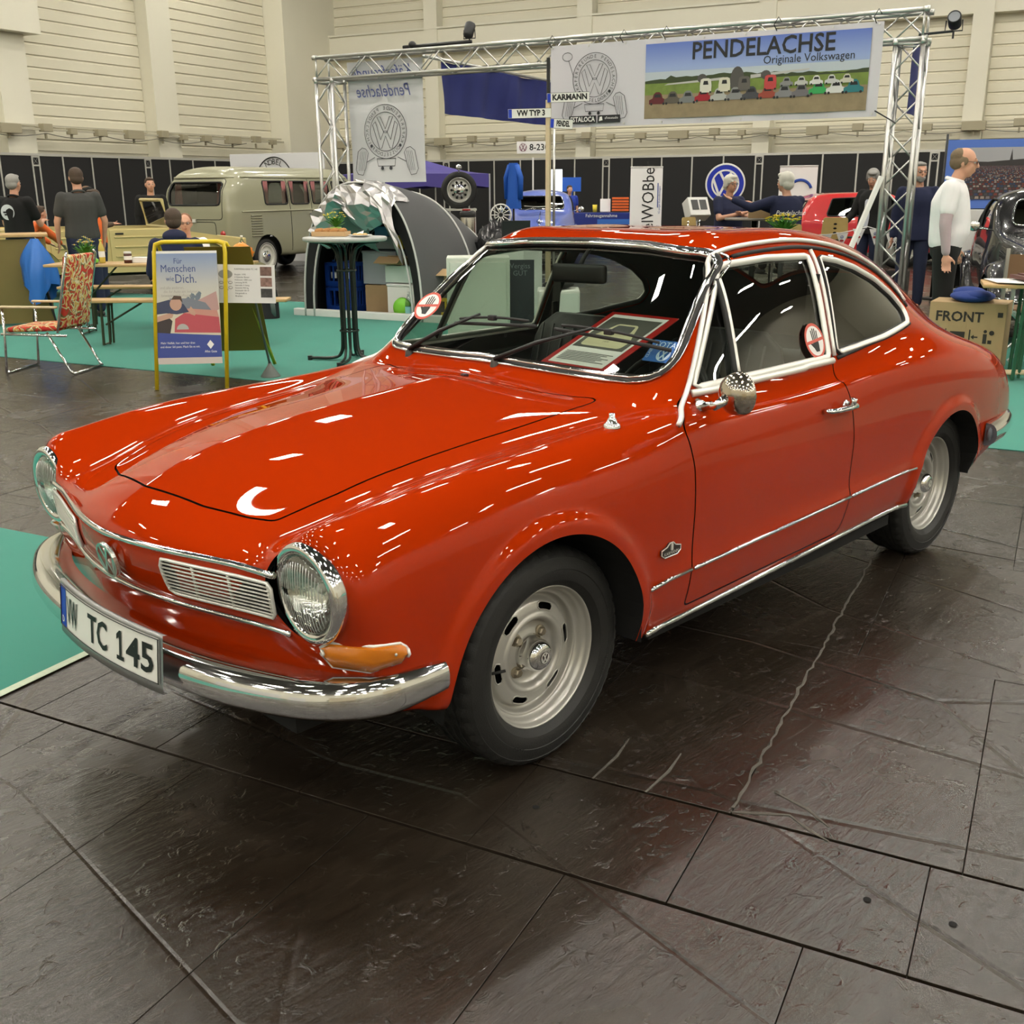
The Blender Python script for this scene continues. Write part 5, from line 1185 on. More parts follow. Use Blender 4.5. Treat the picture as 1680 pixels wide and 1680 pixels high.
def simple_wheel(par, x, y, R, rr, face, rimmat=None, white=False, w=.16, cap=chrome):
    """face -1: outer face to -y"""
    e = empty('wheel', (x, y, R), 0 if face < 0 else PI, parent=par); M = Matrix.Rotation(PI/2, 4, 'X')
    mb = MB(); mb.lathe([(rr,-w+.02),(rr+.02,-w),(R-.03,-w),(R-.006,-w+.02),(R,-w/2),(R-.004,-.02),(R-.03,0),(rr+.04,.008),(rr+.012,.002),(rr,-.01)], 40, M); mb.build('tyre', tyre, e, True)
    if white: mb = MB(); mb.lathe([(rr+.055,.0085),(rr+.014,.004)], 40, M); mb.build('white_band', white_, e)
    mb = MB(); mb.lathe([(rr+.005,-.008),(rr+.008,.004),(rr-.004,.004),(rr-.012,-.02),(rr-.03,-.028),(rr*.66,-.02),(rr*.62,-.014),(rr*.5,-.02),(0,-.02)], 36, M); mb.build('rim', rimmat or rimm, e, True)
    mb = MB(); mb.lathe([(rr*.56,-.018),(rr*.54,.0),(rr*.4,.016),(rr*.2,.024),(0,.026)], 28, M); mb.build('hub_cap', cap, e, True); return e
white_ = mat('whitewall', (.75,.73,.66), .5)
vglass = glass_mat('vehicle_glass', (.45,.48,.42), .25, 1.2)
def rrect(x0, x1, z0, z1, r=.05): return fillet([(x0,z0),(x0,z1),(x1,z1),(x1,z0)], r)
# ---- olive van (rear towards -x, front +x, heading along HB)
OL = mat('olive_grey_paint', (.34,.335,.225), .33, 0, .6, croughness=.08)
van = empty('camper_van', (9.15,15.75,0), HANG, 'olive-grey vintage bus with pink curtains and side louvres parked behind the beer tables', 'van')
def vsec(x, w, zt, zb=.33, rr=1.0):
    # x may be a list to lean the ends
    return (x, [(w*.86, zb), (w*.97, zb+.06), (w, .70), (w, 1.12), (w*.985, 1.20), (w*.955, 1.50), (w*.905, zt-.28), (w*.80, zt-.12), (w*.55, zt-.03), (w*.25, zt), (0, zt+.004)])
yo = .0
secs = [([-.90,-.93,-.95,-.955,-.955,-.92,-.86,-.80,-.74,-.70,-.69], vsec(0, .55, 1.84)[1]), ([-.84,-.88,-.90,-.905,-.90,-.87,-.80,-.72,-.66,-.6,-.6], vsec(0, .74, 1.89)[1]), ([-.62,-.66,-.70,-.70,-.70,-.66,-.60,-.52,-.45,-.4,-.4], vsec(0, .85, 1.93)[1])]
for x in (-.2,.5,1.2,1.9,2.5): secs.append(vsec(x, .86, 1.94))
secs += [([2.9,2.92,2.93,2.92,2.9,2.86,2.80,2.74,2.7,2.68,2.68], vsec(0, .83, 1.92)[1]), ([3.16,3.20,3.22,3.20,3.17,3.10,3.0,2.92,2.86,2.84,2.84], vsec(0, .68, 1.88)[1]), ([3.24,3.28,3.30,3.29,3.26,3.18,3.08,2.98,2.92,2.9,2.9], vsec(0, .42, 1.84)[1])]
# close the ends towards the middle
secs = [([-.91,-.94,-.965,-.97,-.97,-.94,-.88,-.82,-.76,-.72,-.70], [(0.0, q[1]) for q in secs[0][1]])]+secs+[([3.26,3.30,3.32,3.31,3.28,3.20,3.10,3.0,2.94,2.92,2.91], [(0.0, q[1]) for q in secs[-1][1]])]
T = shell(secs); T = (T[0], T[1], T[2]); bv = bvh_of(T)
vw = [('side_window','S',rrect(.0,.66,1.27,1.68)),('side_window','S',rrect(.76,1.32,1.27,1.68)),('side_window','S',rrect(1.42,1.98,1.27,1.68)),('side_window','S',rrect(2.10,2.66,1.27,1.68))]
rw = rrect(-.60,.60,1.27,1.66,.07); fwn = rrect(-.66,-.04,1.22,1.66,.06); fwn2 = rrect(.04,.66,1.22,1.66,.06)
body = carve(T, vw+[('windscreen','B',fwn),('windscreen','B',fwn2),('rear_window','F',rw)], vglass, OL, van, arches=((0.0,.34,.40),(2.4,.34,.40)))
for nm, ax, P in vw: 
    for s in (-1,1): strip('window_rubber', ring_on(bv, P, 'S', s, .002), .014, rubber, van, True)
strip('window_rubber', ring_on(bv, rw, 'F', 0, .002), .016, rubber, van, True); strip('rear_hatch_seam', ring_on(bv, rrect(-.64,.64,1.02,1.72,.07), 'F', 0, .0), .006, dark, van, True); strip('engine_lid_seam', ring_on(bv, rrect(-.48,.48,.50,.98,.06), 'F', 0, .0), .006, dark, van, True)
def vside(x, z, s=-1, off=.002):
    h = bv.ray_cast(Vector((x, 3*s, z)), Vector((0,-s,0))); return h[0]+h[1]*off if h[0] is not None else Vector((x, .86*s, z))
for s in (-1,1):
    strip('rain_gutter', [vside(x, 1.745, s, .012) for x in np.linspace(-.5,2.7,22)], .014, OL, van); strip('waist_crease', [vside(x, 1.155, s, .004) for x in np.linspace(-.66,2.9,24)], .014, OL, van)
    for k in range(9): mb = MB(); mb.box(vside(-.30,.72+.045*k, s, .008), (.30,.03,.012), Matrix.Rotation(.5*s,3,'X'), .004); mb.build('louvre', OL, van)
    for x in (.71,1.37,2.04): strip('door_seam', [vside(x, z, s, .0) for z in np.linspace(.42,1.72,14)], .006, dark, van)
    for x in (1.28,1.46): mb = MB(); mb.box(vside(x,1.08,s,.03), (.10,.03,.02), 0, .006); mb.build('door_handle', chrome, van)
strip('rain_gutter', [(bv.ray_cast(Vector((-6,y,1.745)), Vector((1,0,0)))[0] or Vector((0,0,0)))+Vector((-.012,0,0)) for y in np.linspace(-.7,.7,15)], .014, OL, van)
mb = MB(); mb.box((-1.02,0,.42), (.05,1.5,.13), 0, .02); mb.box((3.38,0,.42), (.05,1.5,.13), 0, .02); mb.build('bumper', mat('pale_bumper', (.6,.58,.5), .3), van, True)
for s in (-1,1): mb = MB(); mb.lathe([(.055,0),(.05,.02),(0,.03)], 20, aim((-.93,s*.62,.78),(-1,s*.64,.78))); mb.build('tail_lamp', M_('red_lens'), van, True)
mb = MB(); mb.box((-.985,0,1.0), (.02,.10,.06), 0, .005); mb.box((-.99,.25,.82), (.01,.14,.14), 0, .003); mb.build('engine_lid_badge', cream, van)
pinkcurt = mat('pink_curtain', (.50,.20,.20), .9)
for y in (-.50,.50): mb = MB(); mb.grid([[Vector((-.80+.015*math.sin(i*1.9), y-.10+.2*i/10*(1-.3*j), 1.28+.38*j)) for j in (0,1)] for i in range(11)]); mb.build('curtain', pinkcurt, van, True)
for x in (.08,.60,.82,1.28,1.5,1.9): mb = MB(); mb.grid([[Vector((x-.06+.012*i, -.80+.012*math.sin(i*1.9), 1.26+.42*j)) for j in (0,1)] for i in range(11)]); mb.build('curtain', pinkcurt, van, True)
for x in (0,2.4):
    for s in (-1,1): simple_wheel(van, x, s*.80, .335, .20, s if s < 0 else 1, mat('white_rim', (.7,.69,.62), .4), True)
mb = MB(); mb.box((1.2,0,.5), (3.6,1.5,.2)); mb.build('underbody', dark, van)
# ---- beetles
def beetle(label, loc, rz, paint, roofc=None):
    e = empty('rounded_saloon', loc, rz, label, 'car')
    # cabin and centre body; front towards -x, wheelbase 2.4, front axle at 0
    C = lambda w, zs: [(w[0], zs[0]), (w[1], zs[1]), (w[2], zs[2]), (w[3], zs[3]), (w[4], zs[4]), (w[5], zs[5]), (w[6]*.6, zs[6]-.02), (0, zs[6])]
    secs = [(-.52, C((.0,.0,.0,.0,.0,.0,.0),(.40,.44,.5,.56,.6,.63,.65))), (-.50, C((.20,.26,.28,.27,.22,.16,.12),(.38,.42,.5,.58,.64,.68,.70))), (-.38, C((.26,.36,.40,.40,.36,.28,.22),(.34,.42,.52,.64,.74,.80,.82))),
            (-.10, C((.34,.46,.50,.50,.46,.38,.30),(.30,.42,.55,.70,.84,.92,.95))), (.30, C((.50,.58,.60,.60,.56,.47,.35),(.28,.42,.58,.76,.92,1.0,1.03))), (.60, C((.62,.67,.68,.68,.64,.55,.42),(.26,.40,.58,.78,.97,1.05,1.07))),
            ([.72,.72,.72,.74,.78,.85,.90,.92], C((.66,.70,.71,.71,.66,.58,.45),(.26,.40,.58,.80,1.02,1.22,1.30))), ([.95,.95,.95,.97,1.0,1.02,1.06,1.08], C((.66,.70,.72,.72,.66,.60,.47),(.26,.40,.58,.80,1.05,1.36,1.46))),
            (1.40, C((.66,.70,.72,.72,.67,.60,.47),(.26,.40,.58,.80,1.08,1.38,1.50))), (1.85, C((.66,.70,.72,.72,.67,.58,.45),(.26,.40,.58,.80,1.08,1.32,1.44))), (2.30, C((.58,.64,.66,.66,.62,.50,.38),(.28,.42,.58,.80,1.02,1.18,1.26))),
            (2.75, C((.44,.52,.54,.54,.48,.38,.28),(.32,.44,.58,.76,.90,.98,1.02))), (3.05, C((.30,.36,.38,.38,.32,.25,.18),(.36,.44,.54,.64,.72,.76,.78))), (3.15, C((0,0,0,0,0,0,0),(.38,.44,.5,.56,.6,.62,.63)))]
    T = shell(secs); bv = bvh_of(T)
    ws = fillet([(-.50,1.10),(-.43,1.36),(.43,1.36),(.50,1.10)], .07); sd = fillet([(.93,1.06),(1.06,1.36),(1.55,1.37),(1.55,1.06)], .05); sq = fillet([(1.62,1.06),(1.62,1.36),(1.95,1.27),(2.12,1.06)], .06); rwn = fillet([(-.36,1.06),(-.30,1.24),(.30,1.24),(.36,1.06)], .06)
    # windscreen by front view: keep only the raked part
    V, N, F = T
    carve(T, [('windscreen','F',ws),('side_window','S',sd),('side_window','S',sq),('rear_window','B',rwn)], vglass, paint, e, arches=())
    for P, ax in ((ws,'F'),(rwn,'B')): strip('window_rubber', ring_on(bv, P, ax, 0, .002), .014, rubber, e, True); strip('bright_strip', ring_on(bv, P, ax, 0, .012), .006, chrome, e, True)
    for P in (sd, sq):
        for s in (-1,1): strip('window_rubber', ring_on(bv, P, 'S', s, .002), .012, rubber, e, True)
    # wings
    for s in (-1,1):
        for x0, fr in ((0,True),(2.4,False)):
            P = []
            for i in range(15):
                t = i/14; a = PI*(1.02-1.04*t); cx, cz = x0+(0.02 if fr else .0), .30; R = .47 if fr else .45; row = []
                for j in range(9):
                    u = j/8; b = u*PI/2; y = .42+.36*math.sin(b); rr = R*(1.0*math.cos(b)**.55 if j < 8 else .0); rr = (.36+(R+.04-.36)*max(0, math.cos(b))**.6) if j < 8 else .35
                    row.append(Vector((cx+rr*math.cos(a)*1.12, s*y, cz+rr*math.sin(a)*1.02)))
                P.append(row)
            mb = MB(); mb.grid(P); mb.build('wing', paint, e, True)
            mb = MB(); mb.grid([[Vector((x0+.37*math.cos(a), s*yy, .31+.37*math.sin(a))) for yy in (.76,.40)] for a in np.linspace(0,PI,13)]); mb.build('wheel_well', dark, e)
        mb = MB(); mb.box((1.2, s*.72,.29), (1.5,.14,.05), 0, .02); mb.build('running_board', black, e, True)
        c = Vector((-.43, s*.585,.60)); M = aim(c, c+Vector((-1,0,.35))); mb = MB(); mb.lathe([(.12,-.14),(.115,-.03),(.105,0)], 28, M); mb.build('lamp_bowl', paint, e, True); mb = MB(); mb.lathe([(.108,-.01),(.110,.01),(.098,.02),(.092,.012)], 28, M); mb.build('headlight_bezel', chrome, e, True); mb = MB(); mb.lathe([(.093,.010),(.05,.022),(0,.026)], 24, M); mb.build('headlight_lens', refl, e, True)
        mb = MB(); mb.tube([(.80,s*.66,1.06),(.78,s*.80,1.08)], .008, 6); mb.ell((.775,s*.84,1.10), (.02,.06,.055)); mb.build('door_mirror', chrome, e, True)
        mb = MB(); mb.tube([(.62,s*.05+.28*s,1.085),(.74,s*.1,1.16)], .006, 6); mb.tube([(.72,s*.05-.10*s+.1,1.15),(.76,s*.1+.25*s,1.17)], .008, 6); mb.build('wiper', steel, e)
    for x in (0,2.4):
        for s in (-1,1): simple_wheel(e, x, s*.70, .315, .19, s, mat('white_rim', (.7,.69,.62), .4))
    mb = MB(); mb.tube([(-.45,-.78,.42),(-.66,-.55,.42),(-.74,0,.42),(-.66,.55,.42),(-.45,.78,.42)], .045, 10, flat=1.5); mb.build('bumper', chrome, e, True)
    strip('hood_trim', [(bv.ray_cast(Vector((x,0,3)), Vector((0,0,-1)))[0] or Vector((x,0,1)))+Vector((0,0,.008)) for x in np.linspace(-.42,.55,14)], .008, chrome, e)
    h = bv.ray_cast(Vector((-.30,0,3)), Vector((0,0,-1)))[0]; mb = MB(); emblem(frame(h+Vector((0,0,.02)), (0,-1,0), (.6,0,.8)), .05, mb, .008); mb.build('hood_emblem', chrome, e)
    mb = MB(); mb.box((1.3,0,.32), (2.6,1.2,.14)); mb.build('underbody', dark, e)
    for s in (-1,1): mb = MB(); mb.box((1.45,s*.33,.95), (.14,.46,.62), 0, .05); mb.box((1.2,s*.33,.62), (.5,.46,.14), 0, .04); mb.build('front_seat', mat('seat_cloth_grey', (.25,.24,.22), .8), e, True)
    return e
BLU = mat('periwinkle_paint', (.10,.15,.50), .3, 0, .9, croughness=.03); BLKP = mat('black_paint', (.006,.006,.007), .25, 0, 1, croughness=.02)
fwd = lambda x, y, dd=0: away(x, y, dd)
beetle('light blue rounded old saloon facing the camera behind the signpost', (14.45,12.75,0), away(14.9,13.19,-2), BLU)
beetle('black rounded old saloon at the right edge behind the paper-covered table', (9.50,1.02,.006), away(10,1.0,12), BLKP)
# ---- red hatchback
GR = mat('bright_red_paint', (.55,.012,.014), .3, 0, 1, croughness=.03)
gf = empty('hatchback_car', (19.9,9.1,0), 0, 'bright red boxy hatchback parked behind the high table', 'car')
def hs(x, w, z): return (x, [(w*.93,.26),(w*.99,.40),(w,.62),(w*.985,.84),(w*.93,.90) if z < 1.0 else (w*.95,.93),(w*.80,z-.09) if z > 1.0 else (w*.75,z-.02),(w*.66,z-.015),(w*.35,z),(0,z+.005)])
secs = [(-.80,[(0,q[1]) for q in hs(0,.6,.70)[1]]),(-.79,hs(0,.66,.70)[1]),(-.70,hs(0,.76,.76)[1]),(-.3,hs(0,.81,.86)[1]),(.3,hs(0,.82,.93)[1]),([.50,.5,.5,.5,.55,.70,.66,.62,.60],hs(0,.82,1.0)[1]),([.60,.6,.6,.6,.70,.98,1.05,1.08,1.08],hs(0,.82,1.36)[1]),(1.5,hs(0,.82,1.41)[1]),(2.2,hs(0,.82,1.40)[1]),([2.75,2.75,2.75,2.75,2.72,2.62,2.55,2.52,2.5],hs(0,.81,1.37)[1]),([2.98,3.0,3.0,2.98,2.93,2.76,2.70,2.68,2.66],hs(0,.76,1.30)[1]),([3.02,3.05,3.05,3.03,2.97,2.80,2.74,2.72,2.70],[(0,q[1]) for q in hs(0,.7,1.28)[1]])]
T = shell(secs); bv = bvh_of(T)
gw = [('side_window','S',fillet([(.86,.96),(1.12,1.28),(1.62,1.31),(1.62,.96)],.03)),('side_window','S',fillet([(1.70,.96),(1.70,1.31),(2.30,1.29),(2.42,.96)],.04)),('rear_window','B',fillet([(-.6,.98),(-.52,1.25),(.52,1.25),(.6,.98)],.04)),('windscreen','F',fillet([(-.62,1.0),(-.54,1.29),(.54,1.29),(.62,1.0)],.04))]
carve(T, gw, vglass, GR, gf, arches=((0,.30,.34),(2.4,.30,.34)))
for nm, ax, P in gw:
    for s in ((-1,1) if ax == 'S' else (0,)): strip('window_rubber', ring_on(bv, P, ax, s, .002), .012, rubber, gf, True)
for s in (-1,1):
    strip('side_rub_strip', [(bv.ray_cast(Vector((x,3*s,.56)), Vector((0,-s,0)))[0] or Vector((x,.82*s,.56))) for x in np.linspace(.4,2.0,12)], .02, black, gf)
    mb = MB(); mb.box((1.45,s*.84,.80), (.16,.03,.03), 0, .01); mb.build('door_handle', black, gf); mb = MB(); mb.box((2.96,s*.64,.76), (.08,.24,.16), 0, .02); mb.build('tail_lamp', M_('red_lens'), gf)
    for x in (.83,1.66): strip('door_seam', [(bv.ray_cast(Vector((x,3*s,z)), Vector((0,-s,0)))[0] or Vector((x,.82*s,z))) for z in np.linspace(.32,.93,8)], .005, dark, gf)
mb = MB(); mb.box((-.82,0,.42), (.10,1.5,.18), 0, .04); mb.box((3.06,0,.42), (.10,1.5,.18), 0, .04); mb.build('bumper', black, gf, True)
for x in (0,2.4):
    for s in (-1,1): simple_wheel(gf, x, s*.76, .29, .19, s, alu)
mb = MB(); mb.box((1.2,0,.4), (3.2,1.4,.1)); mb.build('underbody', dark, gf)
gf.rotation_euler = (0,0,away(19.5,8.2,-75)+PI); gf.location = (20.0,6.9,0)
# ---- beige open car
TB = mat('beige_paint', (.62,.50,.22), .4, 0, .4, croughness=.1)
oc = empty('open_car', (5.85,13.75,.006), 0, 'beige flat-sided open military-style car with its windscreen up behind the counter', 'car')
def strip_box(mb, c, d, R=0, b=.01): mb.box(c, d, R, b)
mb = MB()
side = [(-1.85,.55),(-1.80,.78),(-.9,.93),(-.75,.98),(1.55,1.0),(1.80,.98),(1.85,.45),(1.55,.36),(-.55,.34),(-1.75,.42)]
for s in (-1,1):
    M = Matrix(((1,0,0,0),(0,0,1,0),(0,1,0,0),(0,0,0,1))); mb.prism(side, s*.72-.03, s*.72+.03, M)
mb.box((-1.35,0,.80), (.98,1.40,.06), Matrix.Rotation(-.17,3,'Y'), .02); mb.box((-1.84,0,.62), (.06,1.40,.36), 0, .02); mb.box((1.82,0,.72), (.06,1.42,.56), 0, .02); mb.box((1.5,0,.96), (.6,1.40,.05), 0, .02)
mb.build('body_shell', TB, oc)
for s in (-1,1):
    for x0, x1 in ((-.62,.22),(.28,1.05)):
        mb = MB(); mb.box(((x0+x1)/2,s*.757,.72), (x1-x0,.02,.50), 0, .008); mb.build('door', TB, oc)
        for z in (.58,.72,.86): mb = MB(); mb.box(((x0+x1)/2,s*.772,z), (x1-x0-.12,.018,.025), 0, .008); mb.build('pressed_rib', TB, oc)
        mb = MB(); mb.box((x0+.72 if x1 > .5 else x0+.70,s*.775,.91), (.12,.02,.025), 0, .006); mb.build('door_handle', black, oc)
    for x in (-1.15,1.35): mb = MB(); mb.grid([[Vector((x+.44*math.cos(a), s*yy, .33+.44*math.sin(a))) for yy in (.84,.60)] for a in np.linspace(.05,PI-.05,13)]); mb.build('wing', TB, oc, True)
    for x in (-1.15,1.35): simple_wheel(oc, x, s*.80, .33, .20, s, TB)
mb = MB(); mb.tube([(-.70,-.66,.98),(-.62,-.64,1.38),(-.62,.64,1.38),(-.70,.66,.98)], .028, 8, True); mb.build('windscreen_frame', TB, oc); mb = MB(); mb.add([(-.69,-.63,1.0),(-.62,-.61,1.36),(-.62,.61,1.36),(-.69,.63,1.0)], [(0,1,2,3)]); mb.build('windscreen', vglass, oc)
mb = MB(); mb.box((0,0,.35), (3.3,1.3,.1)); mb.build('floor_pan', dark, oc)
for s in (-1,1): mb = MB(); mb.box((.25,s*.34,.62), (.5,.5,.14), 0, .04); mb.box((.48,s*.34,.9), (.12,.48,.5), 0, .05); mb.build('seat', mat('seat_black', (.02,.02,.02), .6), oc, True)
oc.rotation_euler = (0,0,away(5.85,13.9,-78)+PI)
th = oc.rotation_euler.z
SITc = {q: (v[0]-.05, v[1], v[2]+.22) for q, v in SIT.items()}
def oloc(x, y): return (5.85+x*math.cos(th)-y*math.sin(th), 13.75+x*math.sin(th)+y*math.cos(th))
figure('long-haired person with a dark cap and a brown jacket sitting in the beige open car', (*oloc(.35,.34), .10), th+PI, 1.66, dict(SITc, anL=(.42,.12,.30), anR=(.42,-.12,.30)), mat('brown_jacket', (.10,.07,.05), .8), 'jacket', blackc, hair=mat('long_brown_hair', (.13,.07,.035), .7), hairstyle='long', cap=blackc)
# ================================================================ STAND: TRUSS AND BANNERS
LT = Vector((8.06,10.96,0)); RT = Vector((10.21,3.21,0)); TD = (RT-LT).normalized(); TB_ = Vector((-TD.y, TD.x, 0))
tube_m = mat('truss_aluminium', (.60,.60,.58), .3, .85)
def truss(name, a, b, label, w=.29, up=None, step=.30):
    """square four-chord truss from a to b"""
    a, b = Vector(a), Vector(b); e = empty(name, a, 0, label, 'truss'); d = (b-a); L = d.length; d.normalize()
    u = Vector(up) if up else Vector((0,0,1)); v = d.cross(u).normalized(); cs = [(-1,-1),(1,-1),(1,1),(-1,1)]
    for i, (p, q) in enumerate(cs):
        o = (u*p+v*q)*w/2; mb = MB(); mb.cyl(o, d*L+o, .025, 10); mb.build('chord', tube_m, e, True)
    mb = MB(); n = int(L/step)
    for i in range(4):
        o0 = (u*cs[i][0]+v*cs[i][1])*w/2; o1 = (u*cs[(i+1) % 4][0]+v*cs[(i+1) % 4][1])*w/2
        for k in range(n):
            t0, t1 = L*k/n, L*(k+1)/n; mb.cyl(d*t0+(o0 if (k+i) % 2 else o1), d*t1+(o1 if (k+i) % 2 else o0), .010, 6)
        for t in (0.02, L-.02): mb.cyl(d*t+o0, d*t+o1, .014, 6)
    mb.build('lattice_bracing', tube_m, e, True)
    mb = MB()
    for t in (.0, L): 
        for p, q in cs: mb.cyl(d*(t-.03)+(u*p+v*q)*w/2, d*(t+.03)+(u*p+v*q)*w/2, .033, 10)
    mb.build('coupler', tube_m, e, True); return e
truss('truss_upright', LT, LT+Vector((0,0,3.02)), 'left upright lattice truss leg behind the tent', up=TD)
truss('truss_upright', RT, RT+Vector((0,0,3.02)), 'right upright lattice truss leg beside the man in the white polo shirt', up=TD)
truss('truss_beam', LT+Vector((0,0,3.19))-TD*.15, RT+Vector((0,0,3.19))+TD*.15, 'long horizontal lattice truss beam carrying the banners')
mb = MB(); mb.box((0,0,.03), (.5,.5,.02), 0, .005); o = mb.build('truss_base_plate', steel, None, loc=LT-Vector((0,0,.02)), rot=(0,0,HANG)); 
props(o, 'flat steel plate under the left truss leg', 'plate'); mb = MB(); mb.box((0,0,.03), (.5,.5,.02), 0, .005); o = mb.build('truss_base_plate', steel, None, loc=RT-Vector((0,0,.02)), rot=(0,0,HANG)); props(o, 'flat steel plate under the right truss leg', 'plate')
# white perforated rail leaning against the right truss leg
mb = MB(); A_ = RT+Vector((-.55,-.05,.0)); B_ = RT+Vector((-.28,.02,1.62)); mb.tube([A_-TD*.55, B_-TD*.05], .035, 4, flat=.6); o = mb.build('leaning_rail', white, None); props(o, 'white perforated metal rail leaning against the right truss leg', 'rail')
def banner_frame(o0, ex, ez=(0,0,1)): return frame(o0, ex, ez)
def wavy_sheet(mb, M, w, h, amp=.012, nx=40, nz=14, seed=1, z=0):
    r = random.Random(seed); ph = [r.uniform(0, 6) for _ in range(6)]
    def dz(x, y): return z+amp*(math.sin(x*5+ph[0]+y*1.3)+.6*math.sin(x*11+ph[1]-y*3)+.4*math.sin(y*7+ph[2]+x*2))*.5
    mb.grid([[M @ Vector((w*i/nx, h*j/nz, dz(w*i/nx, h*j/nz))) for j in range(nz+1)] for i in range(nx+1)]); return dz
def ring_letters(mb, s_, M, R, size, a0, da, flip=False, sx=1):
    for i, ch in enumerate(s_):
        a = a0-da*i if not flip else a0+da*i
        if ch != ' ': text(mb, ch, M @ Matrix.Translation((R*math.cos(a), R*math.sin(a), 0)) @ Matrix.Rotation(a-PI/2 if not flip else a+PI/2, 4, 'Z'), size, sx=sx)
def club_mark(mb, M, R, sw):
    """ring badge: lettering ring, outlined V over W, axle with two wheels, mirror"""
    def poly(P, r=sw, closed=True): mb.tube([M @ Vector((x*R, y*R, 0)) for x, y in P], r, 4, closed)
    for rr in (1.0, .72): poly([(rr*math.cos(a), rr*math.sin(a)) for a in np.linspace(0, 2*PI, 49)[:-1]])
    poly([(-.38,.55),(-.22,.55),(0,.10),(.22,.55),(.38,.55),(.07,-.04),(-.07,-.04)])
    poly([(-.60,.26),(-.46,.38),(-.24,-.30),(-.07,.02),(.07,.02),(.24,-.30),(.46,.38),(.60,.26),(.30,-.62),(.20,-.62),(0,-.16),(-.20,-.62),(-.30,-.62)])
    ring_letters(mb, 'KÄFERFREUNDE PENDELACHSE', M, .86*R, .19*R, math.radians(205), math.radians(10.6)); ring_letters(mb, 'DÜSSELDORF', M, .86*R, .19*R, math.radians(226), math.radians(9.8), True)
    for s in (-1, 1):
        mb.prism([((.86*math.cos(a)*s*1+.06*math.cos(q))*R, (.86*math.sin(a)+.06*math.sin(q))*R) for a in (math.radians(-37),) for q in np.linspace(0, 2*PI, 13)[:-1]], -.001, .001, M)
        poly([(s*.86,-.78),(s*1.02,-1.35),(s*1.16,-1.62),(s*1.40,-1.58),(s*1.50,-1.40),(s*1.36,-.72),(s*1.15,-.58),(s*.98,-.62)])
        for k in range(4): poly([(s*(.98+.08*k),-.72),(s*(1.10+.08*k),-1.45)], sw*.6, False)
        poly([(s*.55,-.95),(s*.95,-1.12)], sw, False)
    poly([(-.45,-1.0),(-.40,-1.28),(.40,-1.28),(.45,-1.0)]); 
    for x in (-.2,.2): mb.prism([((x+.07*math.cos(q))*R, (-1.36+.07*math.sin(q))*R) for q in np.linspace(0, 2*PI, 11)[:-1]], -.001, .001, M)
bprint = mat('banner_black', (.02,.02,.022), .7); bgrey = mat('banner_cloth', (.60,.58,.62), .8)
sky_m = bpy.data.materials.new('printed_sky')
def _grad(m, c0, c1, z0, z1, mid=None):
    m.use_nodes = True; nt = m.node_tree; b = nt.nodes['Principled BSDF']; b.inputs['Roughness'].default_value = .75; tc = nt.nodes.new('ShaderNodeTexCoord'); sp = nt.nodes.new('ShaderNodeSeparateXYZ'); nt.links.new(tc.outputs['Object'], sp.inputs[0])
    mr = nt.nodes.new('ShaderNodeMapRange'); mr.inputs[1].default_value = z0; mr.inputs[2].default_value = z1; nt.links.new(sp.outputs['Z'], mr.inputs[0]); r = nt.nodes.new('ShaderNodeValToRGB'); r.color_ramp.elements[0].color = (*c0,1); r.color_ramp.elements[1].color = (*c1,1)
    if mid: e = r.color_ramp.elements.new(.5); e.color = (*mid,1)
    nt.links.new(mr.outputs[0], r.inputs[0]); nt.links.new(r.outputs[0], b.inputs['Base Color'])
_grad(sky_m, (.45,.50,.55), (.10,.16,.50), 2.62, 3.20, (.28,.36,.62))
o0 = LT+TD*3.69-TB_*.19+Vector((0,0,2.26)); M = frame(o0, TD, (0,0,1)); ban = empty('club_banner', (0,0,0), 0, 'wide printed banner reading PENDELACHSE with the club badge and a row of parked classic cars', 'banner')
mb = MB(); wavy_sheet(mb, M, 4.08, .98, .012, 60, 16); mb.build('banner_cloth', bgrey, ban, True)
T_ = lambda x, y, z=.0: M @ Matrix.Translation((x, y, z+.016))
mb = MB(); mb.grid([[M @ Vector((1.30+2.66*i/20, .60+.32*j/4, .014)) for j in range(5)] for i in range(21)]); mb.build('printed_sky', sky_m, ban, True)
mb = MB(); mb.grid([[M @ Vector((1.30+2.66*i/20, y, .014)) for y in (.07,.36)] for i in range(21)]); mb.build('printed_ground', mat('print_ground', (.26,.20,.12), .8, var=.3, vscale=9), ban)
mb = MB(); mb.grid([[M @ Vector((1.30+2.66*i/20, y, .0142)) for y in (.34,.50)] for i in range(21)]); mb.build('printed_field', mat('print_green', (.16,.22,.05), .8, var=.3, vscale=12), ban)
mb = MB(); r = random.Random(5); P = [(1.30,.47)]+[(1.30+2.66*i/40, .515+.012*math.sin(i*.5)+r.uniform(-.008,.012)+(.02 if 4 < i < 26 else -.02)) for i in range(41)]+[(3.96,.47)]; mb.prism(P, .0144, .0148, M); mb.build('printed_trees', mat('print_trees', (.045,.06,.025), .8), ban)
mb = MB(); mb.grid([[M @ Vector((1.30+2.66*i/20, y, .0139)) for y in (.50,.62)] for i in range(21)]); mb.build('printed_horizon', mat('print_horizon', (.45,.50,.55), .8), ban)
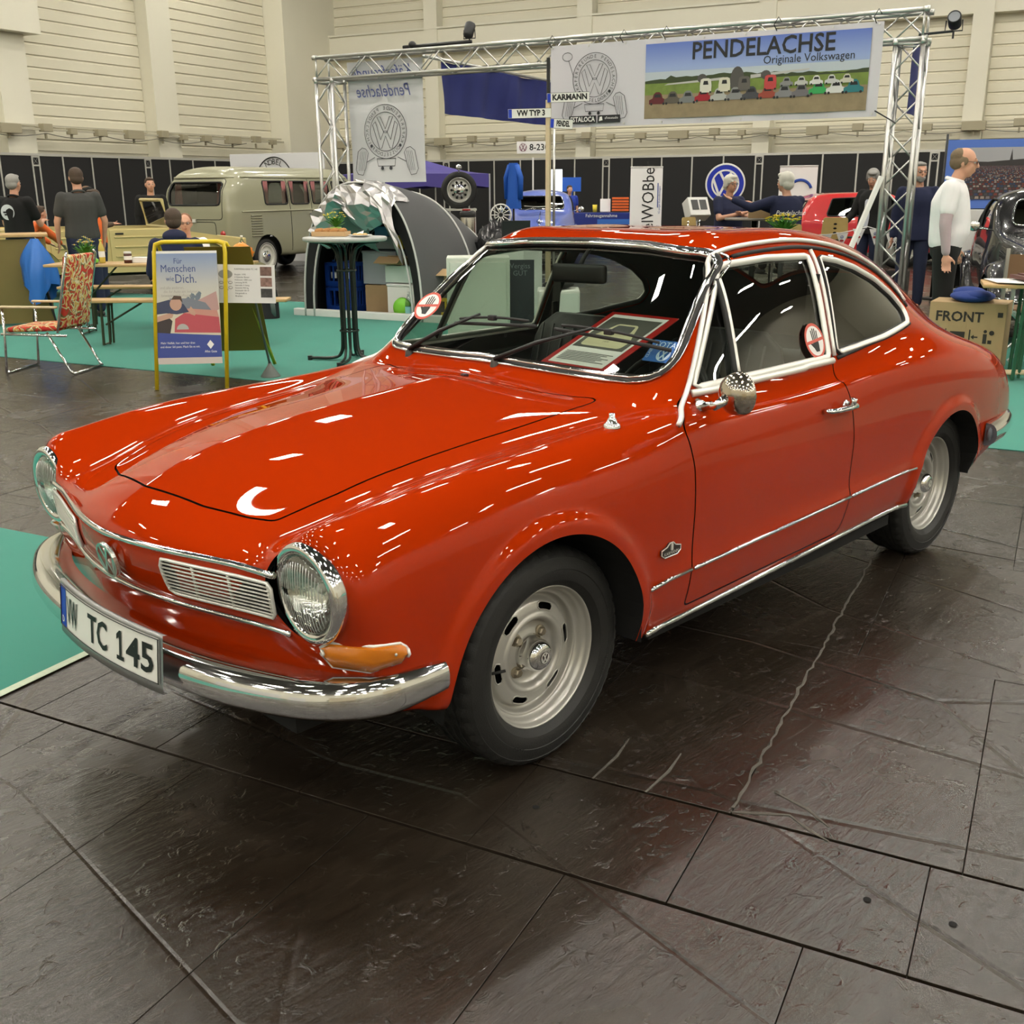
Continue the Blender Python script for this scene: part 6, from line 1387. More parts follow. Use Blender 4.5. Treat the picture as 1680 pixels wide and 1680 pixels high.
# aeroplane
mb = MB(); S_ = lambda P, z=.0152: mb.prism(P, z, z+.0006, M)
S_([(1.55,.445),(2.30,.47),(2.30,.50),(1.60,.462)]); S_([(2.62,.47),(3.30,.53),(3.30,.545),(2.62,.51)]); mb.build('printed_wing', mat('print_alu', (.45,.44,.42), .6), ban)
mb = MB(); S_([(2.46+.085*math.cos(a), .46+.15*math.sin(a)) for a in np.linspace(0, 2*PI, 20)[:-1]], .0155)
for c in (2.03, 2.80): S_([(c+.06*math.cos(a), .50+.05*math.sin(a)) for a in np.linspace(0, 2*PI, 14)[:-1]], .0155)
mb.build('printed_engine', mat('print_dark', (.07,.065,.06), .6), ban)
cols = [(.10,.01,.015),(.09,.08,.06),(.16,.17,.17),(.30,.01,.02),(.40,.40,.38),(.22,.22,.22),(.05,.05,.06),(.28,.05,.03),(.20,.20,.21),(.14,.13,.14),(.03,.30,.08),(.60,.60,.58),(.02,.16,.18)]
def little_car(x, y, w, c, i, bus=False):
    g_ = empty('printed_car', (0,0,0), parent=ban); h = w*(.62 if not bus else .95); mb = MB(); k = .0160+.0003*i
    body = [(-.5,0),(-.5,.35),(-.30,.48),(-.22,.85),(-.1,1),(.1,1),(.22,.85),(.30,.48),(.5,.35),(.5,0)] if not bus else [(-.42,0),(-.44,.5),(-.38,.92),(-.2,1),(.2,1),(.38,.92),(.44,.5),(.42,0)]
    mb.prism([(x+a*w, y+b*h) for a, b in body], k, k+.0004, M); mb.build('car_shape', mat('print_car_%d' % i, c, .6), g_)
    mb = MB(); mb.prism([(x+a*w, y+b*h) for a, b in ((-.20,.55),(-.15,.82),(.15,.82),(.20,.55))], k+.0005, k+.0008, M)
    for s in (-1,1): mb.prism([(x+(s*.36+.07*math.cos(q))*w, y+.02*h+.07*w*math.sin(q)) for q in np.linspace(0, 2*PI, 9)[:-1]], k+.0005, k+.0008, M)
    mb.build('car_glass', bprint, g_)
r = random.Random(2)
for i, x in enumerate((2.05,2.28,2.52,2.83)): little_car(x+.03, .34, .165, ((.62,.6,.52),(.6,.57,.45),(.10,.09,.08),(.45,.05,.05))[i], 20+i, True)
for i in range(5): little_car(3.05+.17*i, .37, .15, ((.2,.2,.2),(.45,.45,.42),(.6,.6,.58),(.5,.5,.5),(.5,.48,.4))[i], 30+i)
for i in range(13): little_car(1.47+.195*i, .235+.012*(i > 2)+.02*(i > 9), .22, cols[i], i)
mb = MB(); text(mb, 'PENDELACHSE', T_(2.73,.80,.002), .27, bold=.004, sx=.95); text(mb, 'Originale Volkswagen', T_(3.28,.655,.002), .125, sx=.95); mb.build('banner_lettering', bprint, ban)
mb = MB(); club_mark(mb, T_(.62,.57), .30, .0035); mb.tube([T_(.24+.07*math.cos(a),.84+.05*math.sin(a)) @ Vector((0,0,0)) for a in np.linspace(0, 2*PI, 13)[:-1]], .0035, 4, True); mb.tube([T_(.26,.79) @ Vector((0,0,0)), T_(.33,.60) @ Vector((0,0,0))], .0035, 4); mb.build('club_badge', bprint, ban)
mb = MB()
for x0, x1 in ((.27,.65),(.67,.98)): mb.prism([(x0,.045),(x1,.045),(x1,.135),(x0,.135)], .016, .0165, M)
mb.build('sponsor_plate', bprint, ban); mb = MB(); text(mb, 'ESTALOCA', T_(.46,.09,.002), .082, bold=.002, sx=.85); text(mb, 'eFotostudio', T_(.86,.10,.002), .042, sx=.9); mb.prism([(.69,.065),(.74,.075),(.73,.12),(.70,.115)], .018, .0185, M); mb.build('sponsor_lettering', paper, ban)
mb = MB()
for x in (.02,1.0,1.55,2.9,4.0): mb.tube([M @ Vector((x,.96,.02)), M @ Vector((x-.02,1.02,.08)), M @ Vector((x+.02,1.10,.05)), M @ Vector((x+.05,1.05,.02))], .006, 5)
mb.tube([M @ Vector((4.06,.06,.02)), M @ Vector((4.25,-.05,.0)), M @ Vector((4.30,-.08,.05))], .008, 5); mb.build('cable_tie', black, ban)
mb = MB()
for i in range(9):
    for y in (.03,.955): mb.cyl(M @ Vector((.03+.5*i,y,.012)), M @ Vector((.03+.5*i,y,.020)), .012, 10)
mb.build('eyelet', steel, ban)
# narrow banner seen from behind: mirrored badge and script
o0 = LT+TD*1.49+HB*.185+Vector((0,0,1.62)); M = frame(o0, -TD, (0,0,1)); nb = empty('hanging_banner', (0,0,0), 0, 'white banner seen from behind with mirrored club badge, left of the blue banner', 'banner')
clothm = mat('banner_white_cloth', (.68,.68,.70), .8); mb = MB(); wavy_sheet(mb, M, 1.30, 1.66, .02, 30, 24, 4); mb.build('banner_cloth', clothm, nb, True)
Ms = M @ Matrix.Translation((0,0,-.022)); mb = MB(); club_mark(mb, Ms @ Matrix.Translation((.66,.70,0)), .37, .0045); mb.build('club_badge', mat('print_through', (.05,.05,.06), .8), nb)
mb = MB(); text(mb, 'Käferfreunde', Ms @ Matrix.Translation((.68,1.50,0)), .24, shear=.35, sx=.82); text(mb, 'Pendelachse', Ms @ Matrix.Translation((.66,1.25,0)), .24, shear=.35, sx=.80); mb.build('script_lettering', mat('script_blue', (.08,.10,.28), .8), nb)
# navy banner strung along the depth of the stand
o0 = LT+TD*1.55+HB*.62+Vector((0,0,2.56)); M = frame(o0, HB, (0,0,1)); mb = MB(); wavy_sheet(mb, M, 3.75, .70, .05, 50, 12, 9); o = mb.build('navy_banner', mat('navy_banner_cloth', (.008,.016,.13), .7), None, smooth=True); props(o, 'plain dark blue banner strung across under the truss beam', 'banner')
o0 = RT+TD*.0+HB*.16+Vector((0,0,2.3)); mb = MB(); wavy_sheet(mb, frame(o0, (HB*1+TD*0), (0,0,1)), .9, .80, .02, 10, 8, 2); o = mb.build('navy_banner', M_('navy_banner_cloth'), None, smooth=True); props(o, 'narrow edge of a dark blue banner behind the right truss leg', 'banner')
e = empty('banner_pipe', (0,0,0), 0, 'steel pipe on a slim post from which the dark blue banner hangs', 'pipe'); a_ = LT+TD*1.55+HB*.12+Vector((0,0,3.285)); b_ = LT+TD*1.55+HB*4.45+Vector((0,0,3.285)); mb = MB(); mb.cyl(a_, b_, .024, 10); mb.build('pipe', tube_m, e, True); mb = MB(); mb.cyl((b_.x,b_.y,0), b_, .024, 10); mb.cyl((b_.x,b_.y,0), (b_.x,b_.y,.02), .22, 20); mb.build('post', tube_m, e, True)
# spotlights
def spot(loc, rz, tilt, label):
    e = empty('spotlight', loc, rz, label, 'spotlight'); e.scale = (.68,.68,.68); R = Matrix.Rotation(tilt, 4, 'Y'); sm_ = mat('spotlight_black', (.02,.02,.022), .4)
    mb = MB(); mb.lathe([(0,-.16),(.07,-.16),(.10,-.12),(.105,.10),(.095,.12),(.085,.10),(0,.09)], 22, R); mb.build('lamp_can', sm_, e, True)
    mb = MB(); mb.tube([R @ Vector((0,-.12,0)), Vector((0,-.13,-.16)), Vector((0,.13,-.16)), R @ Vector((0,.12,0))], .012, 6); mb.cyl((0,0,-.16), (0,0,-.27), .016, 8); (mb.cyl((0,0,-.16), (0,.52,-.18), .02, 8) if tilt < 0 else 0); mb.build('yoke', sm_, e); mb = MB(); mb.lathe([(.093,.101),(0,.101)], 20, R); mb.build('lens', mat('lens_grey', (.3,.32,.35), .1), e); return e
spot(LT+TD*2.37+Vector((0,0,3.55)), HANG, .5, 'black spotlight standing on the truss beam above the blue banner'); spot(RT+TD*.42+Vector((0,0,3.22)), HANG, -1.15, 'black spotlight hanging off the right end of the truss')
mb = MB(); mb.tube([LT+TD*1.3+Vector((0,0,3.40)), LT+TD*1.9+Vector((0,0,3.40)), LT+TD*2.4+Vector((0,0,3.40))], .025, 6); mb.ell(LT+TD*1.45+Vector((0,0,3.42)), (.06,.05,.05)); o = mb.build('lamp_cable_bundle', black, None, True); props(o, 'black cable bundle lying on the truss beam beside the spotlight', 'cable')
# signpost with number plates
sp = empty('signpost', (8.40,6.97,0), 0, 'pale wooden signpost carrying three number plates as direction signs', 'signpost'); wood = mat('pale_wood', (.62,.50,.32), .6, var=.12, vscale=20)
mb = MB(); mb.box((0,0,1.28), (.055,.055,2.56), HANG, .004); mb.box((0,0,.03), (.5,.07,.05), HANG); mb.box((0,0,.03), (.5,.07,.05), HANG+PI/2); mb.build('post', wood, sp); mb = MB(); mb.cyl((.05,.05,1.9), (.05,.05,3.05), .022, 8); mb.build('black_rod', black, sp)
RTV = Vector((.70,-.71,0))
for z, x0, x1, s_, tl in ((2.58,-.02,.50,'KARMANN',.03),(2.41,-.50,.03,'VW TYP 3',.02),(2.29,.02,.30,'PENDEL',-.06)):
    pe_ = empty('number_plate', (0,0,z), parent=sp); Mx = frame(Vector((0,0,0))-Vector((.71,.70,0))*.04, RTV+Vector((0,0,tl)), (0,0,1)); n = len(s_)
    mb = MB(); mb.box(((x0+x1)/2,0,0), (x1-x0,.11,.004), None, .001); mb.V = [Mx @ Vector(v) for v in mb.V]; mb.build('plate_sheet', M_('plate_white'), pe_)
    mb = MB(); mb.box((x0+.025,0,.003), (.042,.10,.002)); mb.V = [Mx @ Vector(v) for v in mb.V]; mb.build('plate_blue_band', M_('eu_blue'), pe_)
    mb = MB(); text(mb, s_, Mx @ Matrix.Translation(((x0+x1)/2+.02,0,.005)), .092, bold=.004, sx=(x1-x0-.08)/(n*.066)); mb.tube([Mx @ Vector(q) for q in ((x0,-.055,.003),(x1,-.055,.003),(x1,.055,.003),(x0,.055,.003))], .002, 4, True); mb.build('plate_lettering', blk, pe_)
# ================================================================ TENT AND ITS STORES
tn = empty('pop_up_tent', (6.15,7.97,0), HANG, 'black and grey pop-up tent with a crumpled silver flap thrown over its open front', 'tent')
# local x = depth (HB), local y = left along the front
tblk = mat('tent_black', (.012,.012,.013), .8, bump=.3, bscale=9); tgry = mat('tent_grey', (.085,.085,.088), .75, bump=.3, bscale=7); silver = mat('silver_foil', (.52,.51,.51), .30, .85); pipe = mat('tent_piping', (.55,.55,.53), .5)
def arch(t, u, sc=1.0):
    """t depth 0..1, u 0..1 over the arch from left to right"""
    a = PI*u; w = .86+.30*math.sin(PI*min(1, t)*.5)**1.2; h = 1.60*math.sqrt(max(.0, 1-(.70*t)**2.4)); sh = -.10-.26*t
    return Vector((1.45*t+.0, (w*math.cos(a)*abs(math.cos(a))**-.12 if abs(math.cos(a)) > .01 else 0)*sc+sh*0+.02*t, h*abs(math.sin(a))**.85*sc))
G_ = [[arch(t, u) for u in np.linspace(0,1,37)] for t in np.linspace(0,1,13)]
mb = MB(); mb.grid([r[:21] for r in G_]); mb.build('left_panel', tblk, tn, True); mb = MB(); mb.grid([r[20:] for r in G_]); mb.build('right_panel', tgry, tn, True)
mb = MB(); r = G_[-1]; c = Vector((1.45,.02,0)); mb.add([c]+r, [(0,i+1,i+2) for i in range(36)]); mb.build('rear_panel', tblk, tn)
mb = MB(); mb.grid([[arch(0,u)+Vector((-.01,0,0)), arch(0,u,.84)+Vector((.05,0,0))] for u in np.linspace(.0,1,41)]); mb.build('front_band', tblk, tn, True)
for t, sc in ((0,1.0),(0,.84),(.62,1.005),(1,1.0)): strip('tent_pole', [arch(t, u, sc)+Vector((-.01 if t == 0 else 0,0,0)) for u in np.linspace(0,1,41)], .013, pipe, tn)
mb = MB(); mb.box((.9,-.1,.012), (1.8,1.9,.02)); mb.build('ground_sheet', blackc, tn)
r = random.Random(11)
def crump(x, y): return .03*math.sin(9*x+3*y)+.025*math.sin(17*y-5*x+1)+.018*math.sin(23*x+19*y)
def crumple(x, y): return .022*abs((x*1.9+y*.7) % 1-.5)+.02*abs((y*1.6-x*.8+.3) % 1-.5)+.012*abs((x*3.1+y*2.3) % 1-.5)
P = []
for i in range(21):
    u = .24+.45*i/20; row = []
    for j in range(13):
        v = j/12; hang = (.50+.22*math.sin(i*.7)+.45*(i/20))*.62
        if v < .35: q = arch(.16*(1-v/.35), u)+Vector((0,0,.03))
        else: w = (v-.35)/.65; q = arch(0, u)+Vector((-.05-.12*math.sin(PI*w), -.10*w, -hang*w+.03))
        n_ = r.uniform(-.028,.028)+2*crumple(u*6, v*3)-.05; row.append(q+Vector((-n_*1.2, n_*.6+r.uniform(-.012,.012), n_*.5)))
    P.append(row)
mb = MB(); mb.grid(P); mb.build('silver_flap', silver, tn, False)
mb = MB(); mb.grid([[Vector((-.04+.02*math.sin(i+j), lerp(lerp(.42,-.10,i/8), lerp(.25,-.30,i/8), j/6), lerp(1.35-.02*i, lerp(1.05,.80,i/8), j/6))) for j in range(7)] for i in range(9)]); mb.build('green_inner_flap', mat('tent_green', (.02,.07,.055), .6), tn, True)
mb = MB(); mb.box((0,0,.045), (.09,2.9,.09), HANG, .01); o = mb.build('white_floor_rail', white, None, loc=(6.30,7.60,0)); props(o, 'low white rail lying on the green carpet along the front of the tent', 'rail')
def tl(x, y, z=0): return Vector((6.15,7.97,.0235))+HB*x+Vector((-HB.y, HB.x, 0))*y+Vector((0,0,z))
def simple(name, parts, loc, rz, label, cat, group=None):
    e = empty(name, loc, rz, label, cat, group)
    for nm, b, m, sm in parts: b.build(nm, m, e, sm)
    return e
def crate(name, loc, rz, d, m, label, cells=True):
    w, l, h = d; b = MB(); b.box((0,0,.01), (w,l,.02)); sl = MB()
    for s in (-1,1):
        b.box((s*(w/2-.01),0,h-.02), (.02,l,.04)); b.box((0,s*(l/2-.01),h-.02), (w,.02,.04)); b.box((s*(w/2-.01),0,.04), (.02,l,.06)); b.box((0,s*(l/2-.01),.04), (w,.02,.06))
        for t in (-1,1): b.box((s*(w/2-.015),t*(l/2-.015),h/2), (.03,.03,h))
        for k in range(5): sl.box((s*(w/2-.01),(-.4+.2*k)*l,h/2), (.015,.02,h)); sl.box(((-.4+.2*k)*w,s*(l/2-.01),h/2), (.02,.015,h))
    return simple(name, [('crate_frame',b,m,False),('crate_slats',sl,m,False)], loc, rz, label, 'crate')
def bottle(loc, h, m, capm, label, cat='bottle', group=None, lab=None, r=None):
    r = r or h*.13; b = MB(); b.lathe([(0,0),(r*.9,0),(r,.01),(r,h*.60),(r*.75,h*.74),(r*.36,h*.86),(r*.34,h*.95),(0,h*.95)], 16); c = MB(); c.lathe([(0,h*.93),(r*.42,h*.93),(r*.42,h),(0,h)], 12)
    P = [('bottle_glass',b,m,True),('bottle_cap',c,capm,True)]
    if lab: l = MB(); l.lathe([(r*1.02,h*.25),(r*1.02,h*.50)], 16); P.append(('bottle_label',l,lab,True))
    return simple('bottle', P, loc, 0, label, cat, group)
pet = glass_mat('pet_plastic', (.82,.88,.90), .1, 1.2); bluep = mat('blue_plastic', (.01,.05,.30), .4); ylp = mat('yellow_plastic', (.72,.52,.02), .4); card = mat('cardboard', (.42,.29,.15), .8, var=.08, vscale=8); clearp = mat('cloudy_plastic', (.55,.60,.64), .3, alpha=.55); mintp = mat('mint_plastic', (.50,.62,.55), .4)
crate('drinks_crate', tl(.55,.62), HANG, (.32,.42,.30), bluep, 'blue drinks crate at the bottom of the pair inside the tent'); crate('drinks_crate', tl(.55,.62,.31), HANG, (.32,.42,.30), bluep, 'blue drinks crate on top of the other inside the tent')
for i in range(3): bottle(tl(.46,.74-.12*i,.34), .30, pet, bluep, 'clear water bottle in the upper blue crate', group='water bottles in the upper blue crate', lab=paper)
def boxthing(name, loc, rz, d, m, label, cat='box', flaps=0, lid=None):
    b = MB(); w, l, h = d
    for s in (-1,1): b.box((s*(w/2-.004),0,h/2), (.008,l,h)); b.box((0,s*(l/2-.004),h/2), (w-.016,.008,h))
    b.box((0,0,.005), (w-.016,l-.016,.01)); P = [('box_body',b,m,False)]
    if flaps:
        f = MB()
        for s in (-1,1): f.box((s*(w/2+.06),0,h-.02*flaps), (.15,l,.006), Matrix.Rotation(s*.5*flaps,3,'Y'))
        P.append(('box_flap',f,m,False))
    if lid: t = MB(); t.box((0,0,h+.012), (w+.02,l+.02,.03), None, .006); P.append(('box_lid',t,lid,True))
    return simple(name, P, loc, rz, label, cat)
boxthing('carton', tl(.75,.10), HANG+.1, (.42,.46,.34), card, 'large brown cardboard carton on the tent floor under the clear tub')
boxthing('storage_tub', tl(.75,.10,.35), HANG, (.40,.50,.38), clearp, 'cloudy clear storage tub standing on the brown carton', 'tub', lid=clearp); boxthing('storage_tub', tl(.78,.12,.78), HANG+.2, (.30,.34,.14), clearp, 'small clear tub with blue contents on top of the large clear tub', 'tub')
mb = MB(); mb.box((0,0,.06), (.14,.20,.12), .3, .01); o = mb.build('blue_packet', mat('packet_blue', (.15,.35,.65), .5), None, loc=tl(.74,.14,.93)); props(o, 'light blue packet on top of the clear tubs', 'packet')
mb = MB(); mb.box((0,0,.08), (.16,.16,.16), .1, .01); o = mb.build('yellow_box', ylp, None, loc=tl(.75,-.12,.78)); props(o, 'small yellow box beside the light blue packet', 'box')
boxthing('cool_box', tl(.45,-.42), HANG, (.36,.46,.36), white, 'white cool box with a green round lid leaning on it', 'cool box', lid=white)
mb = MB(); mb.lathe([(0,0),(.13,0),(.12,.03),(.05,.045),(0,.045)], 24, Matrix.Translation((0,0,.11)) @ Matrix.Rotation(-PI/2,4,'Y')); o = mb.build('green_disc', mat('lime_green', (.22,.62,.05), .4), None, True, loc=tl(.20,-.45), rot=(0,0,HANG)); props(o, 'lime green round lid leaning against the white cool box', 'lid')
boxthing('mint_tub', tl(.50,-.38,.40), HANG, (.34,.50,.20), mintp, 'pale mint plastic tub on the white cool box', 'tub'); boxthing('carton', tl(.42,-.22,.61), HANG, (.20,.34,.08), card, 'shallow cardboard tray on the pale mint tub', flaps=1)
mb = MB(); mb.lathe([(.022,0),(.045,0),(.045,.1),(.022,.1),(.022,0)], 20, Matrix.Rotation(PI/2,4,'Y')); o = mb.build('tape_roll', paper, None, True, loc=tl(.40,-.50,.67), rot=(0,0,HANG)); props(o, 'white paper roll lying in the pale mint tub', 'roll')
crate('yellow_crate', tl(.45,-.92), HANG, (.30,.36,.24), ylp, 'yellow plastic folding crate at the right of the tent opening'); boxthing('carton', tl(.52,-.90,.30), HANG, (.26,.34,.26), card, 'open cardboard carton above the yellow crate', flaps=1)
bottle((6.42,7.42,.0), .34, pet, white, 'clear water bottle standing on the carpet in front of the white rail', lab=mat('label_teal', (.25,.55,.55), .5))
# black bag right of the tent
mb = MB(); mb.ell((0,0,.32), (.26,.30,.34), 24, 18); V2 = []
for v in mb.V: n_ = crump(v[0]*9, v[2]*7+v[1]*5); V2.append((v[0]*(1+n_*2), v[1]*(1+n_*2), max(.0, v[2]+n_)))
mb.V = V2; o = mb.build('rubbish_bag', mat('bag_black', (.012,.012,.013), .22), None, True, loc=(7.72,7.20,.46)); props(o, 'shiny black rubbish bag on a stand to the right of the tent', 'bag')
mb = MB(); mb.cyl((0,0,0), (0,0,.46), .2, 16); o = mb.build('bag_stand', black, None, loc=(7.72,7.20,.005)); props(o, 'dark round stand under the rubbish bag', 'stand')
# backpack and maroon bag
e = empty('backpack', (5.40,8.95,0), away(5.4,9)+PI, 'grey and black backpack standing left of the tent', 'backpack')
mb = MB(); P = []
for i in range(13):
    t = i/12; z = .50*t; w = .17*(1-.45*t**4)*(1 if t < .99 else .6); row = []
    for k in range(20): a = 2*PI*k/20; row.append(Vector(((.11-.04*t)*math.cos(a)*(1.2 if math.cos(a) > 0 else .7), w*math.copysign(abs(math.sin(a))**.6, math.sin(a)), z)))
    row.append(row[0]); P.append(row)
mb.grid(P); mb.ell((0,0,.49), (.05,.10,.02)); mb.build('bag_body', mat('pack_black', (.02,.02,.022), .8), e, True)
for s in (-1,1): mb = MB(); mb.tube([(.10,s*.10,.03),(.15,s*.09,.2),(.135,s*.085,.38),(.05,s*.05,.50)], .030, 8, flat=.4); mb.build('shoulder_strap', mat('pack_grey', (.22,.22,.22), .8), e, True)
mb = MB(); mb.ell((0,0,.20), (.22,.26,.20)); mb.tube([(0,-.12,.34),(0,-.06,.46),(0,.06,.46),(0,.12,.34)], .012, 6); o = mb.build('holdall', mat('maroon_cloth', (.11,.015,.03), .8, bump=.4, bscale=12), None, True, loc=(5.42,9.45,0)); props(o, 'maroon holdall behind the grey backpack', 'bag')
mb = MB(); mb.ell((0,0,.10), (.24,.30,.12)); mb.ell((.05,.1,.16), (.16,.2,.08)); o = mb.build('bundled_coat', mat('olive_cloth', (.14,.13,.06), .9, bump=.5, bscale=14), None, True, loc=(5.55,9.35,.42)); props(o, 'olive coat bundled on top of the maroon holdall', 'coat')
# ================================================================ BAR TABLE
bt = empty('bar_table', (4.02,5.42,0), .3, 'round grey-topped bar table with bundled black tube legs in front of the tent', 'table'); dkg = mat('table_tube_black', (.02,.028,.024), .25, .3)
mb = MB(); mb.lathe([(0,1.075),(.36,1.075),(.375,1.085),(.375,1.105),(.368,1.112),(0,1.112)], 48); mb.build('tabletop', mat('table_grey', (.42,.43,.41), .4, var=.1, vscale=40), bt, True)
for k in range(4):
    a = math.radians(20+90*k); d = Vector((math.cos(a), math.sin(a), 0)); n_ = Vector((-d.y, d.x, 0))*.022
    for s in (-1,1):
        mb = MB(); mb.tube([Vector(q) for q in crom([d*.30+n_*s+Vector((0,0,1.07)), d*.16+n_*s+Vector((0,0,1.05)), d*.075+n_*s+Vector((0,0,.95)), d*.065+n_*s+Vector((0,0,.6)), d*.065+n_*s+Vector((0,0,.22)), d*.085+n_*s+Vector((0,0,.08)), d*.16+n_*s+Vector((0,0,.03)), d*.40+n_*.2*s+Vector((0,0,.025))], 5)], .0125, 8); mb.build('leg', dkg, bt, True)
    mb = MB(); mb.cyl(d*.39+Vector((0,0,.0)), d*.39+Vector((0,0,.045)), .022, 10); mb.build('foot', black, bt)
mb = MB()
for z in (.28,.82): mb.lathe([(.088,z-.008),(.092,z),(.088,z+.008)], 24)
mb.build('clamp_ring', dkg, bt, True)
bread = mat('bread_crust', (.42,.20,.06), .7, bump=.6, bscale=50); tray_m = mat('wood_tray', (.55,.36,.18), .6)
e = empty('bread_tray', (4.02,5.62,1.113), -.9, 'shallow wooden tray on the round bar table', 'tray'); mb = MB(); mb.box((0,0,.008), (.30,.20,.012)); [mb.box((s*.15,0,.022), (.012,.20,.04)) for s in (-1,1)]; [mb.box((0,s*.10,.022), (.30,.012,.04)) for s in (-1,1)]; mb.build('tray_body', tray_m, e)
for i in range(8): mb = MB(); mb.ell((0,0,.028), (.036,.034,.028), 12, 8); mb.box((0,0,.018), (.05,.05,.035), None, .012); o = mb.build('bread_roll', bread, None, True, loc=Vector((4.02,5.62,1.127))+Matrix.Rotation(-.9,3,'Z') @ Vector((-.105+.07*(i % 4), -.04+.08*(i//4), .002))); props(o, 'piece of brown bread in the tray on the bar table', 'bread', 'bread pieces in the tray')
def flower_pot(loc, label, pot, petals, n=26, s=1.0, cat='flowers', leafy=.11):
    e = empty('flower_pot', loc, 0, label, cat); mb = MB(); mb.lathe([(0,0),(.040*s,0),(.052*s,.075*s),(.047*s,.075*s),(0,.06*s)], 20); mb.build('pot', pot, e, True); r = random.Random(int(loc[0]*100)); mb = MB(); lf = MB(); ct = MB()
    for i in range(n*2):
        a = r.uniform(0,2*PI); rr = r.uniform(.01,.075)*s; z = (.09+r.uniform(0,.06))*s; c = Vector((rr*math.cos(a), rr*math.sin(a), z)); t = c+Vector((math.cos(a)*.05, math.sin(a)*.05, .02))*s; w = Vector((-math.sin(a), math.cos(a), 0))*.014*s
        lf.add([Vector((0,0,.07*s)), c+w, t, c-w], [(0,1,2,3)])
    for i in range(n):
        a = r.uniform(0,2*PI); rr = leafy*s*math.sqrt(r.uniform(0,1)); c = Vector((rr*math.cos(a), rr*math.sin(a), (.15+.06*(1-rr/(leafy*s)))*s+r.uniform(0,.03)*s)); lf.tube([Vector((0,0,.07*s)), c], .002*s, 4)
        for k in range(6): b = 2*PI*k/6; mb.add([c, c+Vector((math.cos(b-.3),math.sin(b-.3),.3))*.016*s, c+Vector((math.cos(b),math.sin(b),.2))*.026*s, c+Vector((math.cos(b+.3),math.sin(b+.3),.3))*.016*s], [(0,1,2,3)])
        ct.ell(c+Vector((0,0,.004)), (.007*s,.007*s,.006*s), 8, 5)
    lf.build('foliage', mat('leaf_green', (.08,.26,.03), .6), e); mb.build('petals', petals, e); ct.build('flower_centres', mat('flower_centre', (.75,.55,.03), .6), e); return e
petw = mat('petal_pale', (.80,.80,.48), .6); pety = mat('petal_yellow', (.85,.68,.06), .6); limep = mat('pot_lime', (.30,.50,.08), .5)
flower_pot((4.15,5.72,1.113), 'small green pot of pale yellow flowers on the round bar table', limep, petw, 20, 1.0)
e = empty('snack_plate', (4.08,5.27,1.113), 0, 'white plate of snacks on a folded napkin on the bar table', 'plate'); mb = MB(); mb.lathe([(0,.004),(.07,.004),(.105,.016),(.107,.019),(.07,.009),(0,.009)], 32); mb.build('plate', white, e, True); mb = MB(); [mb.ell((.05*math.cos(k), .05*math.sin(k), .02), (.028,.022,.012), 10, 6) for k in range(6)]; mb.build('snacks', mat('snack_gold', (.62,.42,.18), .7), e, True); mb = MB(); mb.add([(-.14,.02,.002),(.02,.17,.004),(.12,.10,.05),(-.02,-.05,.003)], [(0,1,2,3)]); mb.build('napkin', paper, e)
# ================================================================ A-BOARD AND INFO STAND
yel = mat('yellow_enamel', (.68,.50,.015), .35); ybrown = mat('board_back_ochre', (.22,.15,.015), .6)
ab = empty('a_board_sign', (2.27,5.195,0), 0, 'yellow tubular A-board with a poster reading Für Menschen wie Dich', 'sign')
fL = Vector((-.21,.175,0)); fR = Vector((.21,-.175,0)); tL = Vector((-.03,.30,1.13)); tR = Vector((.37,-.03,1.13)); bL = Vector((.80,1.015,0)); bR = Vector((1.02,.42,0))
tc_ = (tL+tR)/2; ex = (fR-fL).normalized(); W_ = (fR-fL).length*1.0
def loopframe(a, b, c, d, r, name, m=yel):
    P = [a]; u = (c-d).normalized(); P += [lerp(a,d,.93), lerp(a,d,.985)+u*.01, d+u*.06, c-u*.06, lerp(b,c,.985)-u*.01, lerp(b,c,.93), b]; mb = MB(); mb.tube(P, r, 8); return mb.build(name, m, ab, True)
tl_, tr_ = tc_-ex*W_/2, tc_+ex*W_/2; loopframe(fL, fR, tr_, tl_, .0165, 'front_frame'); bl2, br2 = tc_-ex*W_/2+Vector((.78,.62,-1.13)), tc_+ex*W_/2+Vector((.78,.62,-1.13)); bl2.z = br2.z = 0; loopframe(bl2, br2, tr_+Vector((.03,.02,0)), tl_+Vector((.03,.02,0)), .0165, 'rear_frame')
up_ = ((tl_+tr_)/2-(fL+fR)/2).normalized(); nrm = ex.cross(up_).normalized()
def onboard(u, v, off=0): return (fL+fR)/2+ex*(u*W_)+up_*v+nrm*off
def bpoly(name, P, m, off, par=ab): mb = MB(); mb.prism([(x*W_, y if (y < k_+.19 or y > .84) else k_+.19+(y-k_-.19)*.88) for x, y in P], off, off+.0006, frame((fL+fR)/2, ex, up_)); return mb.build(name, m, par)
Mb = frame((fL+fR)/2, ex, up_); Hb = ((tl_+tr_)/2-(fL+fR)/2).length
mb = MB(); mb.box((0,(.20+Hb-.07)/2,0), (W_-.05,Hb-.27,.006), None); mb.V = [Mb @ Vector(v) for v in mb.V]; mb.build('board', white, ab)
mb = MB(); ub2 = ((tl_+tr_)/2-(bl2+br2)/2); Hb2 = ub2.length; Mb2 = frame((bl2+br2)/2, ex, ub2); mb.box((0,.20+(Hb2-.27)/2,0), (W_-.03,Hb2-.27,.006)); mb.V = [Mb2 @ Vector(v) for v in mb.V]; mb.build('rear_board', ybrown, ab)
y0_, y1_ = .25, Hb-.09; k_ = .25; pw = .455; pm = bpy.data.materials.new('poster_sky'); _grad(pm, (.62,.58,.45), (.22,.30,.48), .55, 1.05, (.52,.52,.48))
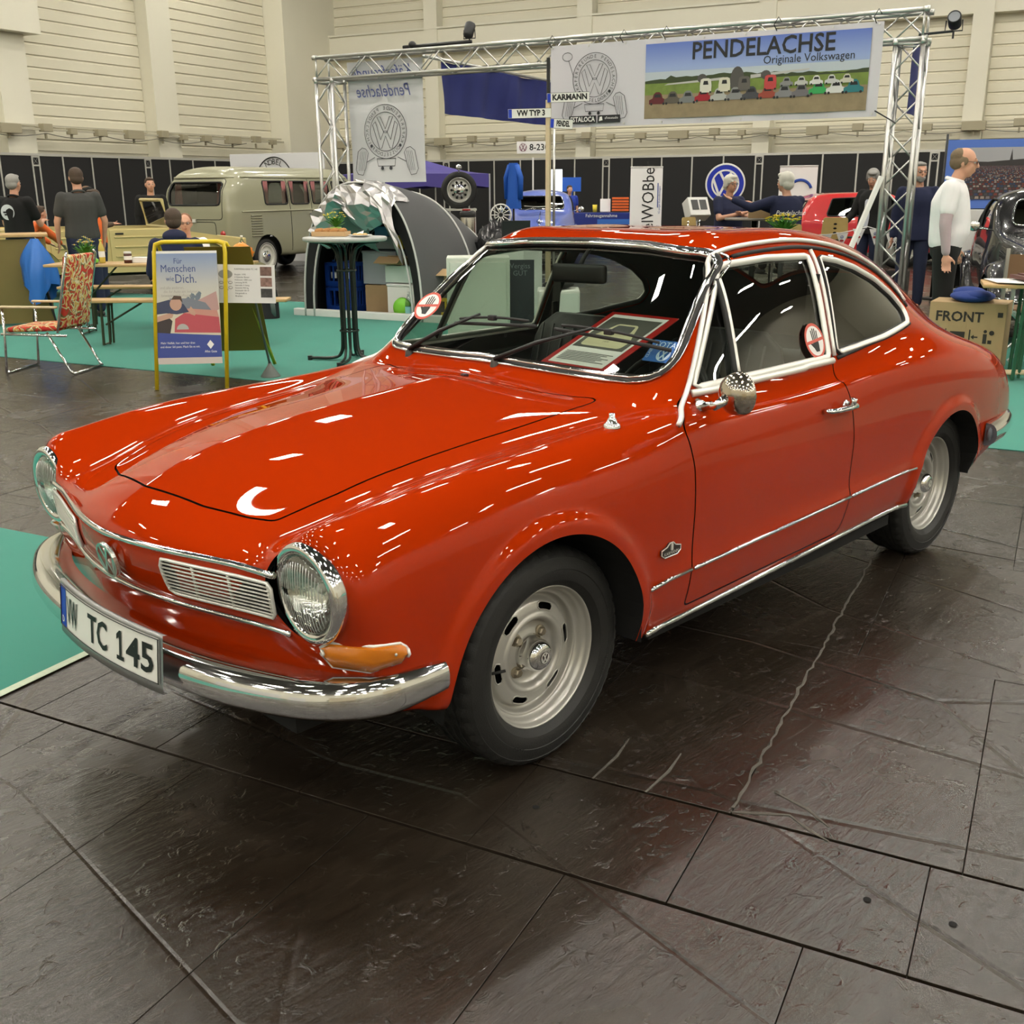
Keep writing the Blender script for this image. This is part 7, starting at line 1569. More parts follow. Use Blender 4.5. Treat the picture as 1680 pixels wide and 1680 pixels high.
bpoly('poster_sky', [(-pw,y0_),(pw,y0_),(pw,y1_),(-pw,y1_)], pm, .004); bpoly('poster_blue_band', [(-pw,y0_-.0),(pw,y0_),(pw,y0_+.17),(-pw,y0_+.20)], mat('poster_blue', (.035,.06,.27), .4), .0050)
bpoly('poster_margin', [(-pw,y0_-.05),(pw,y0_-.05),(pw,y0_),(-pw,y0_)], mat('poster_margin', (.55,.48,.44), .5), .0050)
k = y0_
bpoly('poster_windscreen', [(-.25,k+.50),(.05,k+.50),(.26,k+.46),(.38,k+.36),(-.05,k+.36)], mat('poster_glass', (.18,.20,.24), .5), .0053); bpoly('poster_car_roof', [(.15,k+.48),(.42,k+.56),(.45,k+.40),(.33,k+.36)], mat('poster_pink', (.45,.28,.26), .5), .0052)
bpoly('poster_car', [(-.20,k+.20),(-.18,k+.32),(-.05,k+.37),(.44,k+.33),(.455,k+.19)], mat('poster_red', (.45,.07,.09), .4), .0054); bpoly('poster_bonnet', [(-.05,k+.37),(.0,k+.41),(.42,k+.39),(.44,k+.33)], mat('poster_salmon', (.52,.25,.20), .4), .0055)
bpoly('poster_headlamp', [(-.08+.085*math.cos(a), k+.225+.05*math.sin(a)) for a in np.linspace(0,PI,14)], mat('poster_lamp', (.40,.40,.38), .3), .0057)
bpoly('poster_man_torso', [(-.45,k+.36),(-.44,k+.46),(-.25,k+.49),(-.05,k+.45),(.02,k+.38),(-.15,k+.36),(-.30,k+.37)], mat('poster_navy', (.04,.05,.10), .5), .0058); bpoly('poster_man_dark', [(-.45,k+.20),(-.45,k+.31),(-.28,k+.34),(-.22,k+.30),(-.26,k+.19)], mat('poster_dark', (.04,.03,.03), .5), .0056)
bpoly('poster_man_arm', [(-.45,k+.29),(-.44,k+.34),(-.26,k+.37),(-.20,k+.36),(-.22,k+.33),(-.34,k+.31)], mat('poster_skin', (.50,.30,.22), .5), .0059); bpoly('poster_hand', [(.02,k+.40),(.05,k+.43),(.12,k+.37),(.10,k+.345),(.04,k+.36)], M_('poster_skin'), .0059)
bpoly('poster_man_head', [(-.16+.085*math.cos(a), k+.45+.058*math.sin(a)) for a in np.linspace(0,2*PI,18)[:-1]], M_('poster_skin'), .0061); bpoly('poster_man_hair', [(-.22,k+.49),(-.18,k+.525),(-.08,k+.52),(-.06,k+.46),(-.10,k+.49)], mat('poster_hair', (.08,.05,.035), .6), .0064)
mb = MB()
for i, (x, y, rr) in enumerate(((.02,k+.53,.03),(.08,k+.55,.04),(.15,k+.54,.045),(.18,k+.57,.03),(-.02,k+.52,.02))): mb.prism([((x+rr*.9*math.cos(a)*(1+.2*math.sin(5*a)))*W_, y-.075+rr*.7*math.sin(a)*(1+.2*math.cos(7*a))) for a in np.linspace(0,2*PI,24)[:-1]], .0051, .0054, Mb)
mb.build('poster_trees', mat('poster_tree', (.16,.20,.24), .6), ab)
def btext(s_, x, y, size, m, sx=1, par=ab, nm='poster_lettering', align='CENTER', bold=0): mb = MB(); text(mb, s_, Mb @ Matrix.Translation((x*W_,y,.0068)), size, sx=sx, align=align, bold=bold); return mb.build(nm, m, par)
tb = mat('poster_text_blue', (.05,.08,.22), .5); mb = MB()
for s_, x, y, sz in (('Für',-.10,y1_-.060,.060),('Menschen',-.10,y1_-.118,.082),('wie',-.22,y1_-.195,.055),('Dich.',.0,y1_-.198,.098)): text(mb, s_, Mb @ Matrix.Translation((x*W_,y,.0068)), sz, sx=.82)
mb.build('poster_lettering', tb, ab); mb = MB()
for s_, x, y in (('und alle anderen,',-.20,y1_-.265),('die ihr Auto am liebsten',-.08,y1_-.295),('bewegen und pflegen.',-.14,y1_-.325)): text(mb, s_, Mb @ Matrix.Translation((x*W_,y,.0068)), .030, sx=.9)
mb.build('poster_small_print', mat('poster_text_grey', (.38,.36,.33), .6), ab); mb = MB()
for s_, x, y, sz in (('Mehr Vielfalt, hier und hier dran',-.16,k+.115,.024),('und dieser Stil passt. Mach Sie es mit.',-.13,k+.085,.024),('Alles Gute',.30,k+.045,.026)): text(mb, s_, Mb @ Matrix.Translation((x*W_,y,.0068)), sz, sx=.85)
mb.prism([(.30*W_+a*W_, k+.10+b) for a, b in ((0,.035),(.05,0),(0,-.035),(-.05,0))], .0066, .0070, Mb); mb.build('poster_white_print', paper, ab)
ist = empty('info_stand', (3.02,5.22,0), 0, 'thin grey rod stand with a cone foot holding a white spec sheet beside the A-board', 'stand'); gm = mat('stand_grey', (.14,.15,.14), .5)
mb = MB(); mb.lathe([(0,0),(.085,0),(.08,.015),(.02,.10),(.012,.13)], 20); mb.tube([(0,0,.1),(-.20,-.13,.80),(-.24,-.14,.90)], .010, 8); mb.build('rod', gm, ist, True)
Mc = frame(Vector((-.27,-.16,.80)), (.78,-.62,-.03), (-.05,.05,1)); cw, ch = .46, .30
mb = MB(); mb.box((0,0,0), (cw,ch,.004)); mb.V = [Mc @ Vector(v) for v in mb.V]; mb.build('spec_sheet', paper, ist)
mb = MB(); mb.prism([(-.155+.055*math.cos(a), .075+.035*math.sin(a)) for a in np.linspace(0,2*PI,24)[:-1]], .002, .003, Mc); mb.build('sheet_oval', mat('print_midgrey', (.32,.32,.30), .6), ist)
mb = MB(); L_ = ['KARMANN GHIA TC 145','','Baujahr 1970','4 Zylinder Boxer','Hubraum 1584 ccm','Leistung 54 PS','Getriebe 4 Gang','Gewicht 920 kg','Stückzahl 18119','Hergestellt in','Brasilien']
for i, s_ in enumerate(L_): text(mb, s_, Mc @ Matrix.Translation((-.085,.115-.021*i,.003)), .0165, align='LEFT')
for (cx, cy) in ((-.19,.01),(-.12,.01),(-.19,-.03),(-.12,-.03),(-.155,-.045),(-.155,.02)): mb.tube([Mc @ Vector((cx+.016*math.cos(a), cy+.010*math.sin(a), .003)) for a in np.linspace(0,2*PI,10)[:-1]], .0015, 4, True)
mb.build('sheet_print', blk, ist)
for i, c in enumerate(((.20,.12,.10),(.30,.18,.15),(.06,.06,.06))): mb = MB(); mb.prism([(.115,.065-.085*i),(.205,.065-.085*i),(.205,.135-.085*i),(.115,.135-.085*i)], .002, .003, Mc); mb.build('sheet_photo', mat('sheet_photo_%d' % i, c, .4, var=.9, vscale=40), ist)
# ================================================================ BEER TABLE, BENCHES AND WHAT STANDS ON THEM
bw = mat('beer_table_wood', (.52,.34,.15), .45, var=.12, vscale=12); bsteel = mat('folding_steel', (.05,.055,.03), .5, .4)
def beer(name, c, ang, L, w, h, label, cat, th=.03, legm=None):
    e = empty(name, c, ang, label, cat); n = 2 if w < .4 else 3
    for k in range(n): mb = MB(); mb.box((0,(k-(n-1)/2)*w/n,h-th/2), (L,w/n-.003,th), None, .006); mb.build('plank', bw, e, True)
    for s in (-1,1):
        mb = MB(); x = s*(L/2-.32)
        mb.tube([(x,-w*.40,h-th),(x+s*.02,-w*.36,.02),(x+s*.02,w*.36,.02),(x,w*.40,h-th)], .015, 6); mb.tube([(x-s*.05,-w*.22,h-th),(x-s*.03,-w*.2,.02)], .012, 6); mb.tube([(x-s*.05,w*.22,h-th),(x-s*.03,w*.2,.02)], .012, 6); mb.build('leg', legm or bsteel, e); mb = MB(); mb.tube([(x+s*.01,0,h*.45),(x-s*.38,0,h-th-.01)], .010, 6); mb.build('brace', legm or bsteel, e)
    return e
ta = math.atan2(-.72,.69); beer('beer_table', (3.80,8.60,0), ta, 2.2, .50, .77, 'wooden beer table with plates, flowers and jars behind the A-board sign', 'table'); beer('beer_bench', (3.52,7.55,0), ta, 2.2, .25, .47, 'wooden beer bench on the near side of the beer table', 'bench'); beer('beer_bench', (4.12,9.22,0), ta, 2.2, .25, .47, 'wooden beer bench on the far side of the beer table', 'bench')
TZ = .771
def on(x, y): return (x, y, TZ)
e = empty('mug', on(3.17,9.20), 2.2, 'white mug at the left end of the beer table', 'mug'); mb = MB(); mb.lathe([(0,0),(.040,0),(.043,.09),(.039,.09),(.036,.01),(0,.01)], 20); mb.build('mug_body', white, e, True); mb = MB(); mb.tube([(.040,0,.075),(.068,0,.065),(.068,0,.03),(.040,0,.018)], .006, 6); mb.build('mug_handle', white, e, True)
flower_pot(on(3.30,9.12), 'grey pot of white flowers beside the mug on the beer table', mat('pot_grey', (.12,.13,.10), .6), paper, 22, 1.15)
e = empty('toy_car', on(3.24,8.88), ta, 'lime green and white toy car on the beer table edge', 'toy'); mb = MB(); mb.box((0,0,.035), (.15,.07,.04), None, .012); mb.build('toy_body', M_('lime_green'), e, True); mb = MB(); mb.box((.01,0,.06), (.09,.062,.03), None, .01); mb.build('toy_roof', white, e, True)
for x in (-.045,.045): mb = MB(); mb.cyl((x,-.038,.018), (x,.038,.018), .018, 12); mb.build('toy_wheels', black, e)
bottle(on(3.40,8.95), .25, mat('oil_yellow', (.55,.42,.08), .15, 0, 1), mat('cap_yellow', (.7,.6,.1), .4), 'oil bottle with a yellow cap on the beer table behind the toy car', lab=paper)
e = empty('spread_jar', on(3.58,8.72), 0, 'brown spread jar with a white lid on the beer table', 'jar'); mb = MB(); mb.lathe([(0,0),(.042,0),(.044,.02),(.040,.06),(.043,.095),(.036,.10),(0,.10)], 20); mb.build('jar_glass', mat('jar_brown', (.07,.02,.012), .2), e, True); mb = MB(); mb.lathe([(0,.10),(.040,.10),(.040,.12),(0,.12)], 20); mb.build('jar_lid', white, e, True); mb = MB(); mb.lathe([(.0425,.03),(.0425,.075)], 20); mb.build('jar_label', paper, e, True)
mb = MB(); mb.box((0,0,.03), (.20,.10,.06), None, .005); o = mb.build('napkin_pack', paper, None, loc=on(3.72,8.66), rot=(0,0,ta)); props(o, 'white paper pack lying right of the spread jar', 'pack')
e = empty('drink_carton', on(3.82,8.60), ta, 'white and blue drink carton beside the man in the navy hooded sweater', 'carton'); mb = MB(); mb.box((0,0,.10), (.07,.07,.20), None, .003); mb.build('carton_body', paper, e); mb = MB(); mb.box((0,0,.205), (.06,.02,.03)); mb.box((0,0,.16), (.0715,.0715,.05)); mb.build('carton_band', bluep, e)
bottle((4.62,8.10,TZ), .27, pet, white, 'clear water bottle standing behind the top rail of the A-board', lab=paper); mb = MB(); mb.ell((0,0,.09), (.13,.10,.10), 16, 12); mb.V = [(v[0]*(1+crump(v[0]*20, v[2]*20)*3), v[1], max(0, v[2]*(1+crump(v[1]*20, v[0]*22)*2))) for v in mb.V]; o = mb.build('orange_bag', mat('orange_plastic', (.85,.22,.01), .35), None, True, loc=(4.50,7.93,TZ)); props(o, 'orange plastic bag on the right end of the beer table', 'bag')
# brown counter, rear left
e = empty('sales_counter', (2.95,10.85,0), away(3.35,10.6)-PI/2, 'ochre sided counter with a wooden top at the left edge', 'counter'); ocm = mat('ochre_panel', (.20,.15,.045), .6, var=.1, vscale=3); mb = MB(); mb.box((-.25,0,1.03), (1.75,.62,.035), None, .006); mb.build('counter_top', bw, e, True)
for x in (-1.05,-.1,.58): mb = MB(); mb.box((x,0,.51), (.025,.56,1.0)); mb.build('side_panel', ocm, e)
mb = MB(); mb.box((.24,-.26,.51), (.66,.02,.96)); mb.build('front_panel', ocm, e); mb = MB(); mb.box((-.58,0,.48), (.92,.52,.02)); mb.box((-.58,0,.12), (.92,.52,.02)); mb.build('shelf', white, e)
for i, (x, z, h, m) in enumerate(((-.9,.49,.24,card),(-.6,.49,.18,paper),(-.35,.13,.28,card))): mb = MB(); mb.box((0,0,h/2), (.26,.30,h), .1, .004); o = mb.build('carton', m, None, loc=Vector((2.95,10.85,0))+Matrix.Rotation(away(3.35,10.6)-PI/2,3,'Z') @ Vector((x,0,z))); props(o, ('brown','white','tall brown')[i]+' carton on the '+('upper','upper','lower')[i]+' shelf of the ochre counter', 'box')
mb = MB(); mb.box((0,0,.05), (.16,.12,.10), .2, .01); o = mb.build('orange_tin', orangec, None, loc=(2.45,11.1,1.048)); props(o, 'orange tin on the ochre counter top at the left edge', 'tin')
# folding stool draped with a blue jacket
e = empty('folding_stool', (3.22,10.25,0), 0, 'black folding stool with a blue rain jacket thrown over it', 'stool')
for a in range(4): t = a*PI/2+.4; mb = MB(); mb.tube([(.18*math.cos(t),.18*math.sin(t),0),(.05*math.cos(t+2.4),.05*math.sin(t+2.4),.95)], .011, 6); mb.build('leg', black, e)
mb = MB(); P = []
for i in range(25):
    a = 2*PI*i/24; row = []
    for j in range(13): t = j/12; rr = .04+.13*math.sin(min(1, t*1.6)*PI/2)*(1+.30*math.sin(3*a+1+t)+.22*math.sin(8*a+5*t)*t); row.append(Vector((rr*math.cos(a), rr*math.sin(a), 1.0-.62*t*(1+.18*math.sin(2*a)))))
    P.append(row)
mb.grid(P); mb.build('rain_jacket', mat('rain_blue', (.03,.16,.55), .35), e, True)
# folding lawn chair
lc = empty('lawn_chair', (1.93,6.98,0), math.radians(-53), 'chrome tube lawn chair with red patterned padding and wooden armrests', 'chair'); padm = bpy.data.materials.new('patterned_pad'); padm.use_nodes = True
def _pad():
    nt = padm.node_tree; b = nt.nodes['Principled BSDF']; b.inputs['Roughness'].default_value = .85; tc = nt.nodes.new('ShaderNodeTexCoord'); v = nt.nodes.new('ShaderNodeTexNoise'); v.inputs['Scale'].default_value = 11; v.inputs['Detail'].default_value = 1; v.inputs['Distortion'].default_value = 1.5; nt.links.new(tc.outputs['Object'], v.inputs['Vector'])
    r = nt.nodes.new('ShaderNodeValToRGB'); r.color_ramp.interpolation = 'CONSTANT'; els = [(0,(.50,.03,.02)),(.42,(.62,.40,.12)),(.50,(.70,.64,.42)),(.56,(.16,.13,.04)),(.62,(.55,.04,.02))]
    r.color_ramp.elements[0].color = (*els[0][1],1); r.color_ramp.elements[1].position = els[1][0]; r.color_ramp.elements[1].color = (*els[1][1],1)
    for p, c in els[2:]: q = r.color_ramp.elements.new(p); q.color = (*c,1)
    nt.links.new(v.outputs['Fac'], r.inputs[0]); nt.links.new(r.outputs[0], b.inputs['Base Color'])
_pad()
# local +x = towards the backrest (image right), y = depth
mb = MB(); mb.box((-.02,0,.385), (.50,.46,.045), Matrix.Rotation(-.04,3,'Y'), .018); mb.build('seat_pad', padm, lc, True); mb = MB(); mb.box((.30,0,.70), (.05,.46,.62), Matrix.Rotation(.20,3,'Y'), .018); mb.build('back_pad', padm, lc, True)
for s in (-1,1):
    y = s*.25; mb = MB(); mb.tube([(-.30,y,.345),(.30,y,.335)], .011, 8); mb.tube([(.22,y,.36),(.38,y,1.0),(.375,y*.9,1.03)], .011, 8); mb.build('side_rail', chrome, lc, True)
    mb = MB(); mb.tube([(-.26,y,.56),(-.27,y,.30),(-.30,y,.0+.012)], .011, 8); mb.build('leg', chrome, lc, True); mb = MB(); mb.tube([(.12,y,.36),(.30,y,.03),(.32,y,.012)], .011, 8); mb.build('leg', chrome, lc, True)
    mb = MB(); mb.box((-.02,y,.575), (.52,.045,.02), None, .008); mb.build('armrest', wood, lc, True)
for x, nm in ((-.30,'front_foot_bar'),(.32,'rear_foot_bar')): mb = MB(); mb.tube([(x,-.25,.012),(x,.25,.012)], .011, 8); mb.build(nm, chrome, lc, True)
e = empty('camping_table', (1.25,7.75,0), .4, 'corner of a small white camping table at the left edge beside the lawn chair', 'table'); mb = MB(); mb.box((0,0,.70), (.75,.55,.025), None, .01); mb.build('tabletop', white, e, True)
for x in (-.3,.3):
    for y in (-.2,.2): mb = MB(); mb.tube([(x*.8,y,.69),(x*1.1,y*1.1,.0)], .010, 6); mb.build('leg', chrome, e)
# ================================================================ FAR AND RIGHT PART OF THE FAIR
def simp(nm, build, m, loc, rz, label, cat, smooth=False, group=None):
    mb = MB(); build(mb); o = mb.build(nm, m, None, smooth, loc=loc, rot=(0,0,rz)); props(o, label, cat, group); return o
# purple gazebo
purp = mat('gazebo_purple', (.07,.055,.24), .8); e = empty('gazebo', (15.2,17.6,0), away(15,16)+.5, 'dark purple pop-up gazebo roof far behind the tent', 'gazebo')
mb = MB(); c4 = [Vector((x*1.35, y*1.35, 1.86)) for x, y in ((-1,-1),(1,-1),(1,1),(-1,1))]; ap = Vector((0,0,2.25))
for i in range(4):
    a, b = c4[i], c4[(i+1) % 4]; mb.grid([[lerp(lerp(a,b,k/8), ap, t)+Vector((0,0,-.10*math.sin(PI*t)*(1-t))) for t in np.linspace(0,1,7)] for k in range(9)]); mb.grid([[lerp(a,b,k/8), lerp(a,b,k/8)-Vector((0,0,.30+.03*math.sin(k*1.6)))] for k in range(9)])
mb.build('canopy', purp, e)
for c in c4: mb = MB(); mb.cyl((c.x,c.y,0), (c.x,c.y,1.86), .02, 8); mb.build('leg', alu, e)
# wheel on rack
e = empty('wheel_rack', (11.0,11.45,0), away(11,11.45)+PI/2, 'steel rack carrying a spare wheel above dark parts behind the tent', 'rack')
mb = MB()
for x in (-.28,.28):
    for y in (-.2,.2): mb.box((x,y,.60), (.03,.03,1.2))
for z in (.25,.62,1.18): mb.box((0,0,z), (.62,.46,.03))
mb.build('rack_frame', alu, e)
w = simple_wheel(None, 11.0, 11.35, .31, .20, -1, rimm); w.location = (10.96,11.38,1.50); w.rotation_euler = (0,0,away(11,11.45)-PI/2); props(w, 'car wheel with a pierced silver rim standing on the steel rack', 'wheel')
for k in range(10): a = 2*PI*k/10; mb = MB(); mb.ell((.13*math.cos(a), -.006, .13*math.sin(a)), (.022,.012,.022), 10, 6); mb.build('rim_hole', dark, w)
simp('chrome_ball', lambda m: (m.ell((0,0,0), (.05,.05,.05)), m.cyl((0,0,-.08), (0,0,0), .01)), chrome, (10.96,11.38,1.87), 0, 'small chrome ball on top of the spare wheel', 'ornament', True)
simp('engine_parts', lambda m: (m.box((0,0,.13), (.40,.30,.22), .3, .03), m.ell((.1,.05,.30), (.10,.10,.08)), m.cyl((-.2,0,.1), (-.2,.3,.1), .06)), mat('oily_metal', (.05,.05,.05), .4, .6), (11.0,11.45,.645), away(11,11.45), 'dark engine parts on the middle shelf of the wheel rack', 'machine part', True)
# coffee urn on a small table
e = empty('side_table', (9.15,9.05,0), HANG, 'small pale table standing behind the tent, hidden below by the coupe', 'table'); mb = MB(); mb.box((0,0,.735), (.7,1.0,.03), None, .008); mb.build('tabletop', cream, e)
for x in (-.3,.3):
    for y in (-.45,.45): mb = MB(); mb.cyl((x,y,0), (x,y,.72), .018, 8); mb.build('leg', steel, e)
e = empty('coffee_urn', (9.08,9.18,.752), 0, 'tall steel coffee urn with black lid and base', 'urn'); mb = MB(); mb.lathe([(0,.05),(.105,.05),(.108,.10),(.108,.36),(.104,.38)], 28); mb.build('urn_body', mat('urn_steel', (.50,.48,.44), .22, 1), e, True)
mb = MB(); mb.lathe([(0,0),(.115,0),(.115,.06),(.10,.065)], 24); mb.lathe([(.112,.37),(.118,.38),(.118,.44),(.10,.455),(0,.46)], 24); mb.box((-.09,-.09,.10), (.05,.05,.06), None, .01); mb.build('urn_lid_and_base', black, e, True); mb = MB(); mb.box((-.03,0,.475), (.06,.12,.025), None, .008); mb.build('pump_handle', mat('urn_red', (.35,.03,.03), .4), e)
simp('red_bottle', lambda m: m.lathe([(0,0),(.035,0),(.035,.12),(.012,.16),(.012,.18),(0,.18)], 14), mat('sauce_red', (.55,.04,.02), .3), (9.22,8.87,.752), 0, 'small red squeeze bottle beside the coffee urn', 'bottle', True)
def fan_(m): 
    m.tube([(0,.15*math.cos(a),.40+.15*math.sin(a)) for a in np.linspace(0,2*PI,25)[:-1]], .012, 6, True)
    for k in range(12): a = 2*PI*k/12; m.tube([(0,.03*math.cos(a),.40+.03*math.sin(a)),(0,.145*math.cos(a),.40+.145*math.sin(a))], .006, 4)
    m.cyl((0,0,0),(0,0,.26), .015); m.cyl((0,0,0),(0,0,.02), .07, 16)
simp('white_fan', fan_, white, (9.40,8.82,.752), away(9.4,8.8), 'white round fan grille standing behind the dark laptop', 'fan', True)
e = empty('laptop', (7.35,6.55,.93), away(7.3,6.6)+.2, 'black open laptop screen seen above the coupe roof', 'laptop'); mb = MB(); mb.box((.0,0,.01), (.24,.34,.018), None, .004); mb.box((-.10,0,.12), (.012,.34,.22), Matrix.Rotation(-.15,3,'Y'), .003); mb.build('laptop_body', black, e)
simp('laptop_stand', lambda m: (m.box((0,0,.455), (.5,.5,.91), None, .01),), white, (7.35,6.55,.008), HANG, 'white cube pedestal carrying the laptop', 'pedestal')
# blue jacket hung on the partition, hall sign
mb = MB(); P = [[Vector((.06*math.cos(a)*(1+.2*t), (.12+.10*t)*math.sin(a)*(1+.12*math.sin(5*a)), -.95*t)) for a in np.linspace(0,2*PI,21)] for t in np.linspace(0,1,8)]; mb.grid(P); mb.tube([(0,.1,-.05),(0,.22,-.3),(0,.20,-.75)], .06, 8); mb.tube([(0,-.1,-.05),(0,-.22,-.3),(0,-.20,-.75)], .06, 8)
o = mb.build('work_coat', mat('coat_blue', (.01,.10,.50), .6), None, True, loc=(12.75,11.83,1.97)); o.scale = (.85,.85,.85); props(o, 'bright blue work coat hanging on a stand above the blue saloon', 'coat'); simp('coat_stand', lambda m: (m.cyl((0,0,0),(0,0,1.98), .02, 8), m.cyl((0,0,0),(0,0,.03), .2, 16)), black, (12.75,11.83,0), 0, 'thin dark stand holding the bright blue work coat', 'stand', True)
e = empty('hall_sign', (19.4,17.6,2.55), away(19.4,17.6)-PI/2, 'white hall number sign with a round mark under the blue banner', 'sign'); mb = MB(); mb.box((0,0,0), (.85,.03,.30), None, .005); mb.box((.0,.02,-1.4), (.04,.03,2.3)); mb.build('sign_board', white, e); mb = MB(); M = frame((0,-.018,0), (1,0,0), (0,0,1)); text(mb, '8-230', M @ Matrix.Translation((.16,0,0)), .22, bold=.004); mb.build('sign_number', blk, e); mb = MB(); emblem(M @ Matrix.Translation((-.26,0,0)), .10, mb, .004); mb.build('sign_mark', mat('sign_maroon', (.15,.02,.06), .5), e)
# club tent banner behind the van
e = empty('arched_banner', (12.0,18.4,0), HANG, 'pale banner with an arched black word behind the olive van', 'banner'); mb = MB(); mb.box((0,0,1.15), (.03,2.6,2.3), None, .005); mb.build('banner_sheet', clothm, e)
M = frame((-.03,.05,1.72), (0,-1,0), (0,0,1)); mb = MB(); mb.tube([M @ Vector((.50*math.cos(a), .50*math.sin(a), 0)) for a in np.linspace(math.radians(25),math.radians(155),24)], .012, 5)
ring_letters(mb, 'NOBEL', M, .40, .17, math.radians(118), math.radians(14)); mb.build('banner_print', blk, e)
# blue counter with screens
bc = mat('counter_blue', (.01,.025,.20), .5); bc2 = mat('counter_light_blue', (.04,.16,.55), .5)
e = empty('blue_counter', (19.55,15.3,0), away(19.6,15.4)-PI/2, 'dark blue registration counter with a lighter blue front panel', 'counter'); mb = MB(); mb.box((0,0,.47), (1.7,.6,.92), None, .01); mb.build('counter_body', bc, e); mb = MB(); mb.box((.25,-.31,.50), (.80,.02,.55)); mb.build('front_panel', bc2, e); mb = MB(); text(mb, 'Fahrzeugannahme', frame((-.05,-.305,.86), (1,0,0), (0,0,1)), .11); mb.build('counter_lettering', paper, e)
for y in (.35,): pass
simp('order_rack', lambda m: ([m.box((0,0,.05+.07*k), (.42,.30,.05), None, .006) for k in range(5)]), orangec, (19.85,15.0,.94), away(19.8,15)-PI/2, 'orange tray rack on the blue counter', 'rack'); simp('yellow_cup', lambda m: m.lathe([(0,0),(.05,0),(.06,.18),(0,.18)], 16), mat('cup_yellow', (.8,.65,.05), .4), (19.45,15.5,.94), 0, 'yellow cup on the blue counter left of the leaflets', 'cup', True)
simp('leaflet_holder', lambda m: (m.box((0,0,.16), (.26,.06,.32), Matrix.Rotation(-.2,3,'X'), .004),), paper, (19.62,15.3,.94), away(19.6,15.3)-PI/2, 'white leaflet holder between the yellow cup and the orange rack', 'leaflets')
glow = mat('screen_white', (.8,.85,.85), .4, emit=(.85,.95,1), estr=1.3); e = empty('display_screen', (18.9,16.4,0), away(18.9,16.4)-PI/2, 'tall white lit display right behind the signpost', 'screen'); mb = MB(); mb.box((0,0,1.62), (.42,.06,.72), None, .005); mb.build('screen_face', glow, e); mb = MB(); mb.box((0,.02,.65), (.08,.05,1.3)); mb.box((0,.02,.02), (.5,.4,.04)); mb.build('screen_stand', black, e)
simp('blue_screen', lambda m: (m.box((0,0,1.62), (.50,.05,.36), None, .005), m.box((0,.0,.72), (.06,.05,1.44)), m.box((0,0,.02), (.4,.3,.04))), mat('screen_blue', (.02,.12,.6), .4), (20.2,16.95,0), away(19.3,16.2)-PI/2, 'blue monitor on a pole beside the tall lit display', 'screen')
# vertical roll-ups and round sign
def rollup(x, y, w, h, label, build):
    e = empty('roll_up_banner', (x,y,0), away(x,y)-PI/2, label, 'banner'); mb = MB(); mb.box((0,0,h/2+.04), (w,.012,h)); mb.build('banner_sheet', paper, e); mb = MB(); mb.box((0,0,.04), (w+.05,.2,.08), None, .02); mb.box((0,0,h+.05), (w+.01,.03,.03), None, .005); mb.build('banner_cassette', alu, e); build(e, frame((0,-.012,0), (1,0,0), (0,0,1))); return e
def ru1(e, M): mb = MB(); text(mb, 'NobelWOBber', M @ Matrix.Translation((.06,1.02,0)) @ Matrix.Rotation(PI/2,4,'Z'), .40, sx=.86); mb.build('vertical_lettering', blk, e); mb = MB(); mb.box((.27,1.35,0), (.02,.55,.002)); mb.V = [M @ Vector(v) for v in mb.V]; text(mb, 'IG junger Kultvolkswagen', M @ Matrix.Translation((.31,1.25,0)) @ Matrix.Rotation(PI/2,4,'Z'), .06); mb.build('blue_underline', bluep, e)
rollup(18.72,13.33, .74, 1.93, 'white roll-up banner with tall vertical black lettering', ru1)
def ru2(e, M): mb = MB(); mb.tube([M @ Vector((.05+.24*math.cos(a), 1.42+.24*math.sin(a), 0)) for a in np.linspace(.3,PI-.1,20)], .03, 6); mb.build('blue_arc', bluep, e)
rollup(19.75,9.98, .80, 1.90, 'white roll-up banner with part of a blue ring behind the white-haired man', ru2)
e = empty('round_sign', (21.02,12.69,0), away(21,12.7)-PI/2, 'round blue and white car-maker sign on a pole behind the high table', 'sign'); sb = mat('sign_blue', (.008,.025,.38), .35); M = frame((0,0,1.60), (1,0,0), (0,0,1)) @ Matrix.Rotation(0,4,'X')
mb = MB(); mb.lathe([(0,0),(.47,0),(.48,.02),(.47,.05),(0,.05)], 48, M @ Matrix.Translation((0,0,-.0))); mb.build('sign_disc', white, e, True, auto=40); mb = MB(); mb.lathe([(0,.052),(.44,.052)], 48, M); mb.build('blue_field', sb, e); mb = MB(); emblem(M @ Matrix.Translation((0,0,.053)), .335, mb, .012, .17, .12); mb.build('sign_emblem', white, e)
mb = MB(); mb.cyl((0,.05,0), (0,.05,1.6), .03, 8); mb.cyl((0,.05,0),(0,.05,.03), .25, 16); mb.build('sign_pole', black, e)
# high table with box, chairs, display case, flowers, bunting
hp_ = Vector((11.25,5.72,0)); e = empty('high_table', hp_, away(11.2,5.7), 'high round table between the two white-haired men', 'table'); mb = MB(); mb.lathe([(0,1.08),(.40,1.08),(.41,1.09),(.40,1.11),(0,1.11)], 36); mb.build('tabletop', mat('table_greybrown', (.22,.19,.16), .4), e, True); mb = MB(); mb.cyl((0,0,.02), (0,0,1.08), .04, 12); mb.cyl((0,0,0), (0,0,.03), .26, 24); mb.build('pedestal', dkg, e, True)
boxthing('carton', (11.22,5.58,1.112), away(11.2,5.6)-PI/2, (.38,.26,.18), card, 'brown cardboard box on the high table'); simp('orange_cup', lambda m: m.lathe([(0,0),(.035,0),(.042,.11),(0,.11)], 14), orangec, (11.30,5.38,1.112), 0, 'orange cup beside the cardboard box on the high table', 'cup', True)
plyw = mat('plywood', (.50,.36,.13), .45, var=.1, vscale=15)
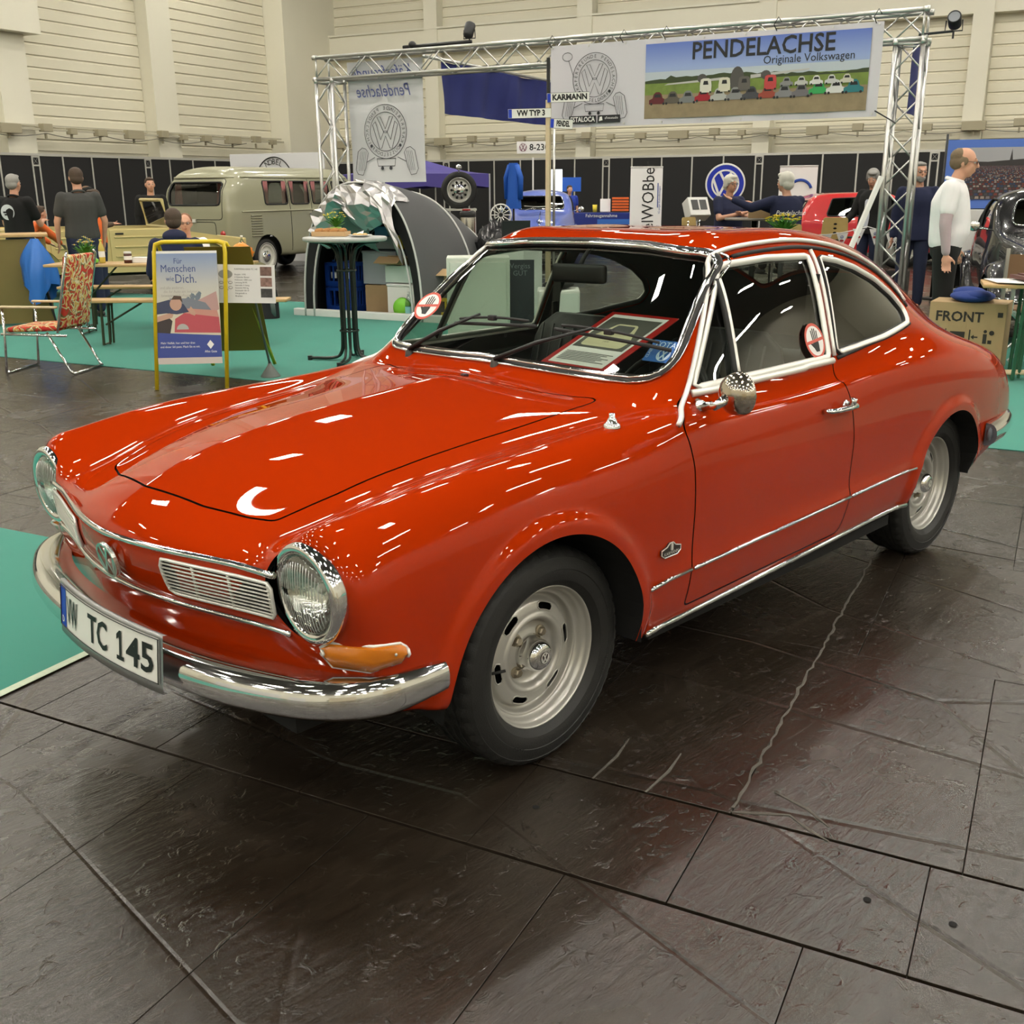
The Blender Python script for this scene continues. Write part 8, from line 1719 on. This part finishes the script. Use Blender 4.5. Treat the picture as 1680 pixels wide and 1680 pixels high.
def highchair(x, y, rz, label, zt=1.12, holes=False):
    e = empty('high_chair', (x,y,0), rz, label, 'chair'); mb = MB(); mb.box((0,0,.80), (.36,.38,.02), None, .008); mb.build('seat', plyw, e)
    P = fillet([(-.19,zt-.30),(-.17,zt),(.17,zt),(.19,zt-.30)], .04); mb = MB(); mb.prism(P, -.008, .008, frame((.19,0,0), (0,1,0), (.08,0,1))); mb.build('backrest', plyw, e)
    if holes:
        mb = MB(); M = frame((.19,0,0), (0,1,0), (.08,0,1))
        for k in range(3): mb.prism([(.025*math.cos(a), zt-.09-.06*k+.014*math.sin(a)) for a in np.linspace(0,2*PI,13)[:-1]], -.010, .010, M)
        mb.build('grip_hole', dark, e)
    for s in (-1,1): mb = MB(); mb.tube([(-.20,s*.19,0),(-.15,s*.15,.79)], .012, 6); mb.build('leg', chrome, e, True); mb = MB(); mb.tube([(.24,s*.19,0),(.17,s*.15,.79),(.185,s*.15,zt-.05)], .012, 6); mb.build('leg', chrome, e, True)
    mb = MB(); mb.tube([(-.19,-.18,.3),(-.19,.18,.3),(.22,.18,.3),(.22,-.18,.3)], .010, 6, True); mb.build('foot_ring', chrome, e, True); return e
highchair(11.55,6.75, away(11.5,6.6)+1.0, 'plywood high chair behind the seated white-haired man with glasses', 1.10); highchair(10.88,4.98, away(11.0,5.1)+PI, 'plywood high chair under the man pointing across the high table', 1.06); highchair(12.63,5.30, away(12.6,5.3)+PI+.2, 'plywood high chair with three grip holes beside the man in the black jacket', 1.10, True)
e = empty('display_case', (12.05,7.25,0), away(11.8,6.9)-PI/2+.5, 'white slanted display case with dark photos left of the seated man', 'display'); mb = MB(); mb.box((0,0,1.20), (.34,.20,.30), Matrix.Rotation(-.5,3,'X'), .01); mb.box((0,.03,.55), (.06,.06,1.0)); mb.box((0,0,.015), (.35,.3,.03)); mb.build('case_body', white, e); mb = MB(); R_ = Matrix.Rotation(-.5,3,'X'); c = Vector((0,0,1.20))+R_ @ Vector((0,-.104,0)); mb.box(c+R_ @ Vector((-.07,0,.02)), (.11,.006,.16), R_); mb.box(c+R_ @ Vector((.07,0,.02)), (.11,.006,.16), R_); mb.build('case_photo', mat('photo_dark', (.05,.05,.05), .4), e)
simp('pedestal_stand', lambda m: (m.cyl((0,0,0),(0,0,.90), .03, 10), m.cyl((0,0,0),(0,0,.03), .2, 18), m.cyl((0,0,.88),(0,0,.90), .16, 18)), black, (9.35,4.15,0), 0, 'slim black stand hidden behind the coupe roof carrying the daffodils', 'stand', True)
flower_pot((9.35,4.15,.90), 'bunch of yellow daffodils seen above the roof of the red coupe', limep, pety, 44, 1.5, 'flowers', .13)
bn = empty('bunting', (12.3,4.4,0), 0, 'string of white pennants with small round marks in front of the red hatchback', 'bunting'); pa, pb = Vector((12.1,5.95,.98)), Vector((12.7,3.3,.98)); pts = [lerp(pa,pb,t)+Vector((0,0,-.12*math.sin(PI*((t*2) % 1)))) for t in np.linspace(0,1,25)]; bn.location = (0,0,0)
mb = MB(); mb.tube(pts, .006, 5); mb.build('bunting_cord', white, bn)
for i in range(1,24,2):
    p = pts[i]; d = (pb-pa).normalized(); f = empty('pennant', (0,0,0), parent=bn); mb = MB(); mb.add([p-d*.085, p+d*.085, p-Vector((0,0,.22))], [(0,1,2)]); mb.build('pennant_cloth', paper, f); M = frame(p+Vector((-.006,-.003,-.06)), d, (0,0,1)); mb = MB(); emblem(M, .022, mb, .001, .2, .15); mb.build('pennant_mark', bluep, f); mb = MB(); mb.prism([(.03*math.cos(a), -.05+.015*math.sin(a)) for a in np.linspace(0,2*PI,13)[:-1]], 0, .001, M); mb.build('pennant_oval', M_('urn_red'), f)
for q, l_ in ((pa,'left'),(pb,'right')): simp('bunting_post', lambda m: (m.cyl((0,0,0),(0,0,1.0), .015, 8), m.cyl((0,0,0),(0,0,.02), .12, 16)), black, (q.x,q.y,0), 0, 'thin dark post holding the '+l_+' end of the pennant string', 'post', True)
# wheel leaning behind the truss leg
w = simple_wheel(None, 0, 0, .31, .20, -1, rimm); w.location = (12.88,4.33,.69); w.rotation_euler = (0,0,away(11.1,3.1)-PI/2); props(w, 'steel wheel shown on a stand behind the right truss leg', 'wheel')
for k in range(5): a = 2*PI*k/5+.3; mb = MB(); mb.ell((.10*math.cos(a), -.004, .10*math.sin(a)), (.020,.012,.020), 10, 6); mb.build('rim_hole', dark, w)
simp('wheel_stand', lambda m: (m.box((0,0,.19), (.30,.30,.37), None, .01),), black, (12.90,4.36,0), HANG, 'black plinth under the steel wheel behind the right truss leg', 'plinth')
# framed car-park banner at the right
o0 = Vector((12.95,3.85,0)); ex_ = Vector((.42,-.91,0)).normalized(); M = frame(o0+Vector((0,0,1.22)), ex_, (0,0,1)) @ Matrix.Scale(1.30, 4); e = empty('car_park_banner', (0,0,0), 0, 'blue-bordered banner printed with rows of parked cars and a church spire at the right edge', 'banner')
mb = MB(); wavy_sheet(mb, M, 2.6, .68, .006, 24, 8, 3); mb.build('banner_cloth', mat('banner_blue', (.10,.20,.62), .6), e, True); mb = MB(); mb.prism([(.09,.09),(2.5,.09),(2.5,.60),(.09,.60)], .008, .009, M); mb.build('printed_sky', mat('print_grey_sky', (.42,.42,.44), .7), e); r = random.Random(4)
mb = MB(); mb.prism([(.09,.09),(2.5,.09),(2.5,.47),(2.0,.49),(1.4,.475),(.8,.49),(.4,.46),(.09,.47)], .0092, .0096, M); mb.prism([(.60,.47),(.615,.585),(.63,.47)], .0092, .0096, M); mb.build('printed_wood', mat('print_darkwood', (.05,.045,.045), .7), e)
ccol = [mat('dot_%d' % i, c, .6) for i, c in enumerate(((.10,.03,.03),(.20,.18,.20),(.03,.05,.12),(.34,.28,.24),(.18,.04,.03),(.06,.06,.07)))]; mbs = [MB() for _ in ccol]
yy = .095; hh = .034
while yy < .42:
    xx = .10
    while xx < 2.46: k = r.randrange(6); sh = (xx-1.0)*(yy-.1)*-.5; mbs[k].prism([(xx+sh,yy),(xx+sh+hh*1.15,yy),(xx+sh+hh*1.05,yy+hh*.75),(xx+sh+hh*.1,yy+hh*.75)], .0098, .0102, M) if .1 < xx+sh < 2.44 else None; xx += hh*1.55
    yy += hh; hh *= .90
for b_, m_ in zip(mbs, ccol): props(b_.build('printed_cars', m_, e), kind='stuff')
for x, l_ in ((0,'left'),(3.3,'right')): q = o0+ex_*x; simp('banner_pole', lambda m: (m.cyl((0,0,0),(0,0,2.18), .018, 8), m.cyl((0,0,0),(0,0,.02), .16, 16)), black, (q.x+.03,q.y+.03,0), 0, 'dark pole at the '+l_+' end of the car park banner', 'pole', True)
e = empty('white_board', (12.3,3.45,0), math.atan2(ex_.y, ex_.x), 'white board with two small round marks under the car park banner', 'board'); mb = MB(); mb.box((.35,0,.62), (.62,.02,1.2), None, .004); mb.build('board', white, e); M = frame((.22,-.014,1.02), (1,0,0), (0,0,1)); mb = MB(); emblem(M, .035, mb, .002); mb.build('round_mark', bluep, e); mb = MB(); mb.prism([(.045*math.cos(a), -.075+.022*math.sin(a)) for a in np.linspace(0,2*PI,16)[:-1]], 0, .002, M); mb.build('oval_mark', M_('urn_red'), e)
# paper-covered folding table with green legs
gl = mat('green_legs', (.02,.09,.045), .4); ta2 = math.radians(-66); pt_ = Vector((7.42,-.10,0)); beer('paper_table', pt_, ta2, 2.2, .50, .77, 'folding table with green legs covered in papers at the right edge', 'table', legm=gl)
def onp(x, y, z=.771): v = Matrix.Rotation(ta2,3,'Z') @ Vector((x,y,0)); return (pt_.x+v.x, pt_.y+v.y, z)
for i, (x, y, w, l, a, h) in enumerate(((-.88,.02,.32,.42,.2,.006),(-.80,-.08,.30,.40,-.3,.010),(-.55,.05,.40,.50,.5,.006),(-.62,-.05,.22,.30,1.1,.012),(-.35,0,.3,.42,.1,.006))):
    simp('paper_sheet', lambda m: (m.box((0,0,.002), (w,l,.003)),), paper, onp(x,y,.772+h), ta2+a, ('white paper at the corner of the green-legged table','white paper overlapping the corner sheet on the green-legged table','wide white paper in the middle of the green-legged table','small white sheet on top of the others on the green-legged table','white paper at the back of the green-legged table')[i], 'paper')
simp('folder', lambda m: (m.box((0,0,.02), (.26,.34,.03), None, .004), m.box((.02,0,.04), (.20,.28,.012), None, .002)), mat('folder_brown', (.12,.05,.04), .6), onp(-.72,.0,.79), ta2+.3, 'dark brown folder lying on the papers of the green-legged table', 'folder')
simp('cap_bag', lambda m: (m.ell((0,0,.12), (.16,.26,.12)), m.ell((.05,.12,.16), (.12,.12,.10))), mat('bag_navy', (.012,.02,.07), .8, bump=.4, bscale=12), (7.42,.30,.46), ta2, 'navy bag hanging under the green-legged table', 'bag', True)
# director chair, FRONT carton, coats
e = empty('director_chair', (8.15,.85,0), math.radians(-60), 'folding wooden director chair with a brown cloth back behind the papers', 'chair'); bc3 = mat('chair_brown_cloth', (.22,.13,.07), .85, bump=.3, bscale=10); mb = MB(); mb.box((.0,0,.46), (.44,.42,.03), None, .01); mb.build('seat', bc3, e); mb = MB(); mb.grid([[Vector((lerp(-.24,.24,i/10), .22-.04*math.sin(PI*i/10), z)) for z in (.70,.78,.92)] for i in range(11)]); mb.build('backrest', bc3, e, True)
for s in (-1,1):
    mb = MB(); mb.box((s*.25,.23,.72), (.03,.03,.50)); mb.box((s*.25,-.22,.55), (.03,.03,.20)); mb.build('post', steel, e); mb = MB(); mb.box((s*.25,.0,.66), (.05,.52,.02), None, .008); mb.build('armrest', wood, e); mb = MB(); mb.tube([(-s*.22,.2,.02),(s*.22,.2,.46)], .014, 6); mb.tube([(-s*.22,-.2,.02),(s*.22,-.2,.46)], .014, 6); mb.build('leg', steel, e)
e = empty('front_carton', (7.32,1.10,0), away(7.5,1.1)-PI/2-.12, 'large brown carton printed FRONT with handling symbols behind the tail of the red coupe', 'box'); mb = MB(); mb.box((0,0,.30), (.60,.40,.56), None, .004); mb.box((0,-.203,.30), (.004,.002,.56)); mb.build('carton_body', card, e); M = frame((0,-.202,0), (1,0,0), (0,0,1)); mb = MB(); text(mb, 'FRONT', M @ Matrix.Translation((-.06,.46,0)), .115, bold=.003)
def bx_(x0, y0, x1, y1): mb.prism([(x0,y0),(x1,y0),(x1,y1),(x0,y1)], 0, .001, M)
bx_(-.12,.26,-.0,.34); bx_(-.16,.24,-.15,.36); bx_(.03,.24,.04,.36); bx_(-.22,.295,-.18,.305); bx_(.06,.295,.10,.305); mb.prism([(-.19,.28),(-.165,.30),(-.19,.32)], 0, .001, M); mb.prism([(.07,.28),(.045,.30),(.07,.32)], 0, .001, M)
bx_(.14,.25,.17,.33); mb.prism([(.155+.014*math.cos(a), .35+.014*math.sin(a)) for a in np.linspace(0,2*PI,10)[:-1]], 0, .001, M); bx_(.18,.25,.21,.28); mb.prism([(.205+.02*math.cos(a), .34+.02*math.sin(a)) for a in np.linspace(0,2*PI,14)[:-1]], 0, .001, M); bx_(.235,.47,.275,.51); mb.build('carton_print', mat('carton_black', (.03,.025,.02), .7), e)
simp('coat_pile', lambda m: (m.ell((0,0,.03), (.28,.18,.05)), m.ell((.08,.03,.06), (.16,.13,.04)), m.ell((-.14,-.04,.05), (.13,.10,.04))), mat('coat_blue_dark', (.015,.04,.20), .8, bump=.5, bscale=12), (7.32,1.10,.59), .4, 'blue and dark coats piled on the FRONT carton', 'coat', True)
simp('black_holdall', lambda m: (m.ell((0,0,.22), (.34,.28,.22)), m.tube([(-.15,0,.38),(-.1,0,.5),(.1,0,.5),(.15,0,.38)], .014, 6)), blackc, (7.95,.35,0), ta2, 'black holdall on the floor under the green-legged table', 'bag', True); simp('maroon_bag', lambda m: (m.ell((0,0,.18), (.22,.20,.18)),), M_('maroon_cloth'), (7.55,.05,.008), 0, 'maroon bag under the green-legged table at the right edge', 'bag', True)
simp('rolled_poles', lambda m: (m.cyl((0,0,0),(0,.9,.04), .02, 8), m.cyl((.06,0,0),(.06,.9,.04), .014, 8)), wood, (7.0,.75,.05), ta2-PI/2, 'pale wooden poles lying on the floor before the FRONT carton', 'pole', True)
# low furniture seen through the windscreen
simp('low_cabinet', lambda m: (m.box((0,0,.44), (.62,.40,.86), None, .01), m.box((0,-.205,.44), (.56,.012,.78), None, .01)), mat('cabinet_pale', (.62,.66,.58), .4), (5.55,5.30,.006), away(5.4,5.2)-PI/2, 'pale low cabinet seen through the left half of the windscreen', 'cabinet')
e = empty('dark_roll_up', (5.82,4.98,.0), away(5.7,4.9)-PI/2, 'dark low banner with faint lettering seen through the windscreen', 'banner'); mb = MB(); mb.box((0,0,.43), (.28,.02,.82)); mb.build('banner_sheet', mat('slate_banner', (.03,.035,.045), .6), e); mb = MB(); M = frame((0,-.012,0), (1,0,0), (0,0,1)); text(mb, 'Vergiss', M @ Matrix.Translation((0,.78,0)), .07); text(mb, 'GUT', M @ Matrix.Translation((0,.71,0)), .07); mb.build('banner_lettering', mat('slate_print', (.25,.27,.30), .6), e)
simp('small_fridge', lambda m: (m.box((0,0,.28), (.42,.40,.54), None, .015), m.box((0,-.205,.28), (.40,.012,.50), None, .01)), white, (6.1,4.72,.006), away(5.9,4.7)-PI/2, 'small white fridge seen through the windscreen right of the dark banner', 'fridge'); simp('dark_cloth', lambda m: (m.ell((0,0,.03), (.18,.14,.04)), m.ell((.06,0,.05), (.09,.08,.03))), blackc, (6.1,4.72,.565), 0, 'dark cloth on top of the small white fridge', 'cloth', True)
# a second van, added behind the photographer to show in the glass
v2 = copytree(van); v2.location = H(5.5,-12,0); v2.rotation_euler = (0,0,HANG-PI/2-.2); v2['label'] = 'olive-grey van added behind the photographer, seen only in reflections'
